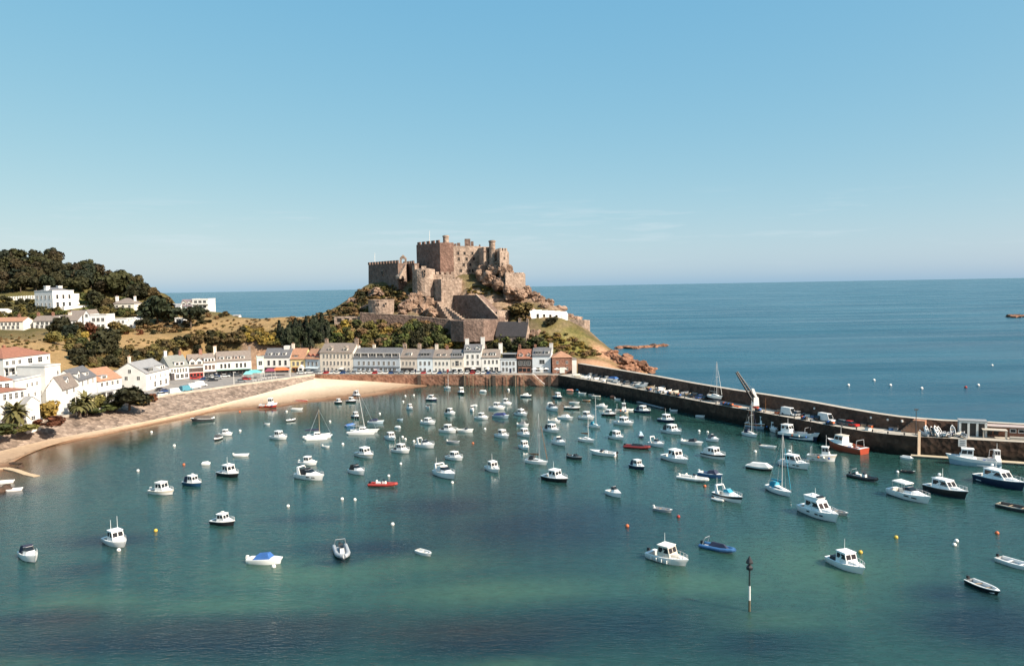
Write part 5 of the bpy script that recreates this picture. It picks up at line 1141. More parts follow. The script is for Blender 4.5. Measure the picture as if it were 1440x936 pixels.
scatter([(140, 424), (240, 428), (245, 446), (200, 440), (190, 446), (140, 444)], 40, 6, ['dark', 'brown', 'green', 'olive'], (3, 5.5), (4.5, 7.5), 'garden shrub around the cream villa', 'shrubs around the cream villa')
scatter([(-5, 420), (40, 424), (95, 440), (100, 447), (40, 442), (-5, 440)], 30, 6, ['dark', 'dark', 'olive'], (2, 3.6), (4.5, 7), 'dark hedge bush below the white mansion', 'hedge below the white mansion', 'mass')
scatter([(200, 455), (250, 455), (290, 440), (320, 444), (300, 452), (255, 468), (205, 470)], 34, 6, ['dark', 'brown', 'heath'], (1.5, 3.2), (3.5, 6), 'brown garden bush on the promontory near the pine', 'bushes near the promontory pine', 'mass')
scatter([(80, 465), (200, 462), (205, 472), (85, 480)], 30, 6, ['brown', 'dark', 'olive', 'red'], (2, 4), (3.5, 6), 'garden bush below the hillside cottages', 'bushes below the hillside cottages', 'mass')
scatter([(0, 442), (45, 444), (100, 440), (150, 436), (200, 442), (200, 450), (130, 440), (40, 450), (0, 448)], 40, 5, ['olive', 'brown', 'dark', 'green'], (2, 3.5), (3.5, 6), 'm', 'bushes by the marquee', 'mass')
scatter([(705, 432), (745, 440), (745, 452), (712, 450)], 9, 4, ['brown', 'heath'], (1.5, 3), (3, 5), 'brown bush at the foot of the broad tree by the marquee', 'bushes by the marquee', 'mass')
scatter([(0, 470), (60, 472), (90, 490), (60, 500), (0, 492)], 50, 3, ['olive', 'heath', 'brown'], (.5, 1.3), (1.2, 2.8), 'm', 'm', 'mass')
scatter([(100, 492), (210, 474), (220, 482), (110, 498)], 30, 3, ['olive', 'heath'], (.4, .9), (1, 2.4), 'm', 'm', 'mass')
scatter([(240, 462), (330, 450), (440, 446), (440, 454), (350, 464), (250, 474)], 70, 3, ['heath', 'olive', 'brown', 'heath'], (.4, 1.4), (1.2, 3.2), 'm', 'm', 'mass')
ug = []; ugm = []; ugf = []
for k, L_ in UG.items():
    for v in L_: ug.append(v)
    ugm += [k] * sum(len(v) // 4 for v in L_)
V = np.concatenate(ug); me = bpy.data.meshes.new('undergrowth'); me.from_pydata(V.tolist(), [], np.arange(len(V)).reshape(-1, 4).tolist()); ks = list(UG)
for k in ks: me.materials.append(LEAF[k])
me.polygons.foreach_set('material_index', [ks.index(k) for k in ugm]); o = link(me, 'undergrowth'); tag(o, 'low heath, tufts and brambles covering the castle mount and hillside', 'undergrowth', None, 'stuff')
# promenade planting
for px, py, h_, w_, k, lab in ((80, 598, 3.2, 9, 'red', 'rusty red hedge on the promenade beside the lamp post'), (68, 590, 6.5, 8, 'yellow', 'yellow green shrub in front of the white tower house'), (105, 582, 6, 6, 'dark', 'dark shrub behind the lamp post'), (0, 612, 3.5, 10, 'green', 'green shrub at the left end of the promenade'), (40, 604, 2, 8, 'olive', 'low olive shrub right of the big palm'), (142, 573, 6, 6, 'olive', 'olive shrub right of the date palm'), (160, 575, 2.0, 9, 'green', 'low green hedge along the promenade lawn'), (135, 580, 1.4, 9, 'green', 'low green border left of the lawn hedge'), (202, 566, 3, 7, 'yellow', 'yellowish shrub right of the spreading tree'), (213, 562, 2.4, 5, 'red', 'reddish shrub near the parked cars'), (50, 598, 2, 6, 'red', 'rusty low shrub beside the small gabled house')):
    shrub(G(px, py, ZQ), h_, w_, k, lab)
def palm(c, h_, rad, lab, seed):
    o = empty('palm_tree', (c.x, c.y, c.z)); tag(o, lab, 'palm'); r = random.Random(seed)
    mb = MB().use(bark); mb.lathe(0, 0, [(.55, -.3), (.45, h_ * .4), (.5, h_ * .8), (.7, h_)], 9); mb.build('trunk', o)
    lm = leafmat('leaves_palm', (0.1, 0.1, 0.04), .4, .1)
    mb = MB().use(lm)
    for k in range(64):
        a = r.uniform(0, 2 * PI); el = r.uniform(-.5, 1.35); L = rad * r.uniform(.8, 1.1); p = Vector((0, 0, h_)); d = Vector((math.cos(a) * math.cos(el), math.sin(a) * math.cos(el), math.sin(el))); side = Vector((-math.sin(a), math.cos(a), 0))
        pr = p - side * .1, p + side * .1
        for i in range(6):
            p = p + d * (L / 6); d = (d + Vector((0, 0, -.28))).normalized(); w_ = (.34, .42, .42, .36, .25, .03)[i] * rad / 3.2
            q = p - side * w_, p + side * w_
            mid0 = (pr[0] + pr[1]) / 2 + Vector((0, 0, .12)); mid1 = (q[0] + q[1]) / 2 + Vector((0, 0, .12))
            mb.add([pr[0], mid0, pr[1], q[0], mid1, q[1]], [(0, 1, 4, 3), (1, 2, 5, 4)]); pr = q
    mb.build('crown', o)
palm(G(23, 604, ZQ), 4.8, 4.7, 'big date palm on the promenade at the left edge', 1)
palm(G(121, 583, ZQ), 4.4, 4.3, 'date palm between the two lamp posts', 2)
palm(G(112, 585, ZQ), 3.0, 3.2, 'smaller dark palm just right of the first lamp post', 3)
# ================================================================== BOATS
BS = 1.13
def hull_mesh(mb, L, B, fb, hm, band, deckm, cock=None, bluff=2.2, stern=.86, sheer=.4, floor_z=.18, rub=None, boot=None):
    """lofted hull, bow at +x; cock = (t0, t1) open well between those stations (0 stern, 1 bow)"""
    ts = [0, .08, .2, .32, .44, .56, .68, .78, .87, .94, .985, 1.0]; S = []
    for t in ts:
        b = B / 2 * (stern + (1 - stern) * min(1, t / .35)) * (1 - max(0, (t - .42) / .58) ** bluff) if t < 1 else 0.02
        b = max(b, .02); z = fb * (1 + sheer * t * t); x = (t - .5) * L; rake = .11 * L * max(0, (t - .55) / .45) ** 2
        S.append((x, b, z, rake))
    def loop(x, b, z, rk):
        k = 1 - .5 * (1 - b / (B / 2)) ** 1.2
        half = [(x - rk, 0, -.35), (x - rk * .8, b * .8 * k, -.12), (x - rk * .7, b * .88 * k, .06), (x - rk * .45, b * .95, z * .55), (x, b, z - .1), (x, b * 1.0, z)]
        return half
    for sgn in (1, -1):
        for i in range(len(S) - 1):
            A = [(p[0], p[1] * sgn, p[2]) for p in loop(*S[i])]; C = [(p[0], p[1] * sgn, p[2]) for p in loop(*S[i + 1])]
            for j in range(5):
                mb.use(boot if (boot and j < 2) else (hm if j < 3 else (band if j == 3 else (rub or band))))
                q = [A[j], C[j], C[j + 1], A[j + 1]]; mb.face(q if sgn < 0 else q[::-1])
    A = loop(*S[0]); mb.use(hm); mb.face([(p[0], -p[1], p[2]) for p in A[::-1]] + [p for p in A[1:]][::1] if False else [(A[5][0], -A[5][1], A[5][2]), (A[2][0], -A[2][1], A[2][2]), (A[0][0], 0, A[0][2]), (A[2][0], A[2][1], A[2][2]), (A[5][0], A[5][1], A[5][2])][::-1])
    rim = min(.16, B * .09)
    fz = fb * floor_z if floor_z < 1 else fb
    for i in range(len(S) - 1):
        (x0, b0, z0, _), (x1, b1, z1, _) = S[i], S[i + 1]; tm = (ts[i] + ts[i + 1]) / 2
        if cock and cock[0] <= tm <= cock[1]:
            c0, c1 = max(b0 - rim, .01), max(b1 - rim, .01); mb.use(band if band is not navy and band is not black else gelcoat)
            for s_ in (1, -1):
                q = [(x0, b0 * s_, z0), (x1, b1 * s_, z1), (x1, c1 * s_, z1), (x0, c0 * s_, z0)]; mb.face(q[::-1] if s_ > 0 else q)
                q = [(x0, c0 * s_, z0), (x1, c1 * s_, z1), (x1, c1 * s_, fz), (x0, c0 * s_, fz)]; mb.face(q[::-1] if s_ > 0 else q)
            mb.use(deckm); mb.face([(x0, -c0, fz), (x1, -c1, fz), (x1, c1, fz), (x0, c0, fz)])
        else:
            mb.use(gelcoat if deckm in (teak, deckc, greygel) else deckm); cz_ = .05
            mb.face([(x0, -b0, z0), (x1, -b1, z1), (x1, 0, z1 + cz_), (x0, 0, z0 + cz_)]); mb.face([(x0, 0, z0 + cz_), (x1, 0, z1 + cz_), (x1, b1, z1), (x0, b0, z0)])
    if cock:
        def st_at(t):
            i = max(k for k in range(len(ts) - 1) if ts[k] <= t + 1e-6); u = (t - ts[i]) / (ts[i + 1] - ts[i]); a, b = S[i], S[i + 1]; return [a[k] + (b[k] - a[k]) * u for k in range(3)]
        mb.use(deckm)
        es = [ts[i] for i in range(len(ts) - 1) if cock[0] <= (ts[i] + ts[i + 1]) / 2 <= cock[1]]; ee = [ts[i + 1] for i in range(len(ts) - 1) if cock[0] <= (ts[i] + ts[i + 1]) / 2 <= cock[1]]
        for t, fl in ((es[0], 0), (ee[-1], 1)):
            x, b, z = st_at(t); c = max(b - rim, .01); q = [(x, -c, fz), (x, c, fz), (x, c, z), (x, -c, z)]; mb.face(q[::-1] if fl else q)
    return S
def deck_z(fb, sheer, L, x): t = x / L + .5; return fb * (1 + sheer * t * t)
def cabin(root, L, x0, x1, w, z0, h, rake_f, rake_a, m_=None, roofm=None, win=True, over=.12, name='cabin', wz=(.42, .86), taper=.86):
    """trapezoid superstructure with dark window bands and an overhanging roof"""
    m_ = m_ or gelcoat; hw, ht = w / 2, w / 2 * taper
    mb = MB().use(m_)
    bot = [(x0, -hw, z0), (x1, -hw * .92, z0), (x1, hw * .92, z0), (x0, hw, z0)]; top = [(x0 + rake_a, -ht, z0 + h), (x1 - rake_f, -ht, z0 + h), (x1 - rake_f, ht, z0 + h), (x0 + rake_a, ht, z0 + h)]
    mb.hexa(bot, top); o = mb.build(name, root)
    if win:
        def lerp(a, b, t): return tuple(a[k] + (b[k] - a[k]) * t for k in range(3))
        def quad(a0, a1, b0, b1, u0, u1, n):
            p = [lerp(lerp(a0, a1, u0), lerp(b0, b1, u0), wz[0]), lerp(lerp(a0, a1, u1), lerp(b0, b1, u1), wz[0]), lerp(lerp(a0, a1, u1), lerp(b0, b1, u1), wz[1]), lerp(lerp(a0, a1, u0), lerp(b0, b1, u0), wz[1])]
            return [(q[0] + n[0] * .015, q[1] + n[1] * .015, q[2] + n[2] * .015) for q in p]
        W = []
        W.append(('window', [quad(bot[0], bot[1], top[0], top[1], .08, .46, (0, -1, .2)), quad(bot[0], bot[1], top[0], top[1], .52, .93, (0, -1, .2))]))
        W.append(('window', [quad(bot[2], bot[3], top[2], top[3], .07, .48, (0, 1, .2)), quad(bot[2], bot[3], top[2], top[3], .54, .92, (0, 1, .2))]))
        W.append(('windscreen', [quad(bot[1], bot[2], top[1], top[2], .06, .47, (1, 0, .3)), quad(bot[1], bot[2], top[1], top[2], .53, .94, (1, 0, .3))]))
        for nm, qs in W:
            mb = MB().use(glass)
            for q in qs: mb.face(q)
            mb.build(nm, o)
    mb = MB().use(roofm or m_)
    mb.box(x0 + rake_a - over * 1.6, x1 - rake_f + over, -ht - over * .5, ht + over * .5, z0 + h + .003, z0 + h + .07, .05, .05); mb.build('roof', o)
    return o
def outboard(root, x, z, m_=black, s=1.0, y=0, name='outboard_motor'):
    mb = MB().use(m_); mb.box(x - .42 * s, x + .08 * s, y - .2 * s, y + .2 * s, z + .12 * s, z + .62 * s, .07 * s, .05 * s); mb.use(charcoal).box(x - .26 * s, x - .02 * s, y - .09 * s, y + .09 * s, z - .8 * s, z + .117 * s); return mb.build(name, root)
def rail(root, pts, r=.03, posts=None, name='guard_rail'):
    mb = MB().use(steel)
    for a, b in zip(pts[:-1], pts[1:]): mb.tube(a, b, r, n=5)
    for (p, zb) in (posts or []): mb.tube(p, (p[0], p[1], zb), r, n=5)
    return mb.build(name, root)
def bow_rail(root, L, B, fb, sheer, t0=.5, h=.55):
    pts = []; posts = []
    for s_ in (-1, 1):
        side = []
        for t in (t0, .68, .8, .9, .97):
            b = B / 2 * (1 - max(0, (t - .42) / .58) ** 2.2) - .07; z = fb * (1 + sheer * t * t); side.append(((t - .5) * L, s_ * max(b, .05), z + h)); posts.append((side[-1], z))
        pts.append(side)
    return rail(root, pts[0] + pts[1][::-1], .028, posts)
def mast(root, x, z, h, r=.05, m_=alu, y=0, lean=0, name='mast'):
    return MB().use(m_).tube((x, y, z), (x + lean, y, z + h), r, r * .6, 6).build(name, root)
def fenders(root, L, B, fb, n=3, m_=white, side=-1):
    for k in range(n):
        t = .2 + .4 * k / max(1, n - 1); x = (t - .5) * L; y = side * (B / 2 + .1); MB().use(m_).lathe(x, y, [(.03, fb * .25), (.1, fb * .3), (.1, fb * .75), (.03, fb * .85)], 8).build('fender', root)

def begin(px, py, hd, name, label, group=None, cat='boat', z=0.0):
    if not isinstance(px, Vector):           # headings in the list are as seen along the sight line
        if -31 <= hd <= 5 and name not in ('fishing_boat', 'catamaran', 'trimaran'): hd -= 27 if name in ('cabin_cruiser', 'sports_cruiser', 'motor_yacht', 'sailing_yacht') else 17
        hd -= math.degrees(math.atan((px - 720) / FPX))
    g = G(px, py, z) if not isinstance(px, Vector) else px
    o = empty(name, (g.x, g.y, z), R(hd)); o.scale = (BS, BS, BS) if not isinstance(px, Vector) else (1, 1, 1)
    o.rotation_euler = (R(rnd.uniform(-1.2, 1.2)), R(rnd.uniform(-1, 1)), R(hd)); return tag(o, label, cat, group)

def cruiser(px, py, L, hd, label, hm=None, band=None, boot=None, top=None, roofm=None, canopy=None, tall=0, ant=0, rails=True, motor=None, B=None, hat=None, sternbox=None, fend=0, z=0.0, name='cabin_cruiser'):
    """wheelhouse motor boat: foredeck and cuddy, wheelhouse amidships, open cockpit aft"""
    B = B or min(.43 * L, 1.5 + .2 * L); fb = .36 + .066 * L; hm = hm or gelcoat; band = band or hm; top = top or gelcoat
    o = begin(px, py, hd, name, label, z=z)
    mb = MB(); hull_mesh(mb, L, B, fb, hm, band, deckc, (.06, .36), boot=boot or (navy if hm is gelcoat else None), rub=gelcoat if hm is not gelcoat else None); mb.hull_build('hull', o)
    h = 1.05 + .065 * L + tall; zd = deck_z(fb, .4, L, 0)
    mb = MB().use(top).hexa([(.06 * L, -B * .34, zd * .95), (.36 * L, -B * .15, zd * 1.15), (.36 * L, B * .15, zd * 1.15), (.06 * L, B * .34, zd * .95)], [(.06 * L, -B * .3, zd + .48), (.3 * L, -B * .12, zd + .34), (.3 * L, B * .12, zd + .34), (.06 * L, B * .3, zd + .48)]); mb.build('cuddy', o)
    c = cabin(o, L, -.18 * L, .14 * L, B * .78, zd * .9, h, .07 * L, .0, top, roofm or top)
    if canopy:
        zz = zd * .9 + h; mb = MB().use(canopy).hexa([(-.42 * L, -B * .36, fb), (-.162 * L, -B * .34, fb), (-.162 * L, B * .34, fb), (-.42 * L, B * .36, fb)], [(-.36 * L, -B * .3, zz * .86), (-.162 * L, -B * .3, zz), (-.162 * L, B * .3, zz), (-.36 * L, B * .3, zz * .86)]); mb.build('canopy', o)
    if hat: mb = MB().use(hat).box(-.1 * L, .02 * L, -.18, .18, zd * .9 + h + .08, zd * .9 + h + .4, .05, .05); mb.build('radar', o)
    if ant:
        for k in range(ant): mast(o, -.1 * L, zd * .9 + h, 1.7 + .4 * k, .035, gelcoat, (k - (ant - 1) / 2) * B * .4)
    if rails and L > 4.6: bow_rail(o, L, B, fb, .4)
    if motor: outboard(o, -.5 * L - .02, fb * .75, motor, .6 + .06 * L)
    if sternbox: MB().use(sternbox).box(-.4 * L, -.22 * L, -B * .28, B * .28, fb * .2, fb + .35).build('engine_box', o)
    if fend: fenders(o, L, B, fb, fend)
    return o
def sport(px, py, L, hd, label, hm=None, band=None, boot=None, canopy=None, arch=True, bimini=None, glasses=True, hullwin=False, z=0.0, name='sports_cruiser', rails=True, ant=0, motor=None):
    """sleek sports cruiser: long raised foredeck, raked screen, radar arch, open cockpit"""
    B = min(.37 * L, 1.3 + .2 * L); fb = .42 + .075 * L; hm = hm or gelcoat; band = band or hm
    o = begin(px, py, hd, name, label, z=z); mb = MB(); hull_mesh(mb, L, B, fb, hm, band, deckc, (.06, .44), bluff=2.0, boot=boot or (navy if hm is gelcoat else None), rub=gelcoat); mb.hull_build('hull', o)
    zd = deck_z(fb, .4, L, 0)
    mb = MB().use(gelcoat).add([(-.05 * L, -B * .42, zd * .93), (.12 * L, -B * .38, zd), (.42 * L, -B * .1, zd * 1.18), (.42 * L, B * .1, zd * 1.18), (.12 * L, B * .38, zd), (-.05 * L, B * .42, zd * .93), (-.05 * L, -B * .34, zd + .45), (.1 * L, -B * .26, zd + .5), (.36 * L, 0, zd * 1.2 + .08), (.1 * L, B * .26, zd + .5), (-.05 * L, B * .34, zd + .45)], [(0, 1, 7, 6), (1, 2, 8, 7), (2, 3, 8), (3, 4, 9, 8), (4, 5, 10, 9), (6, 7, 9, 10), (7, 8, 9), (5, 0, 6, 10)]); mb.build('foredeck', o)
    mb = MB().use(glass if glasses else tealcl).hexa([(-.08 * L, -B * .36, zd + .4), (.1 * L, -B * .24, zd + .5), (.1 * L, B * .24, zd + .5), (-.08 * L, B * .36, zd + .4)], [(-.1 * L, -B * .32, zd + .95), (-.01 * L, -B * .2, zd + 1.0), (-.01 * L, B * .2, zd + 1.0), (-.1 * L, B * .32, zd + .95)]); ws = mb.build('windscreen', o)
    rail(ws, [(-.1 * L, -B * .325, zd + .97), (-.01 * L, -B * .205, zd + 1.02), (-.01 * L, B * .205, zd + 1.02), (-.1 * L, B * .325, zd + .97)], .04, name='screen_frame')
    if canopy:
        mb = MB().use(canopy).hexa([(-.4 * L, -B * .4, fb + .02), (-.1 * L, -B * .38, zd), (-.1 * L, B * .38, zd), (-.4 * L, B * .4, fb + .02)], [(-.33 * L, -B * .3, zd + .95), (-.1 * L, -B * .31, zd + 1.2), (-.1 * L, B * .31, zd + 1.2), (-.33 * L, B * .3, zd + .95)]); mb.build('canopy', o)
    if bimini:
        mb = MB().use(bimini).hexa([(-.36 * L, -B * .4, zd + 1.55), (-.02 * L, -B * .36, zd + 1.5), (-.02 * L, B * .36, zd + 1.5), (-.36 * L, B * .4, zd + 1.55)], [(-.35 * L, -B * .34, zd + 1.72), (-.03 * L, -B * .3, zd + 1.68), (-.03 * L, B * .3, zd + 1.68), (-.35 * L, B * .34, zd + 1.72)]); bm_ = mb.build('bimini', o)
        rail(bm_, [(-.34 * L, -B * .4, fb), (-.34 * L, -B * .38, zd + 1.56)], .035); rail(bm_, [(-.34 * L, B * .4, fb), (-.34 * L, B * .38, zd + 1.56)], .035); rail(bm_, [(-.05 * L, -B * .38, zd + .4), (-.05 * L, -B * .35, zd + 1.52)], .035); rail(bm_, [(-.05 * L, B * .38, zd + .4), (-.05 * L, B * .35, zd + 1.52)], .035)
    if arch:
        mb = MB().use(gelcoat); za = zd + 1.35
        for s_ in (-1, 1): mb.hexa([(-.36 * L, s_ * B * .44 - .06, fb), (-.24 * L, s_ * B * .44 - .06, fb), (-.24 * L, s_ * B * .44 + .06, fb), (-.36 * L, s_ * B * .44 + .06, fb)], [(-.4 * L, s_ * B * .36 - .06, za), (-.33 * L, s_ * B * .36 - .06, za), (-.33 * L, s_ * B * .36 + .06, za), (-.4 * L, s_ * B * .36 + .06, za)])
        mb.box(-.4 * L, -.33 * L, -B * .36, B * .36, za - .08, za + .08); mb.build('radar_arch', o)
    for k in range(ant): mast(o, -.36 * L, zd + 1.3, 1.5, .035, gelcoat, (k - .5) * B * .5)
    if hullwin:
        for s_ in (-1, 1):
            for x in (-.02 * L, .16 * L):
                mb = MB().use(glass); y = s_ * (B / 2 * (.99 if x < 0 else .93) + .03); y2 = s_ * (B / 2 * (.97 if x < 0 else .88) + .03); mb.face([(x, y, fb * .62), (x + .13 * L, y2, fb * .66), (x + .12 * L, y2, fb * .86), (x + .01 * L, y, fb * .84)]); mb.build('porthole', o)
    if rails and L > 4.8: bow_rail(o, L, B, fb, .4)
    if motor: outboard(o, -.5 * L - .02, fb * .7, motor, .6 + .06 * L)
    return o
def motor_yacht(px, py, L, hd, label, hm=None, fly=True, boot=None, teakdeck=False, hullwin=True, z=0.0):
    B = .34 * L; fb = .5 + .07 * L; hm = hm or gelcoat; o = begin(px, py, hd, 'motor_yacht', label, z=z)
    mb = MB(); hull_mesh(mb, L, B, fb, hm, hm, deckc, (.06, .2), bluff=2.1, boot=boot or navy, rub=gelcoat, sheer=.45); mb.hull_build('hull', o)
    zd = deck_z(fb, .45, L, -.05 * L)
    mb = MB().use(gelcoat).hexa([(.05 * L, -B * .4, zd * .96), (.4 * L, -B * .12, zd * 1.2), (.4 * L, B * .12, zd * 1.2), (.05 * L, B * .4, zd * .96)], [(.05 * L, -B * .34, zd + .55), (.32 * L, -B * .1, zd + .45), (.32 * L, B * .1, zd + .45), (.05 * L, B * .34, zd + .55)]); mb.build('foredeck', o)
    cabin(o, L, -.28 * L, .18 * L, B * .78, zd * .95, 1.55, .13 * L, 0, gelcoat, gelcoat, name='saloon', wz=(.35, .85))
    zt = zd * .95 + 1.62
    if fly:
        mb = MB().use(gelcoat).hexa([(-.3 * L, -B * .34, zt), (.02 * L, -B * .28, zt), (.02 * L, B * .28, zt), (-.3 * L, B * .34, zt)], [(-.32 * L, -B * .36, zt + .5), (.06 * L, -B * .26, zt + .55), (.06 * L, B * .26, zt + .55), (-.32 * L, B * .36, zt + .5)]); fo_ = mb.build('flybridge', o)
        MB().use(glass).hexa([(.0, -B * .24, zt + .552), (.05 * L, -B * .2, zt + .552), (.05 * L, B * .2, zt + .552), (0, B * .24, zt + .552)], [(-.02 * L, -B * .22, zt + .8), (.02 * L, -B * .18, zt + .8), (.02 * L, B * .18, zt + .8), (-.02 * L, B * .22, zt + .8)]).build('windscreen', fo_)
    mast(o, -.12 * L, zt + .3, 1.6, .05, gelcoat); MB().use(gelcoat).lathe(-.2 * L, 0, [(.25, zt + .5), (.3, zt + .65), (.2, zt + .85)], 10).build('radar', o)
    if hullwin:
        for s_ in (-1, 1):
            for x in (-.18 * L, .04 * L, .16 * L):
                y = s_ * (B / 2 * (.985 if x < .1 * L else .93) + .03); y2 = s_ * (B / 2 * (.965 if x < .1 * L else .87) + .03); pass
                mb = MB().use(glass); mb.face([(x, y, fb * .6), (x + .09 * L, y2, fb * .63), (x + .085 * L, y2, fb * .84), (x + .01 * L, y, fb * .82)]); mb.build('porthole', o)
    bow_rail(o, L, B, fb, .45, .46, .65)
    return o
def speedboat(px, py, L, hd, label, hm=None, boot=None, cover=None, motor=black, screen=True, deckm=None, z=0.0, name='speedboat', cov=(-.3, .18)):
    B = .38 * L; fb = .38 + .06 * L; hm = hm or gelcoat; o = begin(px, py, hd, name, label, z=z); mb = MB(); hull_mesh(mb, L, B, fb, hm, gelcoat if hm in (navy, black) else hm, deckm or deckc, (.06, .56), boot=boot, rub=gelcoat); mb.hull_build('hull', o)
    zd = deck_z(fb, .4, L, .1 * L)
    if cover:
        a, b = cov; mb = MB().use(cover).hexa([(a * L, -B * .44, fb + .02), (b * L, -B * .4, zd + .02), (b * L, B * .4, zd + .02), (a * L, B * .44, fb + .02)], [(a * .7 * L, -B * .26, zd + .5), (b * .55 * L, -B * .2, zd + .75), (b * .55 * L, B * .2, zd + .75), (a * .7 * L, B * .26, zd + .5)]); mb.build('cover', o)
    elif screen:
        mb = MB().use(glass).hexa([(.0, -B * .36, zd), (.12 * L, -B * .26, zd + .03), (.12 * L, B * .26, zd + .03), (0, B * .36, zd)], [(-.02 * L, -B * .34, zd + .45), (.05 * L, -B * .22, zd + .5), (.05 * L, B * .22, zd + .5), (-.02 * L, B * .34, zd + .45)]); mb.build('windscreen', o)
        mb = MB().use(gelcoat)
        for y in (-B * .2, B * .2): mb.box(-.14 * L, -.05 * L, y - .2, y + .2, fb * .2, fb + .25)
        mb.build('seat', o)
    if motor: outboard(o, -.5 * L - .02, fb * .7, motor, .6 + .06 * L)
    return o
def dinghy(px, py, L, hd, label, hm=None, inner=None, motor=None, cover=None, z=0.0, name='dinghy', rub=None, group=None):
    B = .4 * L; fb = .3 + .045 * L; hm = hm or gelcoat; o = begin(px, py, hd, name, label, group, z=z); mb = MB()
    hull_mesh(mb, L, B, fb, hm, hm, inner or deckc, None if cover else (.04, .9), bluff=2.4, sheer=.3, rub=rub or hm, floor_z=.2); mb.hull_build('hull', o)
    if cover: MB().use(cover).hexa([(-.45 * L, -B * .42, fb), (.34 * L, -B * .28, fb * 1.2), (.34 * L, B * .28, fb * 1.2), (-.45 * L, B * .42, fb)], [(-.38 * L, -B * .12, fb + .3), (.22 * L, -B * .06, fb * 1.2 + .35), (.22 * L, B * .06, fb * 1.2 + .35), (-.38 * L, B * .12, fb + .3)]).build('cover', o)
    else:
        for x in (-.22 * L, .08 * L): MB().use(wood if hm is not gelcoat else gelcoat).box(x - .12, x + .12, -B * .42, B * .42, fb * .62, fb * .7).build('thwart', o)
    if motor: outboard(o, -.5 * L - .02, fb * .8, motor, .75)
    return o
def rib(px, py, L, hd, label, tube=None, console=None, cover=None, frame=False, motor=black, seat=None, inner=None, z=0.0):
    """rigid inflatable: two tubes meeting at a raised bow, console, seats, outboard"""
    tube = tube or charcoal; B = .4 * L if L < 6 else 2.4; o = begin(px, py, hd, 'inflatable_boat', label, z=z); r = .1 + .035 * L; mb = MB().use(tube)
    for s_ in (-1, 1):
        pts = [(-.52 * L, s_ * (B / 2 - r), r * 1.0), (-.2 * L, s_ * (B / 2 - r), r * 1.05), (.12 * L, s_ * (B / 2 - r) * .98, r * 1.2), (.3 * L, s_ * (B / 2 - r) * .72, r * 1.5), (.42 * L, s_ * (B / 2 - r) * .36, r * 1.8), (.47 * L, 0, r * 1.95)]
        for i in range(5): mb.tube(pts[i], pts[i + 1], r * (.7 if i == 0 and 0 else 1), r, 10)
        mb.tube((-.56 * L, s_ * (B / 2 - r), r), pts[0], r * .3, r, 10)
        for p in pts[1:5]: mb.ball(p, r * .99, 10)
    mb.build('tube', o)
    mb = MB().use(inner or greygel).prism([(-.48 * L, -B / 2 + r), (.12 * L, -B / 2 + r), (.4 * L, -.1), (.4 * L, .1), (.12 * L, B / 2 - r), (-.48 * L, B / 2 - r)], -.2, r * .9); mb.build('hull', o)
    if console:
        mb = MB().use(console).box(-.06 * L, .08 * L, -.32, .32, r * .9, r * .9 + .75, .06, .03); c = mb.build('console', o); MB().use(glass).hexa([(.0, -.28, r * .9 + .752), (.06 * L, -.25, r * .9 + .752), (.06 * L, .25, r * .9 + .752), (0, .28, r * .9 + .752)], [(-.02 * L, -.28, r * .9 + 1.1), (.0, -.25, r * .9 + 1.1), (.0, .25, r * .9 + 1.1), (-.02 * L, .28, r * .9 + 1.1)]).build('windscreen', c)
        MB().use(seat or charcoal).box(-.26 * L, -.12 * L, -.32, .32, r * .9, r * .9 + .55).box(-.28 * L, -.26 * L, -.32, .32, r * .9, r * .9 + .9).build('seat', o)
    if cover: MB().use(cover).hexa([(-.3 * L, -B * .3, r * 1.2), (.3 * L, -B * .14, r * 1.6), (.3 * L, B * .14, r * 1.6), (-.3 * L, B * .3, r * 1.2)], [(-.2 * L, -.1, r + .8), (.15 * L, -.1, r + .8), (.15 * L, .1, r + .8), (-.2 * L, .1, r + .8)]).build('cover', o)
    if frame: rail(o, [(-.44 * L, -B * .36, r * 1.8), (-.36 * L, -B * .3, r * 1.8 + 1.1), (-.36 * L, B * .3, r * 1.8 + 1.1), (-.44 * L, B * .36, r * 1.8)], .045, name='a_frame')
    if motor: outboard(o, -.5 * L, r * 1.1, motor, .65 + .05 * L)
    return o
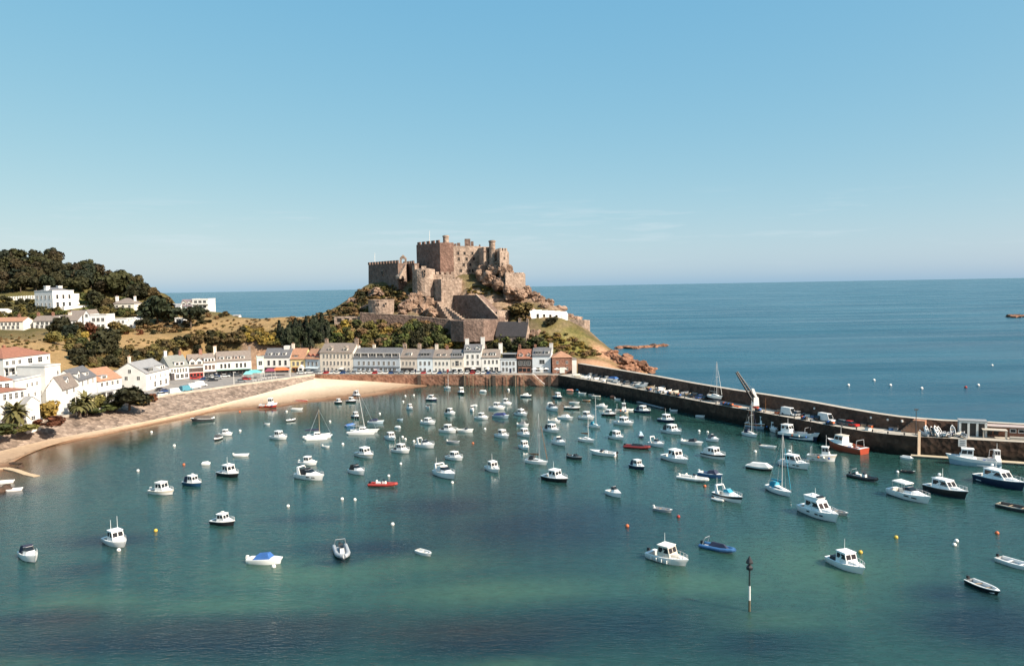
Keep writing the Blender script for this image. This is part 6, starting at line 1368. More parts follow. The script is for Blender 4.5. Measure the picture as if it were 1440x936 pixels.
def sail(px, py, L, hd, label, mh, hm=None, cov=None, hood=None, boot=None, stays=True, z=0.0, deckm=None, B=None):
    B = B or .32 * L; fb = .42 + .06 * L; hm = hm or gelcoat; o = begin(px, py, hd, 'sailing_yacht', label, z=z)
    mb = MB(); hull_mesh(mb, L, B, fb, hm, hm, deckm or deckc, (.1, .32), bluff=1.7, stern=.66, sheer=.28, boot=boot or navy, rub=gelcoat); mb.hull_build('hull', o); zd = deck_z(fb, .28, L, 0)
    mb = MB().use(gelcoat).hexa([(-.16 * L, -B * .32, zd * .95), (.26 * L, -B * .18, zd), (.26 * L, B * .18, zd), (-.16 * L, B * .32, zd * .95)], [(-.14 * L, -B * .25, zd + .42), (.2 * L, -B * .13, zd + .25), (.2 * L, B * .13, zd + .25), (-.14 * L, B * .25, zd + .42)]); c = mb.build('coachroof', o)
    for s_ in (-1, 1): MB().use(glass).face([(-.1 * L, s_ * (B * .3 + .012), zd + .12), (.12 * L, s_ * (B * .225 + .012), zd + .1), (.11 * L, s_ * (B * .2 + .012), zd + .24), (-.1 * L, s_ * (B * .277 + .012), zd + .3)]).build('window', c)
    mx = .1 * L; ms = MB().use(alu).tube((mx, 0, zd + .2), (mx, 0, zd + mh), .09, .06, 8); ms.use(alu).tube((mx, -.55, zd + mh * .55), (mx, .55, zd + mh * .55), .03, n=5); m_ = ms.build('mast', o)
    bz = zd + 1.15; MB().use(alu).tube((mx, 0, bz), (-.36 * L, 0, bz + .05), .05, n=6).build('boom', o)
    if cov: MB().use(cov).hexa([(mx - .05, -.14, bz + .02), (-.35 * L, -.1, bz + .06), (-.35 * L, .1, bz + .06), (mx - .05, .14, bz + .02)][::-1], [(mx - .05, -.06, bz + .5), (-.35 * L, -.05, bz + .24), (-.35 * L, .05, bz + .24), (mx - .05, .06, bz + .5)][::-1]).build('sail_cover', o)
    if hood: MB().use(hood).hexa([(-.34 * L, -B * .32, zd * .95), (-.1 * L, -B * .3, zd), (-.1 * L, B * .3, zd), (-.34 * L, B * .32, zd * .95)], [(-.28 * L, -B * .24, zd + .95), (-.13 * L, -B * .24, zd + 1.0), (-.13 * L, B * .24, zd + 1.0), (-.28 * L, B * .24, zd + .95)]).build('spray_hood', o)
    if stays:
        mb = MB().use(steel); t_ = (mx, 0, zd + mh - .1); mb.tube((.48 * L, 0, zd * 1.2), t_, .022, n=4); mb.tube((-.49 * L, 0, zd), t_, .018, n=4)
        for s_ in (-1, 1): mb.tube((mx - .2, s_ * B * .46, zd), (mx, s_ * .5, zd + mh * .55), .018, n=4); mb.tube((mx, s_ * .5, zd + mh * .55), t_, .018, n=4)
        mb.build('rigging', o); MB().use(cov or white).tube((.46 * L, 0, zd * 1.2 + .5), (mx + .1 * L, 0, zd + mh * .75), .07, .04, 6).build('furled_jib', o)
    return o
def trawler(px, py, L, hd, label, hm, band, fwd=True, roofm=None, wheelm=None, derrick=False, mh=4.0, gear=None, z=0.0, boot=None, wide=None, gearm=(orangep, bluecl, wood)):
    B = wide or .36 * L; fb = .6 + .08 * L; o = begin(px, py, hd, 'fishing_boat', label, z=z); mb = MB(); hull_mesh(mb, L, B, fb, hm, band, deckc, (.06, .44) if fwd else (.3, .84), bluff=2.6, sheer=.5, boot=boot, stern=.9, rub=gelcoat); mb.hull_build('hull', o)
    x0, x1 = (0.0, .26 * L) if fwd else (-.44 * L, -.2 * L); zd = deck_z(fb, .5, L, x0); wm_ = wheelm or gelcoat
    cabin(o, L, x0, x1, B * .66, zd * .92, 2.0, .05 * L, 0, wm_, roofm or wm_, name='wheelhouse', wz=(.5, .88))
    mast(o, (x0 + x1) / 2, zd + 1.9, mh, .07, alu if not derrick else brownp)
    if derrick:
        mb = MB().use(orangep); mb.tube((x1 + .4, 0, zd + .2), (-.4 * L, 0, zd + 2.6), .06, n=6).tube((x1 + .4, 0, zd + 3.2), (-.3 * L, 0, zd + .8), .05, n=6); mb.build('derrick', o)
    mb = MB().use(steel); xs = -.38 * L if fwd else .2 * L
    for s_ in (-1, 1): mb.tube((xs, s_ * B * .4, fb), (xs, s_ * B * .34, fb + 1.7), .06, n=6)
    mb.tube((xs, -B * .34, fb + 1.7), (xs, B * .34, fb + 1.7), .06, n=6); mb.build('gantry', o)
    r = random.Random(int(px * 7)); 
    for k in range(6):
        x = (-.34 + .05 * k + r.uniform(-.02, .02)) * L if fwd else (-.12 + .07 * k) * L; y = r.uniform(-.3, .3) * B; s = r.uniform(.28, .5)
        MB().use(gearm[k % len(gearm)]).box(x - s, x + s, y - s, y + s, fb * .2, fb * .2 + r.uniform(.5, 1.1), .05, .05).build('fish_crate', o)
    for k in range(3): MB().use((orangep, white, bluecl)[k]).ball((-.1 * L + .18 * L * k, -B * .52, fb * .75), .26, 8).build('fender', o)
    return o
def multihull(px, py, L, hd, label, mh, hulls, cov=None, hm=None, mastm=None, lean=0):
    o = begin(px, py, hd, 'catamaran' if len(hulls) == 2 else 'trimaran', label); hm = hm or gelcoat; W = max(abs(h[0]) for h in hulls)
    for (y, b, l) in hulls:
        mb = MB(); hull_mesh(mb, L * l, b, .75, hm, hm, gelcoat, None, bluff=1.6, stern=.7, sheer=.2); ho = mb.hull_build('hull', o, (0, y, 0))
    mb = MB().use(gelcoat)
    mb.box(-.3 * L, .12 * L, -W * .92, W * .92, .62, .86, .1, .0); mb.use(deckc).box(-.26 * L, .08 * L, -W * .7, W * .7, .862, .9); mb.build('bridge_deck', o)
    cabin(o, L, -.12 * L, .16 * L, W * .95, .8, .85, .1 * L, .02 * L, gelcoat, gelcoat)
    mx = .06 * L; m_ = MB().use(mastm or alu).tube((mx, 0, 1.0), (mx - lean, 0, mh), .11, .07, 8); m_.build('mast', o); MB().use(mastm or alu).tube((mx, 0, 2.1), (-.42 * L, 0, 2.15), .06, n=6).build('boom', o)
    if cov: MB().use(cov).hexa([(mx - .1, -.2, 2.15), (-.42 * L, -.15, 2.2), (-.42 * L, .15, 2.2), (mx - .1, .2, 2.15)][::-1], [(mx - .1, -.1, 2.75), (-.42 * L, -.08, 2.5), (-.42 * L, .08, 2.5), (mx - .1, .1, 2.75)][::-1]).build('sail_cover', o)
    mb = MB().use(steel)
    for a in ((.46 * L, 0, .9), (-.3 * L, W * .95, .8), (-.3 * L, -W * .95, .8)): mb.tube(a, (mx - lean, 0, mh - .2), .03, n=4)
    mb.build('rigging', o); return o

# ---- left part of the harbour
sport(42, 786, 5.6, -74, 'white motor boat with navy canopy, bow on, alone at the far left of the harbour', canopy=navycl, arch=False, ant=0)
cruiser(164, 765, 6.0, -66, 'all white wheelhouse boat carrying two tall whip aerials, left side of the harbour', ant=2, boot=creamgel, tall=.1)
cruiser(229, 694, 5.8, -18, 'white cruiser with a separate white hardtop roof, between the lone left boats and the beach', tall=.2, motor=white, band=creamgel, roofm=white)
cruiser(272, 682, 4.9, -50, 'small deep blue hulled boat with white cabin beside a black hulled one', hm=M('deep_blue_paint', (.02, .07, .14), .3), ant=0, hat=white, canopy=navycl)
cruiser(323, 669, 6.4, -54, 'black hulled boat with big white wheelhouse and stubby mast, left of centre', hm=black, hat=white, ant=1, tall=.2)
cruiser(315, 737, 4.8, -14, 'small dark hulled boat with white topsides and low cabin, alone below the black wheelhouse boat', hm=black, hat=white, tall=-.15)
speedboat(374, 791, 5.4, -10, 'white speedboat with bright blue cockpit cover and white outboard', cover=bluecl, motor=white, name='speedboat')
rib(481, 779, 6.2, -84, 'grey inflatable bow on to the viewer with console and black frame', greygel, white, frame=True)
dinghy(597, 779, 3.2, -48, 'plain white empty dinghy alone in the middle of the lower harbour')
rib(540, 683, 5.8, -6, 'orange red inflatable with white console, dark engine at its bow end', redp, white, seat=white, cover=None, inner=creamgel)
sport(503, 666, 5.2, -54, 'white sports boat with black folded hood just right of the big sports cruiser', canopy=black, arch=False)
sport(437, 673, 7.3, -14, 'white sports cruiser with dark windows and black canopy under a smaller cruiser', canopy=black, hullwin=True)
cruiser(434, 653, 4.6, -5, 'small white cabin boat directly behind the sports cruiser with black canopy', tall=-.15, motor=white)
dinghy(340, 641, 3.7, -2, 'small white open boat with tiller stern box right of the black wheelhouse boat', motor=white)
speedboat(306, 618, 3.6, -120, 'small charcoal covered boat tucked against a white one near the beach', hm=black, cover=charcoal, motor=None, cov=(-.4, .3))
cruiser(318, 612, 4.0, -5, 'small white boat behind the charcoal covered boat', tall=-.3)
dinghy(290, 653, 2.0, 0, 'tiny white tender lying left of the small white open boat', cover=white)
cruiser(393, 617, 5.4, -14, 'white cabin boat with black waterline stripe near the beach', boot=black, band=gelcoat, tall=.05)
dinghy(418, 576, 4.0, -5, 'flat white punt just off the beach below the red boat')
speedboat(409, 592, 2.9, 15, 'little white boat with dark hull off the beach, above the black striped cabin boat', hm=black, motor=None)
dinghy(376, 597, 2.0, -20, 'tiny white dinghy under the beached trawler', motor=charcoal)
trawler(378, 572.5, 6.2, -22, 'red and white fishing boat aground at the edge of the beach', redp, gelcoat, True, derrick=False, mh=2.5, boot=black, z=.25)
dinghy(424, 564.5, 4.8, -3, 'red open rowing boat lying on the wet sand', hm=redp, inner=wood, z=.05, rub=white)
speedboat(284, 591.5, 6.6, 178, 'long dark brown covered motor boat with white outboard at the sand edge', hm=charcoal, cover=M('brown_canvas', (.08, .065, .055), .8), motor=white, cov=(-.42, .38))
multihull(447, 616, 7.8, -6, 'white trimaran with a brown wooden mast near the beach', 7.9, ((0, 1.5, 1), (2.2, .6, .8), (-2.2, .6, .8)), cov=navycl, mastm=wood)
multihull(511, 609, 8.2, -16, 'big white catamaran with tall leaning aluminium mast', 12.4, ((1.7, 1.1, 1), (-1.7, 1.1, 1)), lean=1.6)
dinghy(493, 599, 3.4, 30, 'small boat with bright blue cover at the stern of the catamaran', hm=bluep, cover=bluecl)
speedboat(529, 595, 4.9, 0, 'pale grey boat with navy cover behind the catamaran mast', hm=palebluep, cover=navycl, motor=None, cov=(-.45, .1))
cruiser(500.5, 587.5, 3.8, -60, 'small dark boat with white top behind the catamaran', hm=black, rails=False)
cruiser(514, 642, 6.2, -52, 'white cabin cruiser below the catamaran with cream hull band', band=creamgel, boot=brownp)
cruiser(550, 618, 5.0, -66, 'white boat showing its square bow right of the catamaran', tall=-.1)
cruiser(565, 636, 5.2, -14, 'white boat with black underbody and pole mast below the bow on white boat', boot=black, hm=gelcoat, ant=1, sternbox=charcoal)
sport(599, 629, 5.7, -12, 'white sports boat with windscreen frame left of a small open dinghy', arch=True)
cruiser(640, 646, 4.9, -14, 'white low cabin boat right below the small grey dinghy', tall=-.2, boot=charcoal)
sport(627, 670, 7.4, -58, 'large rounded white sports cruiser in the middle of the harbour', hullwin=False, canopy=white, ant=1)
cruiser(603, 596, 5.2, -12, 'white low sailing dayboat style cruiser above the sports boat', tall=-.3, motor=white)
cruiser(631, 607.5, 5.4, -8, 'left one of two white cruisers side by side in mid harbour', sternbox=charcoal, boot=creamgel)
speedboat(655, 607, 4.6, -4, 'white open boat right beside the left white cruiser', motor=white)
dinghy(638, 622.5, 3.5, -8, 'small grey white dinghy with outboard in mid harbour', hm=greygel, inner=gelcoat, motor=white)
cruiser(577, 575.5, 3.2, -30, 'small white covered boat near the end of the sand', canopy=white, rails=False, hm=gelcoat, boot=black)
speedboat(602, 573.5, 2.7, -70, 'tiny white boat bow on under a blue hulled boat', motor=None)
cruiser(607.5, 563, 4.3, 0, 'blue hulled boat with white roof near the quay', hm=navy, canopy=white, rails=False)
cruiser(633.5, 582.5, 4.0, -10, 'white cabin boat with black stern near the quay', boot=black, canopy=black, rails=False)
sail(629.5, 546.5, 3.2, -10, 'small white sailing dinghy under the quay by the ivory house', 5.0, stays=False)
cruiser(649, 553.5, 4.6, -70, 'white and black cabin boat close under the quay wall below the beige house', hm=black, tall=.4, rails=False)
cruiser(476.5, 567, 3.2, -15, 'left small white topped boat at the sand edge', hm=black, rails=False, tall=-.2)
cruiser(494.5, 565.5, 4.0, -5, 'second small white topped boat at the sand edge', hm=black, rails=False, tall=-.1)
cruiser(502, 557.5, 3.8, -20, 'domed white boat on dark hull standing on the sand below the hotel', hm=black, canopy=white, rails=False, tall=.3, z=.12)
dinghy(560, 602, 2.2, -25, 'tiny white tender right of the grey boat with navy cover', cover=white)
dinghy(563, 590.5, 1.9, -10, 'tiny pale dinghy between catamaran and dayboat', hm=palebluep)
dinghy(459, 629, 2.1, -20, 'little white dinghy under the trimaran', motor=white)
# ---- centre
dinghy(680, 551, 3.2, -20, 'white covered dinghy below the quay wall by the tall white house', cover=white)
dinghy(715, 549, 2.6, -88, 'white dinghy bow on against the quay below the flat roofed house', cover=white)
speedboat(740, 558, 4.2, -5, 'white decked boat on dark hull below the timbered house', hm=navy, cover=white, motor=None)
cruiser(785, 560, 4.8, -28, 'navy hulled white cabin boat at the inner corner of the pier', hm=navy, rails=False)
cruiser(699.5, 575, 5.6, 5, 'white cruiser alongside another one in the upper harbour', boot=greygel)
cruiser(712, 569, 4.2, 5, 'white cruiser with rounded stern behind the upper harbour cruiser', tall=.1, ant=1, rails=False)
cruiser(733.5, 584, 5.0, -16, 'white low cabin boat with white ball fender on top, right of the navy tarpaulin', hat=white, sternbox=greycl, tall=-.15)
speedboat(705, 587, 5.6, -15, 'boat wrapped in a navy tarpaulin in the upper harbour', hm=palebluep, cover=M('royal_canvas', (.025, .04, .13), .8), motor=charcoal, cov=(-.44, .28))
cruiser(678, 589, 4.6, -4, 'white cabin boat left of the navy tarpaulin boat', tall=-.15)
cruiser(664, 578, 3.0, -80, 'small white boat bow on, upper harbour', rails=False)
dinghy(668, 571.5, 1.9, -10, 'tiny white tender behind the small bow on boat', cover=white)
cruiser(707, 615, 5.0, -48, 'compact white wheelhouse boat in the centre of the harbour', boot=creamgel)
cruiser(738, 613, 4.9, -30, 'white wheelhouse boat behind a small bow on cabin boat, left of the tall mast', boot=creamgel)
speedboat(736, 599, 3.6, -10, 'low white open boat above the wheelhouse boat left of the tall mast', motor=white, cover=greycl)
cruiser(738, 631, 4.3, -64, 'small white cabin boat seen from the bow left of the sailing yacht', rails=False)
sport(778, 577, 5.8, -58, 'white motor boat with arch, bow to the viewer, below the pier corner', canopy=greycl)
speedboat(796, 589.5, 5.4, -20, 'white speedboat right of the arch boat', cover=white, motor=None)
speedboat(780, 594, 3.9, -10, 'white covered small boat under the arch boat', cover=creamgel, motor=white)
cruiser(777, 607, 5.6, -48, 'white wheelhouse boat with dark cockpit under the covered small boat', canopy=charcoal, boot=creamgel)
sport(787, 625, 5.0, -52, 'plump white boat with black outboard right of the sailing mast', motor=black, arch=False, canopy=white)
speedboat(805, 575, 5.4, -2, 'dark hulled boat with white foredeck near the pier', hm=black, motor=charcoal)
dinghy(808, 567, 3.7, -4, 'grey white open dinghy near the pier, behind the dark hulled boat', inner=greygel)
dinghy(825, 564, 3.0, -3, 'brown hulled dinghy with white rim under the pier', hm=brownp, inner=gelcoat, rub=white)
dinghy(802, 550, 3.1, -15, 'salmon covered dinghy tied to the pier', hm=pinkp, cover=pinkp)
dinghy(812, 550, 2.6, -75, 'turquoise covered dinghy tied to the pier', hm=navy, cover=tealcl)
dinghy(819.5, 554, 3.2, -20, 'white dinghy tied to the pier right of the turquoise one', motor=white)
rib(839, 558, 3.5, -25, 'cream inflatable dinghy tied to the pier', creamgel, None, motor=charcoal, inner=creamgel)
dinghy(832, 556, 2.4, -40, 'small pale grey dinghy left of the cream inflatable', hm=greygel)
dinghy(862, 559, 2.7, -60, 'orange covered dinghy moored at the pier', hm=orangep, cover=orangep)
dinghy(869, 562, 2.4, -20, 'white dinghy tied to the orange one', motor=white)
speedboat(847, 573, 4.0, -8, 'low white motor boat off the pier left of the tan boat', cover=white, motor=None)
cruiser(857, 584.5, 4.7, -2, 'white cabin boat on a black hull off the pier', hm=black, tall=-.1)
trawler(875, 580, 4.4, -10, 'small tan decked fishing boat off the pier', creamgel, tan, True, mh=1.2, gearm=(tan, wood, charcoal))
dinghy(885, 577, 2.8, 10, 'small grey dinghy beside the tan fishing boat', inner=greygel)
cruiser(878.5, 597, 6.4, -10, 'white cruiser with long foredeck above the green hooded boat', boot=creamgel, tall=-.1)
cruiser(825.5, 589, 5.2, -5, 'white cabin cruiser with white flybridge above the turquoise boat', tall=.15)
sail(836.5, 601, 4.0, -35, 'little turquoise trimmed sailing boat with pale mast', 8.2, hm=gelcoat, hood=tealcl, stays=False, deckm=tealcl)
sail(825, 621, 5.0, -10, 'low white sailing boat with thin mast above the dark grey open boat', 6.2, stays=False, cov=brownp)
cruiser(867.5, 617, 5.2, -22, 'white boat with green canopy and dark engine', canopy=greencl, motor=black)
speedboat(901, 614, 3.2, 100, 'small navy boat with pale blue dome seen stern on', hm=navy, cover=palebluep, motor=None)
rib(897, 630, 6.3, -1, 'dark red inflatable workboat lying broadside', M('maroon_rubber', (.17, .022, .02), .5), None, cover=black, inner=M('maroon_rubber', (.17, .022, .02), .5))
sport(924, 627.5, 5.0, -18, 'white sports boat with tall white hoop right of the red inflatable', arch=True, boot=black)
speedboat(848, 639.5, 6.6, 160, 'long white speedboat with black outboards pointing away to the left', boot=navy, motor=black, hm=gelcoat)
speedboat(809, 645, 4.5, -26, 'dark grey open launch right of the sailing yacht', hm=charcoal, deckm=charcoal, motor=charcoal, screen=True)
cruiser(897, 658.5, 4.4, -22, 'navy hulled boat with white foredeck and navy hood, alone right of centre', hm=navy, canopy=navycl, tall=-.1)
cruiser(905, 580, 5.6, -10, 'white boat with navy hood and navy hull near the pier pontoon', hm=navy, canopy=navycl)
cruiser(938, 593, 5.9, -16, 'navy hulled pilot style boat with white wheelhouse', hm=navy, ant=1)
cruiser(946, 609, 6.8, -20, 'large white cabin cruiser just below the navy pilot boat', canopy=charcoal, boot=charcoal)
cruiser(951, 648, 8.0, -22, 'big white cruiser with long windowed cabin, centre right', tall=.1, boot=brownp)
speedboat(974, 624.5, 5.8, -12, 'white sports boat with dark folded hood, centre right', cover=black, motor=white, cov=(-.15, .18))
sport(1003, 620.5, 3.6, -35, 'small white boat directly behind the black striped cruiser', arch=False, canopy=greycl)
cruiser(1005, 643, 6.6, -15, 'white cruiser with black hull stripe and sloping windscreen', hm=gelcoat, band=black, boot=gelcoat, canopy=white)
dinghy(985, 586, 2.9, -12, 'white dinghy close under the dark pier wall')
dinghy(948, 578, 2.6, -15, 'small pale dinghy at the pier left of the white one', motor=white)
sail(1055, 613, 5.4, -22, 'white sailing boat with navy cover beside the brown trawler', 8.6, cov=navycl, hood=navycl)
trawler(1071, 602, 8.6, -25, 'blue hulled fishing boat with orange derricks moored at the pier', palebluep, brownp, True, derrick=True, mh=5.0)
cruiser(1089, 606, 5.8, -84, 'white boat with black arch, bow on, moored by the fishing boat', tall=.3, sternbox=black, roofm=white)
dinghy(1081, 629.5, 4.2, -12, 'white open fishing dinghy with outboard below the trawler', motor=black)
speedboat(1069, 660, 5.8, -8, 'black hulled boat under a full white cover, left of the turquoise yacht', hm=black, cover=white, motor=None, cov=(-.46, .4))
sail(1096, 693, 7.0, -26, 'white sailing yacht with turquoise sail cover and tall mast, right of centre', 10.6, cov=tealcl, hood=tealcl, boot=navy)
sail(755, 652, 5.8, -32, 'white sailing yacht with tall mast in the middle of the harbour', 10.6, cov=brownp, hood=charcoal)
motor_yacht(1118, 656.5, 7.4, -11, 'white flybridge cruiser behind the turquoise yacht mast', fly=False)
trawler(1156, 647, 6.2, -10, 'white fishing boat with white canopy roof and pole, left of the red trawler', gelcoat, creamgel, True, mh=2.6, gearm=(creamgel, charcoal, white))
trawler(1125, 617, 10.5, -30, 'navy hulled white topped workboat with orange dinghy on its bow, at the pier', navy, gelcoat, False, mh=1.6, gearm=(pinkp, orangep, white))
trawler(1189, 633, 10.2, 142, 'red orange fishing boat with cream wheelhouse roof moored at the pier', M('trawler_red', (.36, .055, .025), .5), M('trawler_orange', (.42, .085, .04), .5), True, roofm=creamgel, mh=2.2, gearm=(redp, bluecl, white), boot=brownp)
rib(1215, 673.5, 6.2, -20, 'black inflatable with white seats and hoop, right of the flybridge cruiser', black, white, cover=None, frame=True, seat=white)
motor_yacht(1153, 726, 8.8, -22, 'large white flybridge yacht with hull windows, right of the turquoise yacht')
dinghy(1180, 722, 3.6, -20, 'dark grey dinghy with outboard lying behind the large flybridge yacht', hm=greygel, motor=white)
sport(1280, 701, 8.6, -14, 'white sports cruiser with broad white bimini, left of the black hulled cruiser', bimini=white, arch=False, hullwin=True)
motor_yacht(1332, 695, 8.8, -14, 'black hulled motor yacht with dark wheelhouse glass and white roof', hm=black, fly=False, hullwin=False)
motor_yacht(1408, 682, 10.4, -13, 'long navy hulled motor yacht with white superstructure at the right edge', hm=navy, fly=False, hullwin=False)
dinghy(1432, 717, 6.6, -9, 'long open wooden rimmed boat cut off by the right edge', hm=charcoal, inner=creamgel, rub=creamgel, name='open_boat')
dinghy(1431, 796, 5.4, -16, 'pale open boat with black outboard cut off by the right edge', inner=greygel, motor=black, name='open_boat')
dinghy(1384, 828, 4.8, -27, 'dark hulled open boat with grey white interior at the lower right', hm=black, inner=greygel, motor=black, rub=white, name='open_boat')
cruiser(1192, 798, 6.4, -20, 'white cabin cruiser with guard rails, lowest of the right hand cruisers', boot=white, ant=1, sternbox=charcoal)
dinghy(1277, 664.5, 2.8, -3, 'small grey tender beside a white buoy under the pontoon', hm=charcoal, inner=gelcoat)
dinghy(1276, 645.5, 3.0, -35, 'white dinghy at the left end of the long pontoon', cover=white)
trawler(1368, 653.5, 10.2, 184, 'pale blue and white fishing boat alongside the long pontoon', palebluep, gelcoat, True, mh=3.0, gearm=(bluecl, navycl, greycl))
trawler(1400, 651, 4.0, -70, 'small red and white boat rafted at the right of the pontoon', redp, gelcoat, True, mh=1.5, wide=2.0)
cruiser(940.5, 789, 6.7, -8, 'cream white boat with hardtop and fenders at the lower centre', top=creamgel, boot=creamgel, motor=black, fend=4, tall=.1, roofm=white, ant=1)
rib(1011, 773, 5.4, -13, 'blue inflatable with white hoop frame and navy cover at the lower centre', bluep, None, cover=navycl, frame=True)
dinghy(933, 718.5, 3.6, -12, 'grey white dinghy with small outboard beside a red buoy', hm=greygel, inner=gelcoat, motor=white)
sport(864, 697, 4.2, -24, 'small white cuddy boat with seats, alone below centre', arch=False, motor=None)
sport(1025, 702.5, 6.6, -16, 'white sports boat with turquoise windscreen and tender alongside', glasses=False, boot=gelcoat, band=black, ant=2, arch=True)
rib(1010, 704, 2.6, -30, 'white inflatable tender lying against the turquoise screened boat', white, None, motor=black, inner=greygel)
rib(976, 675, 6.6, -14, 'white inflatable with white console and seats, centre right', white, white, seat=white, motor=white)
speedboat(1000, 670, 5.4, -14, 'blue open boat with navy cover behind the white inflatable', hm=bluep, cover=navycl, motor=white, cov=(-.1, .3))
cruiser(694, 662, 5.2, -62, 'white wheelhouse boat with short mast, lower centre of the fleet', ant=1)
cruiser(782, 675.5, 6.4, -13, 'black hulled boat with white decks below the sailing yacht', hm=black, ant=1)
dinghy(6, 679, 4.0, 0, 'white open boat at the left edge beside the weedy rock', hm=gelcoat)
dinghy(21, 689.5, 3.0, 2, 'low white dinghy right of the weedy rock at the left edge')
# ---- long raft under the pier and the pontoon on the right
def raft(p0, p1, wd, label, m_=wood):
    d = p1 - p0; o = empty('pontoon', (p0.x, p0.y, 0), math.atan2(d.y, d.x)); tag(o, label, 'pontoon'); L = d.length
    MB().use(m_).box(0, L, -wd / 2, wd / 2, .3, .5).build('deck', o); n = int(L / 4) + 1
    for i in range(n): MB().use(charcoal).box(i * L / n + .3, (i + 1) * L / n - .3, -wd / 2 + .1, wd / 2 - .1, -.3, .297).build('float', o)
    return o
raft(G(897, 566), G(932, 575), 1.2, 'narrow grey raft floating under the middle of the pier', greygel)
raft(G(1281, 641.5), G(1480, 656), 2.2, 'long pale timber pontoon under the right end of the pier', M('pontoon_deck', (.5, .42, .3), .8))
# slipway of planks on the beach at the far left
mb = MB().use(M('pale_timber', (.5, .36, .22), .85)); pts = [G(-20, 659, .35), G(8, 657.5, .35), G(24, 661, .3), G(38, 666, .18), G(52, 669, .08)]
for a, b in zip(pts[:-1], pts[1:]):
    d = (b - a).normalized(); nn = Vector((-d.y, d.x, 0)) * .8; mb.hexa([a - nn - Vector((0, 0, .3)), b - nn - Vector((0, 0, .3)), b + nn - Vector((0, 0, .3)), a + nn - Vector((0, 0, .3))], [a - nn, b - nn, b + nn, a + nn])
tag(mb.build('slipway'), 'curved pale timber slipway running from the sand into the water at the left edge', 'slipway')

# ================================================================== BUOYS, BEACON
BG = 'mooring buoys in the harbour'
def buoy(px, py, r, m_, label, group=None):
    g = G(px, py); mb = MB().use(m_).ball((0, 0, r * .35), r, 12); mb.use(charcoal).tube((0, 0, r * 1.2), (0, 0, r * 1.6), .05, n=6); tag(mb.build('mooring_buoy', None, (g.x, g.y, 0)), label, 'buoy', group)
for px, py in ((405, 712), (481, 702), (499, 703), (552, 737.5), (194, 662), (213, 608), (245, 627), (337.5, 606), (464, 593), (534, 582), (482, 625), (566, 615), (570, 618), (582, 621), (563.5, 652.5), (570, 557), (582, 556), (567, 565), (682, 603.5), (983, 606.5), (995, 608), (1062, 635.5), (1342, 766.5), (1345, 761), (385, 797), (636, 679), (167, 774), (546.5, 669.5), (1262, 664), (403, 579)):
    buoy(px, py, .36 if py > 640 else .42, white, 'small round white mooring buoy floating in the harbour', BG)
for px, py, m_, lab in ((219, 746.5, yellowp, 'pale yellow buoy right of the boat with two aerials'), (258.5, 653.5, orangep, 'orange buoy near the tiny white tender'), (337, 579, orangep, 'faint orange buoy off the sand near the trawler'), (665, 623.5, orangep, 'orange buoy left of the compact wheelhouse boat'), (991, 684, orangep, 'orange buoy below the white inflatable'), (954, 727, redp, 'red buoy right of the grey white dinghy'), (882, 740, orangep, 'orange buoy below the small cuddy boat'), (1260, 756, yellowp, 'yellow buoy below the sports cruiser with bimini'), (1402, 750, orangep, 'orange and white buoy at the right edge'), (1210, 777, yellowp, 'yellow buoy above the lowest cabin cruiser')):
    buoy(px, py, .36, m_, lab)
for px, py, m_ in ((1229, 535, white), (1252, 542, white), (1296, 546.5, white), (1375.5, 542, white), (1193, 542, white), (1395, 514, white)):
    buoy(px, py, .62, m_, 'white marker buoy on the open sea beyond the pier', 'marker buoys beyond the pier')
buoy(1358, 545, .6, redp, 'red marker buoy on the open sea beyond the pier')
g = G(1054, 859); bo = empty('beacon_post', (g.x, g.y, 0)); tag(bo, 'dark and white banded beacon post with a black double cone topmark', 'beacon')
zt = CH + ray(1053, 781).z * g.y / ray(1053, 781).y
MB().use(M('post_green_black', (.02, .035, .035), .5)).tube((0, 0, zt * .46), (0, 0, zt - 1.0), .13, .11, 8).build('post', bo)
MB().use(white).tube((0, 0, zt * .2), (0, 0, zt * .46), .15, .14, 8).build('white_band', bo); MB().use(M('weed_band', (.12, .1, .06), .8)).tube((0, 0, -1), (0, 0, zt * .2), .17, .16, 8).build('post_foot', bo)
MB().use(black).lathe(0, 0, [(.42, zt - 1.9), (.46, zt - 1.55), (.1, zt - 1.15)], 10).build('lower_cone', bo); MB().use(black).lathe(0, 0, [(.5, zt - 1.0), (.48, zt - .85), (.04, zt)], 10).build('upper_cone', bo)
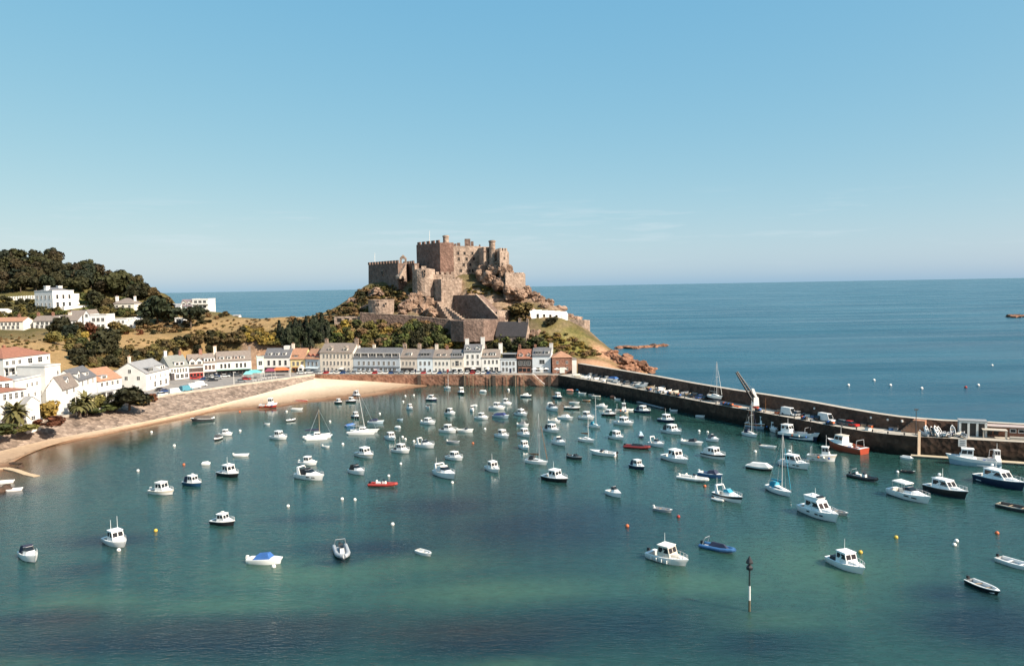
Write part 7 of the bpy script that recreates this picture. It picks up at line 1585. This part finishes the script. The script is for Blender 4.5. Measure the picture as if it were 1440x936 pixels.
# ================================================================== VEHICLES
def car_mesh(m_, L=4.2, W=1.75, H=1.45, van=False):
    mb = MB().use(m_)
    mb.hexa([(-L / 2, -W / 2, .28), (L / 2, -W / 2, .28), (L / 2, W / 2, .28), (-L / 2, W / 2, .28)], [(-L / 2 + .05, -W / 2 + .03, .85), (L / 2 - .12, -W / 2 + .05, .75), (L / 2 - .12, W / 2 - .05, .75), (-L / 2 + .05, W / 2 - .03, .85)])
    x0, x1, xa, xb = (-L / 2 + .06, L / 2 - .9, -L / 2 + .14, L / 2 - 1.6) if van else (-L / 2 + .15, L / 2 - 1.0, -L / 2 + .75, L / 2 - 1.9)
    z0 = .8; t = W / 2 - .22
    mb.use(glass if not van else m_); mb.hexa([(x0, -W / 2 + .06, z0), (x1, -W / 2 + .08, z0 - .03), (x1, W / 2 - .08, z0 - .03), (x0, W / 2 - .06, z0)], [(xa, -t, H - .06), (xb, -t, H - .06), (xb, t, H - .06), (xa, t, H - .06)])
    if van: mb.use(glass).hexa([(x1 - .66, -t * .96, z0 + .42), (x1 - .02, -t, z0 + .02), (x1 - .02, t, z0 + .02), (x1 - .66, t * .96, z0 + .42)][::1], [(x1 - .7, -t * .9, H - .12), (x1 - .52, -t * .94, H - .3), (x1 - .52, t * .94, H - .3), (x1 - .7, t * .9, H - .12)])
    mb.use(m_).box(xa - .03, xb + .03, -t - .02, t + .02, H - .058, H, .04, .04)
    mb.use(charcoal)
    for x in (-L * .31, L * .31):
        for y in (-W / 2 - .01, W / 2 - .19): mb.tube((x, y, .31), (x, y + .2, .31), .31, n=10)
    return mb.mesh('car')
CARC = {'white': M('car_white', (.7, .7, .68), .3, .04), 'silver': M('car_silver', (.36, .37, .38), .3, .06, 1, .3), 'black': M('car_black', (.015, .016, .02), .25, .1), 'blue': M('car_blue', (.03, .07, .2), .25, .1), 'red': M('car_red', (.42, .03, .025), .3, .1), 'grey': M('car_grey', (.11, .115, .12), .3, .1), 'turquoise': M('car_turquoise', (.08, .25, .32), .3, .1)}
_car = {}
def car(loc, rz, colour, label, van=False, group=None, name=None):
    k = (colour, van)
    if k not in _car: _car[k] = car_mesh(CARC[colour], 5.2, 2.0, 2.3, True) if van else car_mesh(CARC[colour])
    o = link(_car[k], name or ('parked_van' if van else 'parked_car'), None, (loc[0], loc[1], loc[2] + .006), rz); return tag(o, label, 'van' if van else 'car', group)
ang = math.atan2(quay_line[4][1] - quay_line[0][1], quay_line[4][0] - quay_line[0][0])
fronts = ((455, 'the cream house'), (474, 'the cream house'), (508, 'the blue grey hotel'), (530, 'the blue grey hotel'), (552, 'the blue grey hotel'), (575, 'the tan house'), (598, 'the pale blue house'), (621, 'the ivory house'), (643, 'the beige house'), (665, 'the tall white house'), (690, 'the arcaded house'))
cols = ['white', 'silver', 'grey', 'red', 'white', 'black', 'blue', 'silver']; pick = random.Random(3); seen = {}
CGp = 'cars parked along the quay'
for i, px in enumerate(np.arange(452, 706, 7.6)):
    c = ['white', 'white', 'silver', 'grey', 'white', 'red', 'white', 'black', 'silver', 'blue', 'white', 'grey'][(i * 5 + i // 3) % 12]
    k = min(range(len(Q)), key=lambda q: abs(Q[q][0] - P(px, 530, Q[q][1]).x)); q = Q[k]
    f = min(fronts, key=lambda a: abs(a[0] - px))[1]; key = (c, f); seen[key] = seen.get(key, 0) + 1
    n = seen[key]; pre = ('', 'second ', 'third ', 'fourth ', 'fifth ', 'sixth ')[n - 1]
    X0 = P(px, 530, q[1] + 3.6)
    car((X0.x, q[1] + 3.6, ZQ), ang + PI / 2 + pick.uniform(-.06, .06) + (PI if pick.random() < .5 else 0), c, f'{pre}{c} car parked nose to the quay edge in front of {f}' if not pre else f'{pre}{c} car from the left parked on the quay before {f}', group=CGp)
# car park on the left
for px, py, c, rz, lab in ((228, 556, 'white', .9, 'white car nearest the spreading tree on the promenade'), (226, 549, 'black', .8, 'black car beside the white corner house'), (232, 551, 'blue', .85, 'dark blue car next to the black one by the corner house'), (258, 548, 'black', 1.0, 'black car beside the turquoise van'), (300, 535.5, 'black', .25, 'black car left of the row before the bay windowed house'), (294, 531, 'grey', .3, 'grey car before the twin gabled house'), (300, 531, 'white', .3, 'white car before the bay windowed house'), (306, 530, 'blue', .3, 'blue car at the left end of the long inn'), (289, 534, 'blue', .25, 'blue car in the second row before the twin gabled house'), (296, 534, 'grey', .25, 'grey car in the second row of the promenade car park'), (306, 533, 'silver', .25, 'silver car in the second row before the inn'), (317, 530, 'white', .2, 'white car before the middle of the long inn'), (326, 529, 'black', .2, 'black car under the green fascia of the inn'), (334, 529, 'grey', .2, 'grey car at the right end of the long inn'), (346, 534, 'red', .1, 'red car left of the turquoise canopies'), (275, 533, 'red', .3, 'red car under the twin gables'), (340, 537, 'silver', .1, 'silver car on the open promenade beside the lamp post'), (436, 524.6, 'white', .1, 'white car in front of the grey blue house'), (424, 525.5, 'white', .1, 'white car in front of the yellow house'), (446, 525.4, 'silver', .1, 'silver car at the start of the quay')):
    car(G(px, py, ZQ), rz, c, lab)
for px, py, c, rz, lab in ((247, 553.5, 'white', .85, 'white van parked at the promenade edge'), (273, 546, 'white', .8, 'long white van by the promenade coping'), (262, 549.5, 'turquoise', 1.1, 'turquoise van standing in the promenade car park'), (282, 543, 'white', .8, 'second white van by the coping, right of the long one')):
    car(G(px, py, ZQ), rz, c, lab, True)
# canopies on the promenade
def parasol_tent(px, py, w_, d_, h_, m_, label, name='canopy_tent'):
    g = G(px, py, ZQ); o = empty(name, g, .2); tag(o, label, 'canopy'); MB().use(m_).add([(-w_ / 2, -d_ / 2, h_), (w_ / 2, -d_ / 2, h_), (w_ / 2, d_ / 2, h_), (-w_ / 2, d_ / 2, h_), (-w_ * .2, 0, h_ + 1.3), (w_ * .2, 0, h_ + 1.3)], [(0, 1, 5, 4), (1, 2, 5), (2, 3, 4, 5), (3, 0, 4), (3, 2, 1, 0)]).build('canopy', o)
    for x in (-w_ / 2 + .1, w_ / 2 - .1):
        for y in (-d_ / 2 + .1, d_ / 2 - .1): MB().use(white).tube((x, y, 0), (x, y, h_), .07, n=6).build('pole', o)
parasol_tent(357, 531.5, 7, 5, 2.6, M('turquoise_awning', (.12, .4, .4), .8), 'turquoise canopy tent at the promenade beside the mint annex')
parasol_tent(349, 533, 4, 4, 2.4, M('turquoise_awning2', (.16, .42, .42), .8), 'smaller turquoise canopy left of the big turquoise one')
parasol_tent(380, 528.5, 5, 4, 2.4, M('burgundy_awning', (.2, .04, .07), .8), 'burgundy canopy in front of the white hotel')
parasol_tent(395, 527.5, 8, 4.5, 2.6, M('orange_awning', (.6, .14, .05), .8), 'orange red canopy in front of the white hotel')
for i, (px, py) in enumerate(((358, 536.5), (366, 535.5), (372, 533.5), (380, 532.6), (387, 531.8))):
    g = G(px, py, ZQ); o = empty('picnic_table', g, .3); tag(o, 'pale picnic table on the promenade beside the canopies', 'table', 'picnic tables by the canopies'); MB().use(white).box(-.9, .9, -.4, .4, .7, .76).build('tabletop', o)
    for x in (-.6, .6): MB().use(white).box(x - .05, x + .05, -.6, .6, 0, .7).build('leg', o)
def lamp(px, py, ptop, label, arm=0):
    g = G(px, py, ZQ); zt = P(px, ptop, g.y).z; o = empty('lamp_post', (g.x, g.y, ZQ)); tag(o, label, 'lamp post')
    MB().use(M('lamp_post_white', (.6, .58, .54), .5)).tube((0, 0, 0), (0, 0, zt - ZQ), .16, .1, 8).build('post', o); MB().use(frame_w).box(-.2, .9, -.18, .18, zt - ZQ, zt - ZQ + .18).build('lamp_head', o)
lamp(107.5, 584.5, 555, 'pale lamp post on the promenade between the red hedge and the date palm'); lamp(189.5, 567.5, 541.5, 'pale lamp post in front of the big spreading tree'); lamp(329, 541, 523.5, 'pale lamp post on the promenade before the long inn'); lamp(408, 529.5, 518, 'pale lamp post right of the orange canopy')
for i, (px, off, m_) in enumerate(((752, 5.0, white), (760, 4.4, creamgel), (768, 5.2, white), (783, 4.6, white), (794, 4.8, creamgel), (666, 5.6, white), (686, 5.4, white), (480, 5.4, white))):
    k = min(range(len(Q)), key=lambda q: abs(Q[q][0] - P(px, 530, Q[q][1]).x)); q = Q[k]; o = empty('parasol', (P(px, 530, q[1] + off).x, q[1] + off, ZQ)); tag(o, 'pale cafe parasol standing on the quay before the houses', 'parasol', 'cafe parasols on the quay')
    MB().use(alu).tube((0, 0, 0), (0, 0, 2.5), .04, n=6).build('pole', o); MB().use(m_).lathe(0, 0, [(1.5, 2.15), (.05, 2.75)], 8).build('canopy', o)
# mooring posts and gangway at the quay
for px in (631, 651, 657, 687, 714, 725, 735, 668):
    k = min(range(len(Q)), key=lambda q: abs(Q[q][0] - P(px, 540, Q[q][1]).x)); q = Q[k]
    tag(MB().use(wood).tube((q[0], q[1] - .8, -1), (q[0], q[1] - .8, ZQ + .7), .14, .12, 7).build('mooring_post'), 'weathered upright mooring post against the quay wall', 'post', 'mooring posts along the quay')
a, b = G(749, 527.3, ZQ), G(765.5, 543.5, .2); b.y = min(b.y, 349.5); b = P(765.5, 543, 348.5); b.z = .2
mb = MB().use(M('gangway_timber', (.5, .36, .24), .8)); a.y = 349.6; a.x = P(749, 527.3, 349.6).x
mb.hexa([a + Vector((0, -.9, -.2)), b + Vector((0, -.9, -.2)), b + Vector((0, .0, -.2)), a + Vector((0, 0, -.2))], [a + Vector((0, -.9, .05)), b + Vector((0, -.9, .05)), b + Vector((0, 0, .05)), a + Vector((0, 0, .05))]); go = mb.build('gangway'); tag(go, 'sloping timber gangway from the quay down to the water', 'gangway')
mb = MB().use(steel); mb.tube(a + Vector((0, -.9, 1)), b + Vector((0, -.9, 1)), .05)
for i in range(6): p_ = a.lerp(b, i / 5); mb.tube(p_ + Vector((0, -.9, 0)), p_ + Vector((0, -.9, 1)), .04)
mb.build('handrail', go)

# ================================================================== ON THE PIER
def on_pier(px, off):
    """deck point at photo column px, off metres in from the harbour edge"""
    L_ = interp(pier_in, 400); i = min(range(399), key=lambda k: abs((L_[k][0] / L_[k][1]) - ray(px, 600).x / ray(px, 600).y)); a, b = Vector(L_[i]), Vector(L_[i + 1]); t = (b - a).normalized(); n = Vector((-t.y, t.x)); p_ = a + n * off
    return Vector((p_.x, p_.y, ZQ)), math.atan2(t.y, t.x)
# crane
c, rz = on_pier(1054, 2.6); cr = empty('harbour_crane', c, 0); tag(cr, 'white derrick crane with a long dark lattice jib standing on the pier', 'crane')
MB().use(concrete).box(-1.5, 1.5, -1.5, 1.5, 0, .5).build('plinth', cr); MB().use(redp).lathe(0, 0, [(1.0, .5), (1.0, 1.0), (.8, 1.0), (.8, 1.3)], 14).build('slewing_base', cr)
MB().use(white).box(-.9, .9, -1.0, 1.0, 1.3, 3.9, .15, .15).build('cab', cr)
tip = P(1036, 523, c.y + 1.0) - c; root_ = Vector((-.1, 0, 2.6)); d = (tip - root_).normalized(); u_ = Vector((0, 1, 0)); v_ = d.cross(u_).normalized()
mb = MB().use(black); n = 11; pr = None
for i in range(n + 1):
    p_ = root_.lerp(tip, i / n); s = .62 * (1 - .62 * i / n); cs = [p_ + u_ * s + v_ * s, p_ - u_ * s + v_ * s, p_ - u_ * s - v_ * s, p_ + u_ * s - v_ * s]
    if pr:
        for k in range(4): mb.tube(pr[k], cs[k], .2, n=5); mb.tube(pr[k], cs[(k + 1) % 4], .13, n=4)
    pr = cs
mb.build('jib', cr); mb = MB().use(white); mb.hexa([Vector((-.5, -.5, 3.9)), Vector((.5, -.5, 3.9)), Vector((.5, .5, 3.9)), Vector((-.5, .5, 3.9))], [Vector((-1.3, -.3, 6.6)), Vector((-.5, -.3, 6.6)), Vector((-.5, .3, 6.6)), Vector((-1.3, .3, 6.6))]); mb.build('gantry', cr)
mb = MB().use(steel).tube((-.9, 0, 6.6), tip, .035, n=4).tube(tip, tip + Vector((0, 0, -2.5)), .03, n=4); mb.build('cable', cr)
# vehicles on the pier
for px, off, cc, van, lab in ((1098, 3.2, 'white', True, 'white panel van on the pier right of the crane'), (1107, 4.6, 'silver', False, 'silver car just behind the white van on the pier'), (1148, 4.2, 'white', True, 'white van with roof rack in the middle of the pier'), (1138, 4.4, 'black', False, 'black car left of the roof rack van on the pier'), (1184, 3.6, 'red', False, 'red car alone at the bend of the pier'), (1175, 3.4, 'grey', False, 'grey car left of the red car on the pier'), (963, 4.4, 'black', False, 'left black car on the pier before the laid up yacht'), (972, 4.4, 'blue', False, 'dark blue car on the pier before the laid up yacht'), (981, 4.4, 'black', False, 'second black car on the pier nearest the laid up yacht'), (868, 5.4, 'grey', False, 'grey car on the inner pier beside the blue covered boat'), (858, 6.2, 'black', False, 'black car on the inner pier'), (878, 5.6, 'silver', False, 'silver car on the inner pier before the white speedboat'), (812, 8, 'white', False, 'white car at the root of the pier'), (820, 7.6, 'grey', False, 'grey car at the root of the pier'), (827, 7.6, 'black', False, 'black car at the root of the pier'), (836, 7.0, 'white', False, 'second white car at the root of the pier')):
    c, rz = on_pier(px, off); car(c, rz + (PI / 2 if off > 4 and not van else 0), cc, lab, van)
# laid-up boats on the pier (on cradles)
def cradle(c, rz, lab):
    o = empty('boat_cradle', c, rz); tag(o, lab, 'cradle')
    for x in (-1.2, 1.2): MB().use(steel).box(x - .1, x + .1, -1, 1, 0, .35).build('beam', o)
def laid(fn, px, off, L, lab, h=.35, hd=None, **k):
    c, rz = on_pier(px, off); o = fn(c, 0, L, math.degrees(rz) + (hd or 0), lab, **k); o.location = (c.x, c.y, ZQ + h + .3); o.rotation_euler = (0, 0, rz + R(hd or 0)); cradle(c, rz + R(hd or 0), 'steel cradle under the ' + lab); return o
laid(sail, 993, 4.0, 7.0, 'white laid up yacht with tall mast on the pier', .9, mh=11.5, stays=True)
laid(speedboat, 848, 5.4, 6.5, 'bright blue covered boat on the inner pier', .2, cover=bluecl, motor=None, cov=(-.45, .4))
laid(speedboat, 894, 3.2, 6.4, 'white speedboat on the inner pier', .3, motor=black)
laid(speedboat, 889, 5.6, 6.0, 'grey and white motor boat behind the white speedboat on the pier', .5, hm=greygel)
laid(dinghy, 857, 4.0, 4.2, 'grey white dinghy beside the blue covered boat on the pier', .1, motor=charcoal)
DG = 'laid up dinghies on the pier'
r = random.Random(11); k = 0
for px in np.arange(904, 960, 3.6):
    c, rz = on_pier(px, r.uniform(1.6, 5.8)); mt_ = r.choice([gelcoat, creamgel, gelcoat, greygel, wood]); o = dinghy(c, 0, r.uniform(2.6, 4.2), 0, 'pale dinghy laid up among others on the middle of the pier', hm=mt_, inner=r.choice([deckc, greygel, wood]), motor=r.choice([None, charcoal]), group=DG); o.location = (c.x, c.y, ZQ + r.uniform(.3, .9)); o.rotation_euler = (R(r.uniform(-14, 14)), R(r.uniform(-8, 8)), rz + PI / 2 + r.uniform(-.5, .5))
for px in np.arange(800, 846, 5):
    c, rz = on_pier(px, r.uniform(1.8, 4.6)); o = dinghy(c, 0, r.uniform(2.4, 3.4), 0, 'pale dinghy drawn up at the root of the pier', hm=r.choice([gelcoat, greygel, creamgel]), group='dinghies at the pier root'); o.location = (c.x, c.y, ZQ + .32); o.rotation_euler = (0, 0, rz + PI / 2 + r.uniform(-.6, .6))
for i, px in enumerate(np.arange(1300, 1357, 3.7)):
    c, rz = on_pier(px, r.uniform(1.2, 4.6)); up = r.random() < .22
    o = dinghy(c, 0, r.uniform(2.3, 3.2), 0, 'pale dinghy stacked with others before the white colonnade', hm=r.choice([gelcoat, greygel, creamgel, charcoal, navy, greygel]), inner=greygel, group='stacked dinghies at the pier head'); o.location = (c.x, c.y, ZQ + (1.25 if up else .5)); o.rotation_euler = (R(r.uniform(-25, 25)), R(r.uniform(-62, -42)) if up else R(r.uniform(-15, 10)), rz + PI / 2 + r.uniform(-.9, .9))
# fishing clutter
for i, px in enumerate((911, 925, 938, 952, 1017, 1024, 1064, 1128, 1165)):
    c, rz = on_pier(px, .9); o = empty('lobster_pot_pile', c, rz); tag(o, 'stack of dark lobster pots at the pier edge', 'lobster pots', 'lobster pot stacks on the pier')
    for a in range(3):
        for bq in range(2): MB().use((darkwood, orangep, bluecl)[(a + i) % 3] if bq else charcoal).box(a * .75 - 1.1, a * .75 - .45, -.4, .4, bq * .52, bq * .52 + .48, .06, .06).build('lobster_pot', o)
for px in (1030,):
    c, rz = on_pier(px, 2.0); tag(MB().use(orangep).box(-1.6, 1.6, -.8, .8, 0, .3, .2, .2).build('net_pile', None, c, rz), 'low orange heap of nets left of the crane', 'net pile')
for px in (1120, 1200, 1232, 1262):
    c, rz = on_pier(px, 7.05); tag(MB().use(white).lathe(0, 0, [(.02, 2.2), (.28, 2.3), (.28, 2.75), (.02, 2.85)], 8).build('wall_lamp', None, c + Vector((0, -.25, 0)), rz), 'round white bulkhead lamp on the pier parapet', 'lamp', 'bulkhead lamps on the parapet')
for px in np.arange(830, 1290, 22):
    c, rz = on_pier(px, .45); tag(MB().use(black).lathe(0, 0, [(.22, 0), (.16, .15), (.16, .4), (.26, .45), (.2, .6), (.03, .63)], 10).build('bollard', None, c, rz), 'black iron bollard along the harbour edge of the pier', 'bollard', 'bollards along the pier edge')
for i, px in enumerate((1010, 1042, 1076, 1086, 1116, 1124, 1158, 1196, 1206, 1218, 1240, 1256)):
    c, rz = on_pier(px, 5.6 if i % 3 else 1.8); tag(MB().use((bluep, greycl, wood, orangep, white)[i % 5]).box(-.7, .7, -.5, .5, 0, .75, .04, .04).use(charcoal).box(-.74, .74, -.54, .54, .752, .84).build('fish_bin', None, c, rz + i), ('blue', 'grey', 'timber', 'orange', 'white')[i % 5] + ' lidded fish bin standing on the pier', 'bin', ('blue', 'grey', 'timber', 'orange', 'white')[i % 5] + ' fish bins on the pier')
# pier head: steps, colonnade, flat building, mast, gangway post, notice board
c, rz = on_pier(1278, 6.0); mb = MB().use(stone('step_granite', (.3, .15, .09), (.42, .22, .14), (.5, .3, .2), .8))
for i in range(6): mb.box(-2.6 + i * .55, 3.0, -1.2, 1.4, i * .55, (i + 1) * .55)
tag(mb.build('parapet_steps', None, c, rz), 'reddish stone steps up to the parapet at the bend of the pier', 'steps')
c, rz = on_pier(1373, 4.8); co = empty('colonnade_building', c, rz); tag(co, 'white pier building with tall dark openings between piers', 'building')
MB().use(white2).box(-3.1, 3.1, 0, 3, 3.3, 3.8).box(-3.1, 3.1, 2.7, 3, 0, 3.297).build('wall', co); MB().use(leadroof).box(-3.2, 3.2, -.1, 3.1, 3.803, 3.95).build('roof', co)
for x in (-2.85, -.95, .95, 2.85): MB().use(white2).box(x - .25, x + .25, 0, .4, 0, 3.297).build('pier_column', co)
for x in (-1.9, 0, 1.9): MB().use(timber).box(x - .7, x + .7, .6, .7, 0, 3.25).build('door', co)
c, rz = on_pier(1430, 4.8); fbq = empty('flat_roofed_building', c, rz); tag(fbq, 'low brown pier building with thin pale flat roof at the right edge', 'building')
MB().use(brick).box(-7.0, 12, 1.6, 4.2, 0, 2.5).build('wall', fbq); MB().use(M('roof_pinkish_felt', (.42, .34, .31), .8)).box(-7.2, 12.2, .8, 4.3, 2.502, 2.72).build('roof', fbq); MB().use(M('canopy_cream', (.5, .44, .36), .8)).box(-6.6, -1.2, -1.8, 1.2, 1.95, 2.12).box(-1.75, -1.3, -1.7, -1.35, 0, 1.947).box(-6.5, -6.25, -1.7, -1.45, 0, 1.947).build('canopy', fbq)
for x in (-6, -4.6, -3.2): MB().use(glass2).box(x - .5, x + .5, 1.55, 1.6, .4, 1.8).build('window', fbq)
for x in (.4, 2.2, 4.0, 5.8): MB().use(frame_w).box(x - .7, x + .7, 1.52, 1.6, 1.1, 2.1).build('window', fbq); MB().use(glass2).box(x - .55, x + .55, 1.49, 1.517, 1.25, 1.95).build('window', fbq)
MB().use(concrete).box(-.8, 4.5, -2.4, -1.4, 0, .7).build('step', fbq)
c, rz = on_pier(1288, 2.2); o = empty('signal_mast', c); tag(o, 'thin dark lamp mast at the bend of the pier', 'mast'); MB().use(charcoal).tube((0, 0, 0), (0, 0, 6.6), .12, .08, 8).build('post', o); MB().use(charcoal).box(-.5, .5, -.15, .15, 6.4, 6.7).build('lamp_head', o)
g = on_pier(1292, -.25)[0]; tag(MB().use(M('ladder_post_pale', (.55, .42, .3), .8)).box(-.35, .35, -.18, .02, -4.6, 1.4).build('guide_pile', None, g), 'pale guide pile on the wall above the left end of the pontoon', 'pile')
g, rz = on_pier(1353, -.12); o = empty('notice_board', g, rz); tag(o, 'white notice board fixed to the pier wall above the pontoon', 'sign'); MB().use(white).box(-.9, .9, -.08, .02, -1.9, -.1).build('panel', o); MB().use(charcoal)
mb = MB().use(greycl)
for k in range(3): mb.box(-.55, .55, -.1, -.082, -.6 - k * .45, -.4 - k * .45)
mb.build('lettering', o)
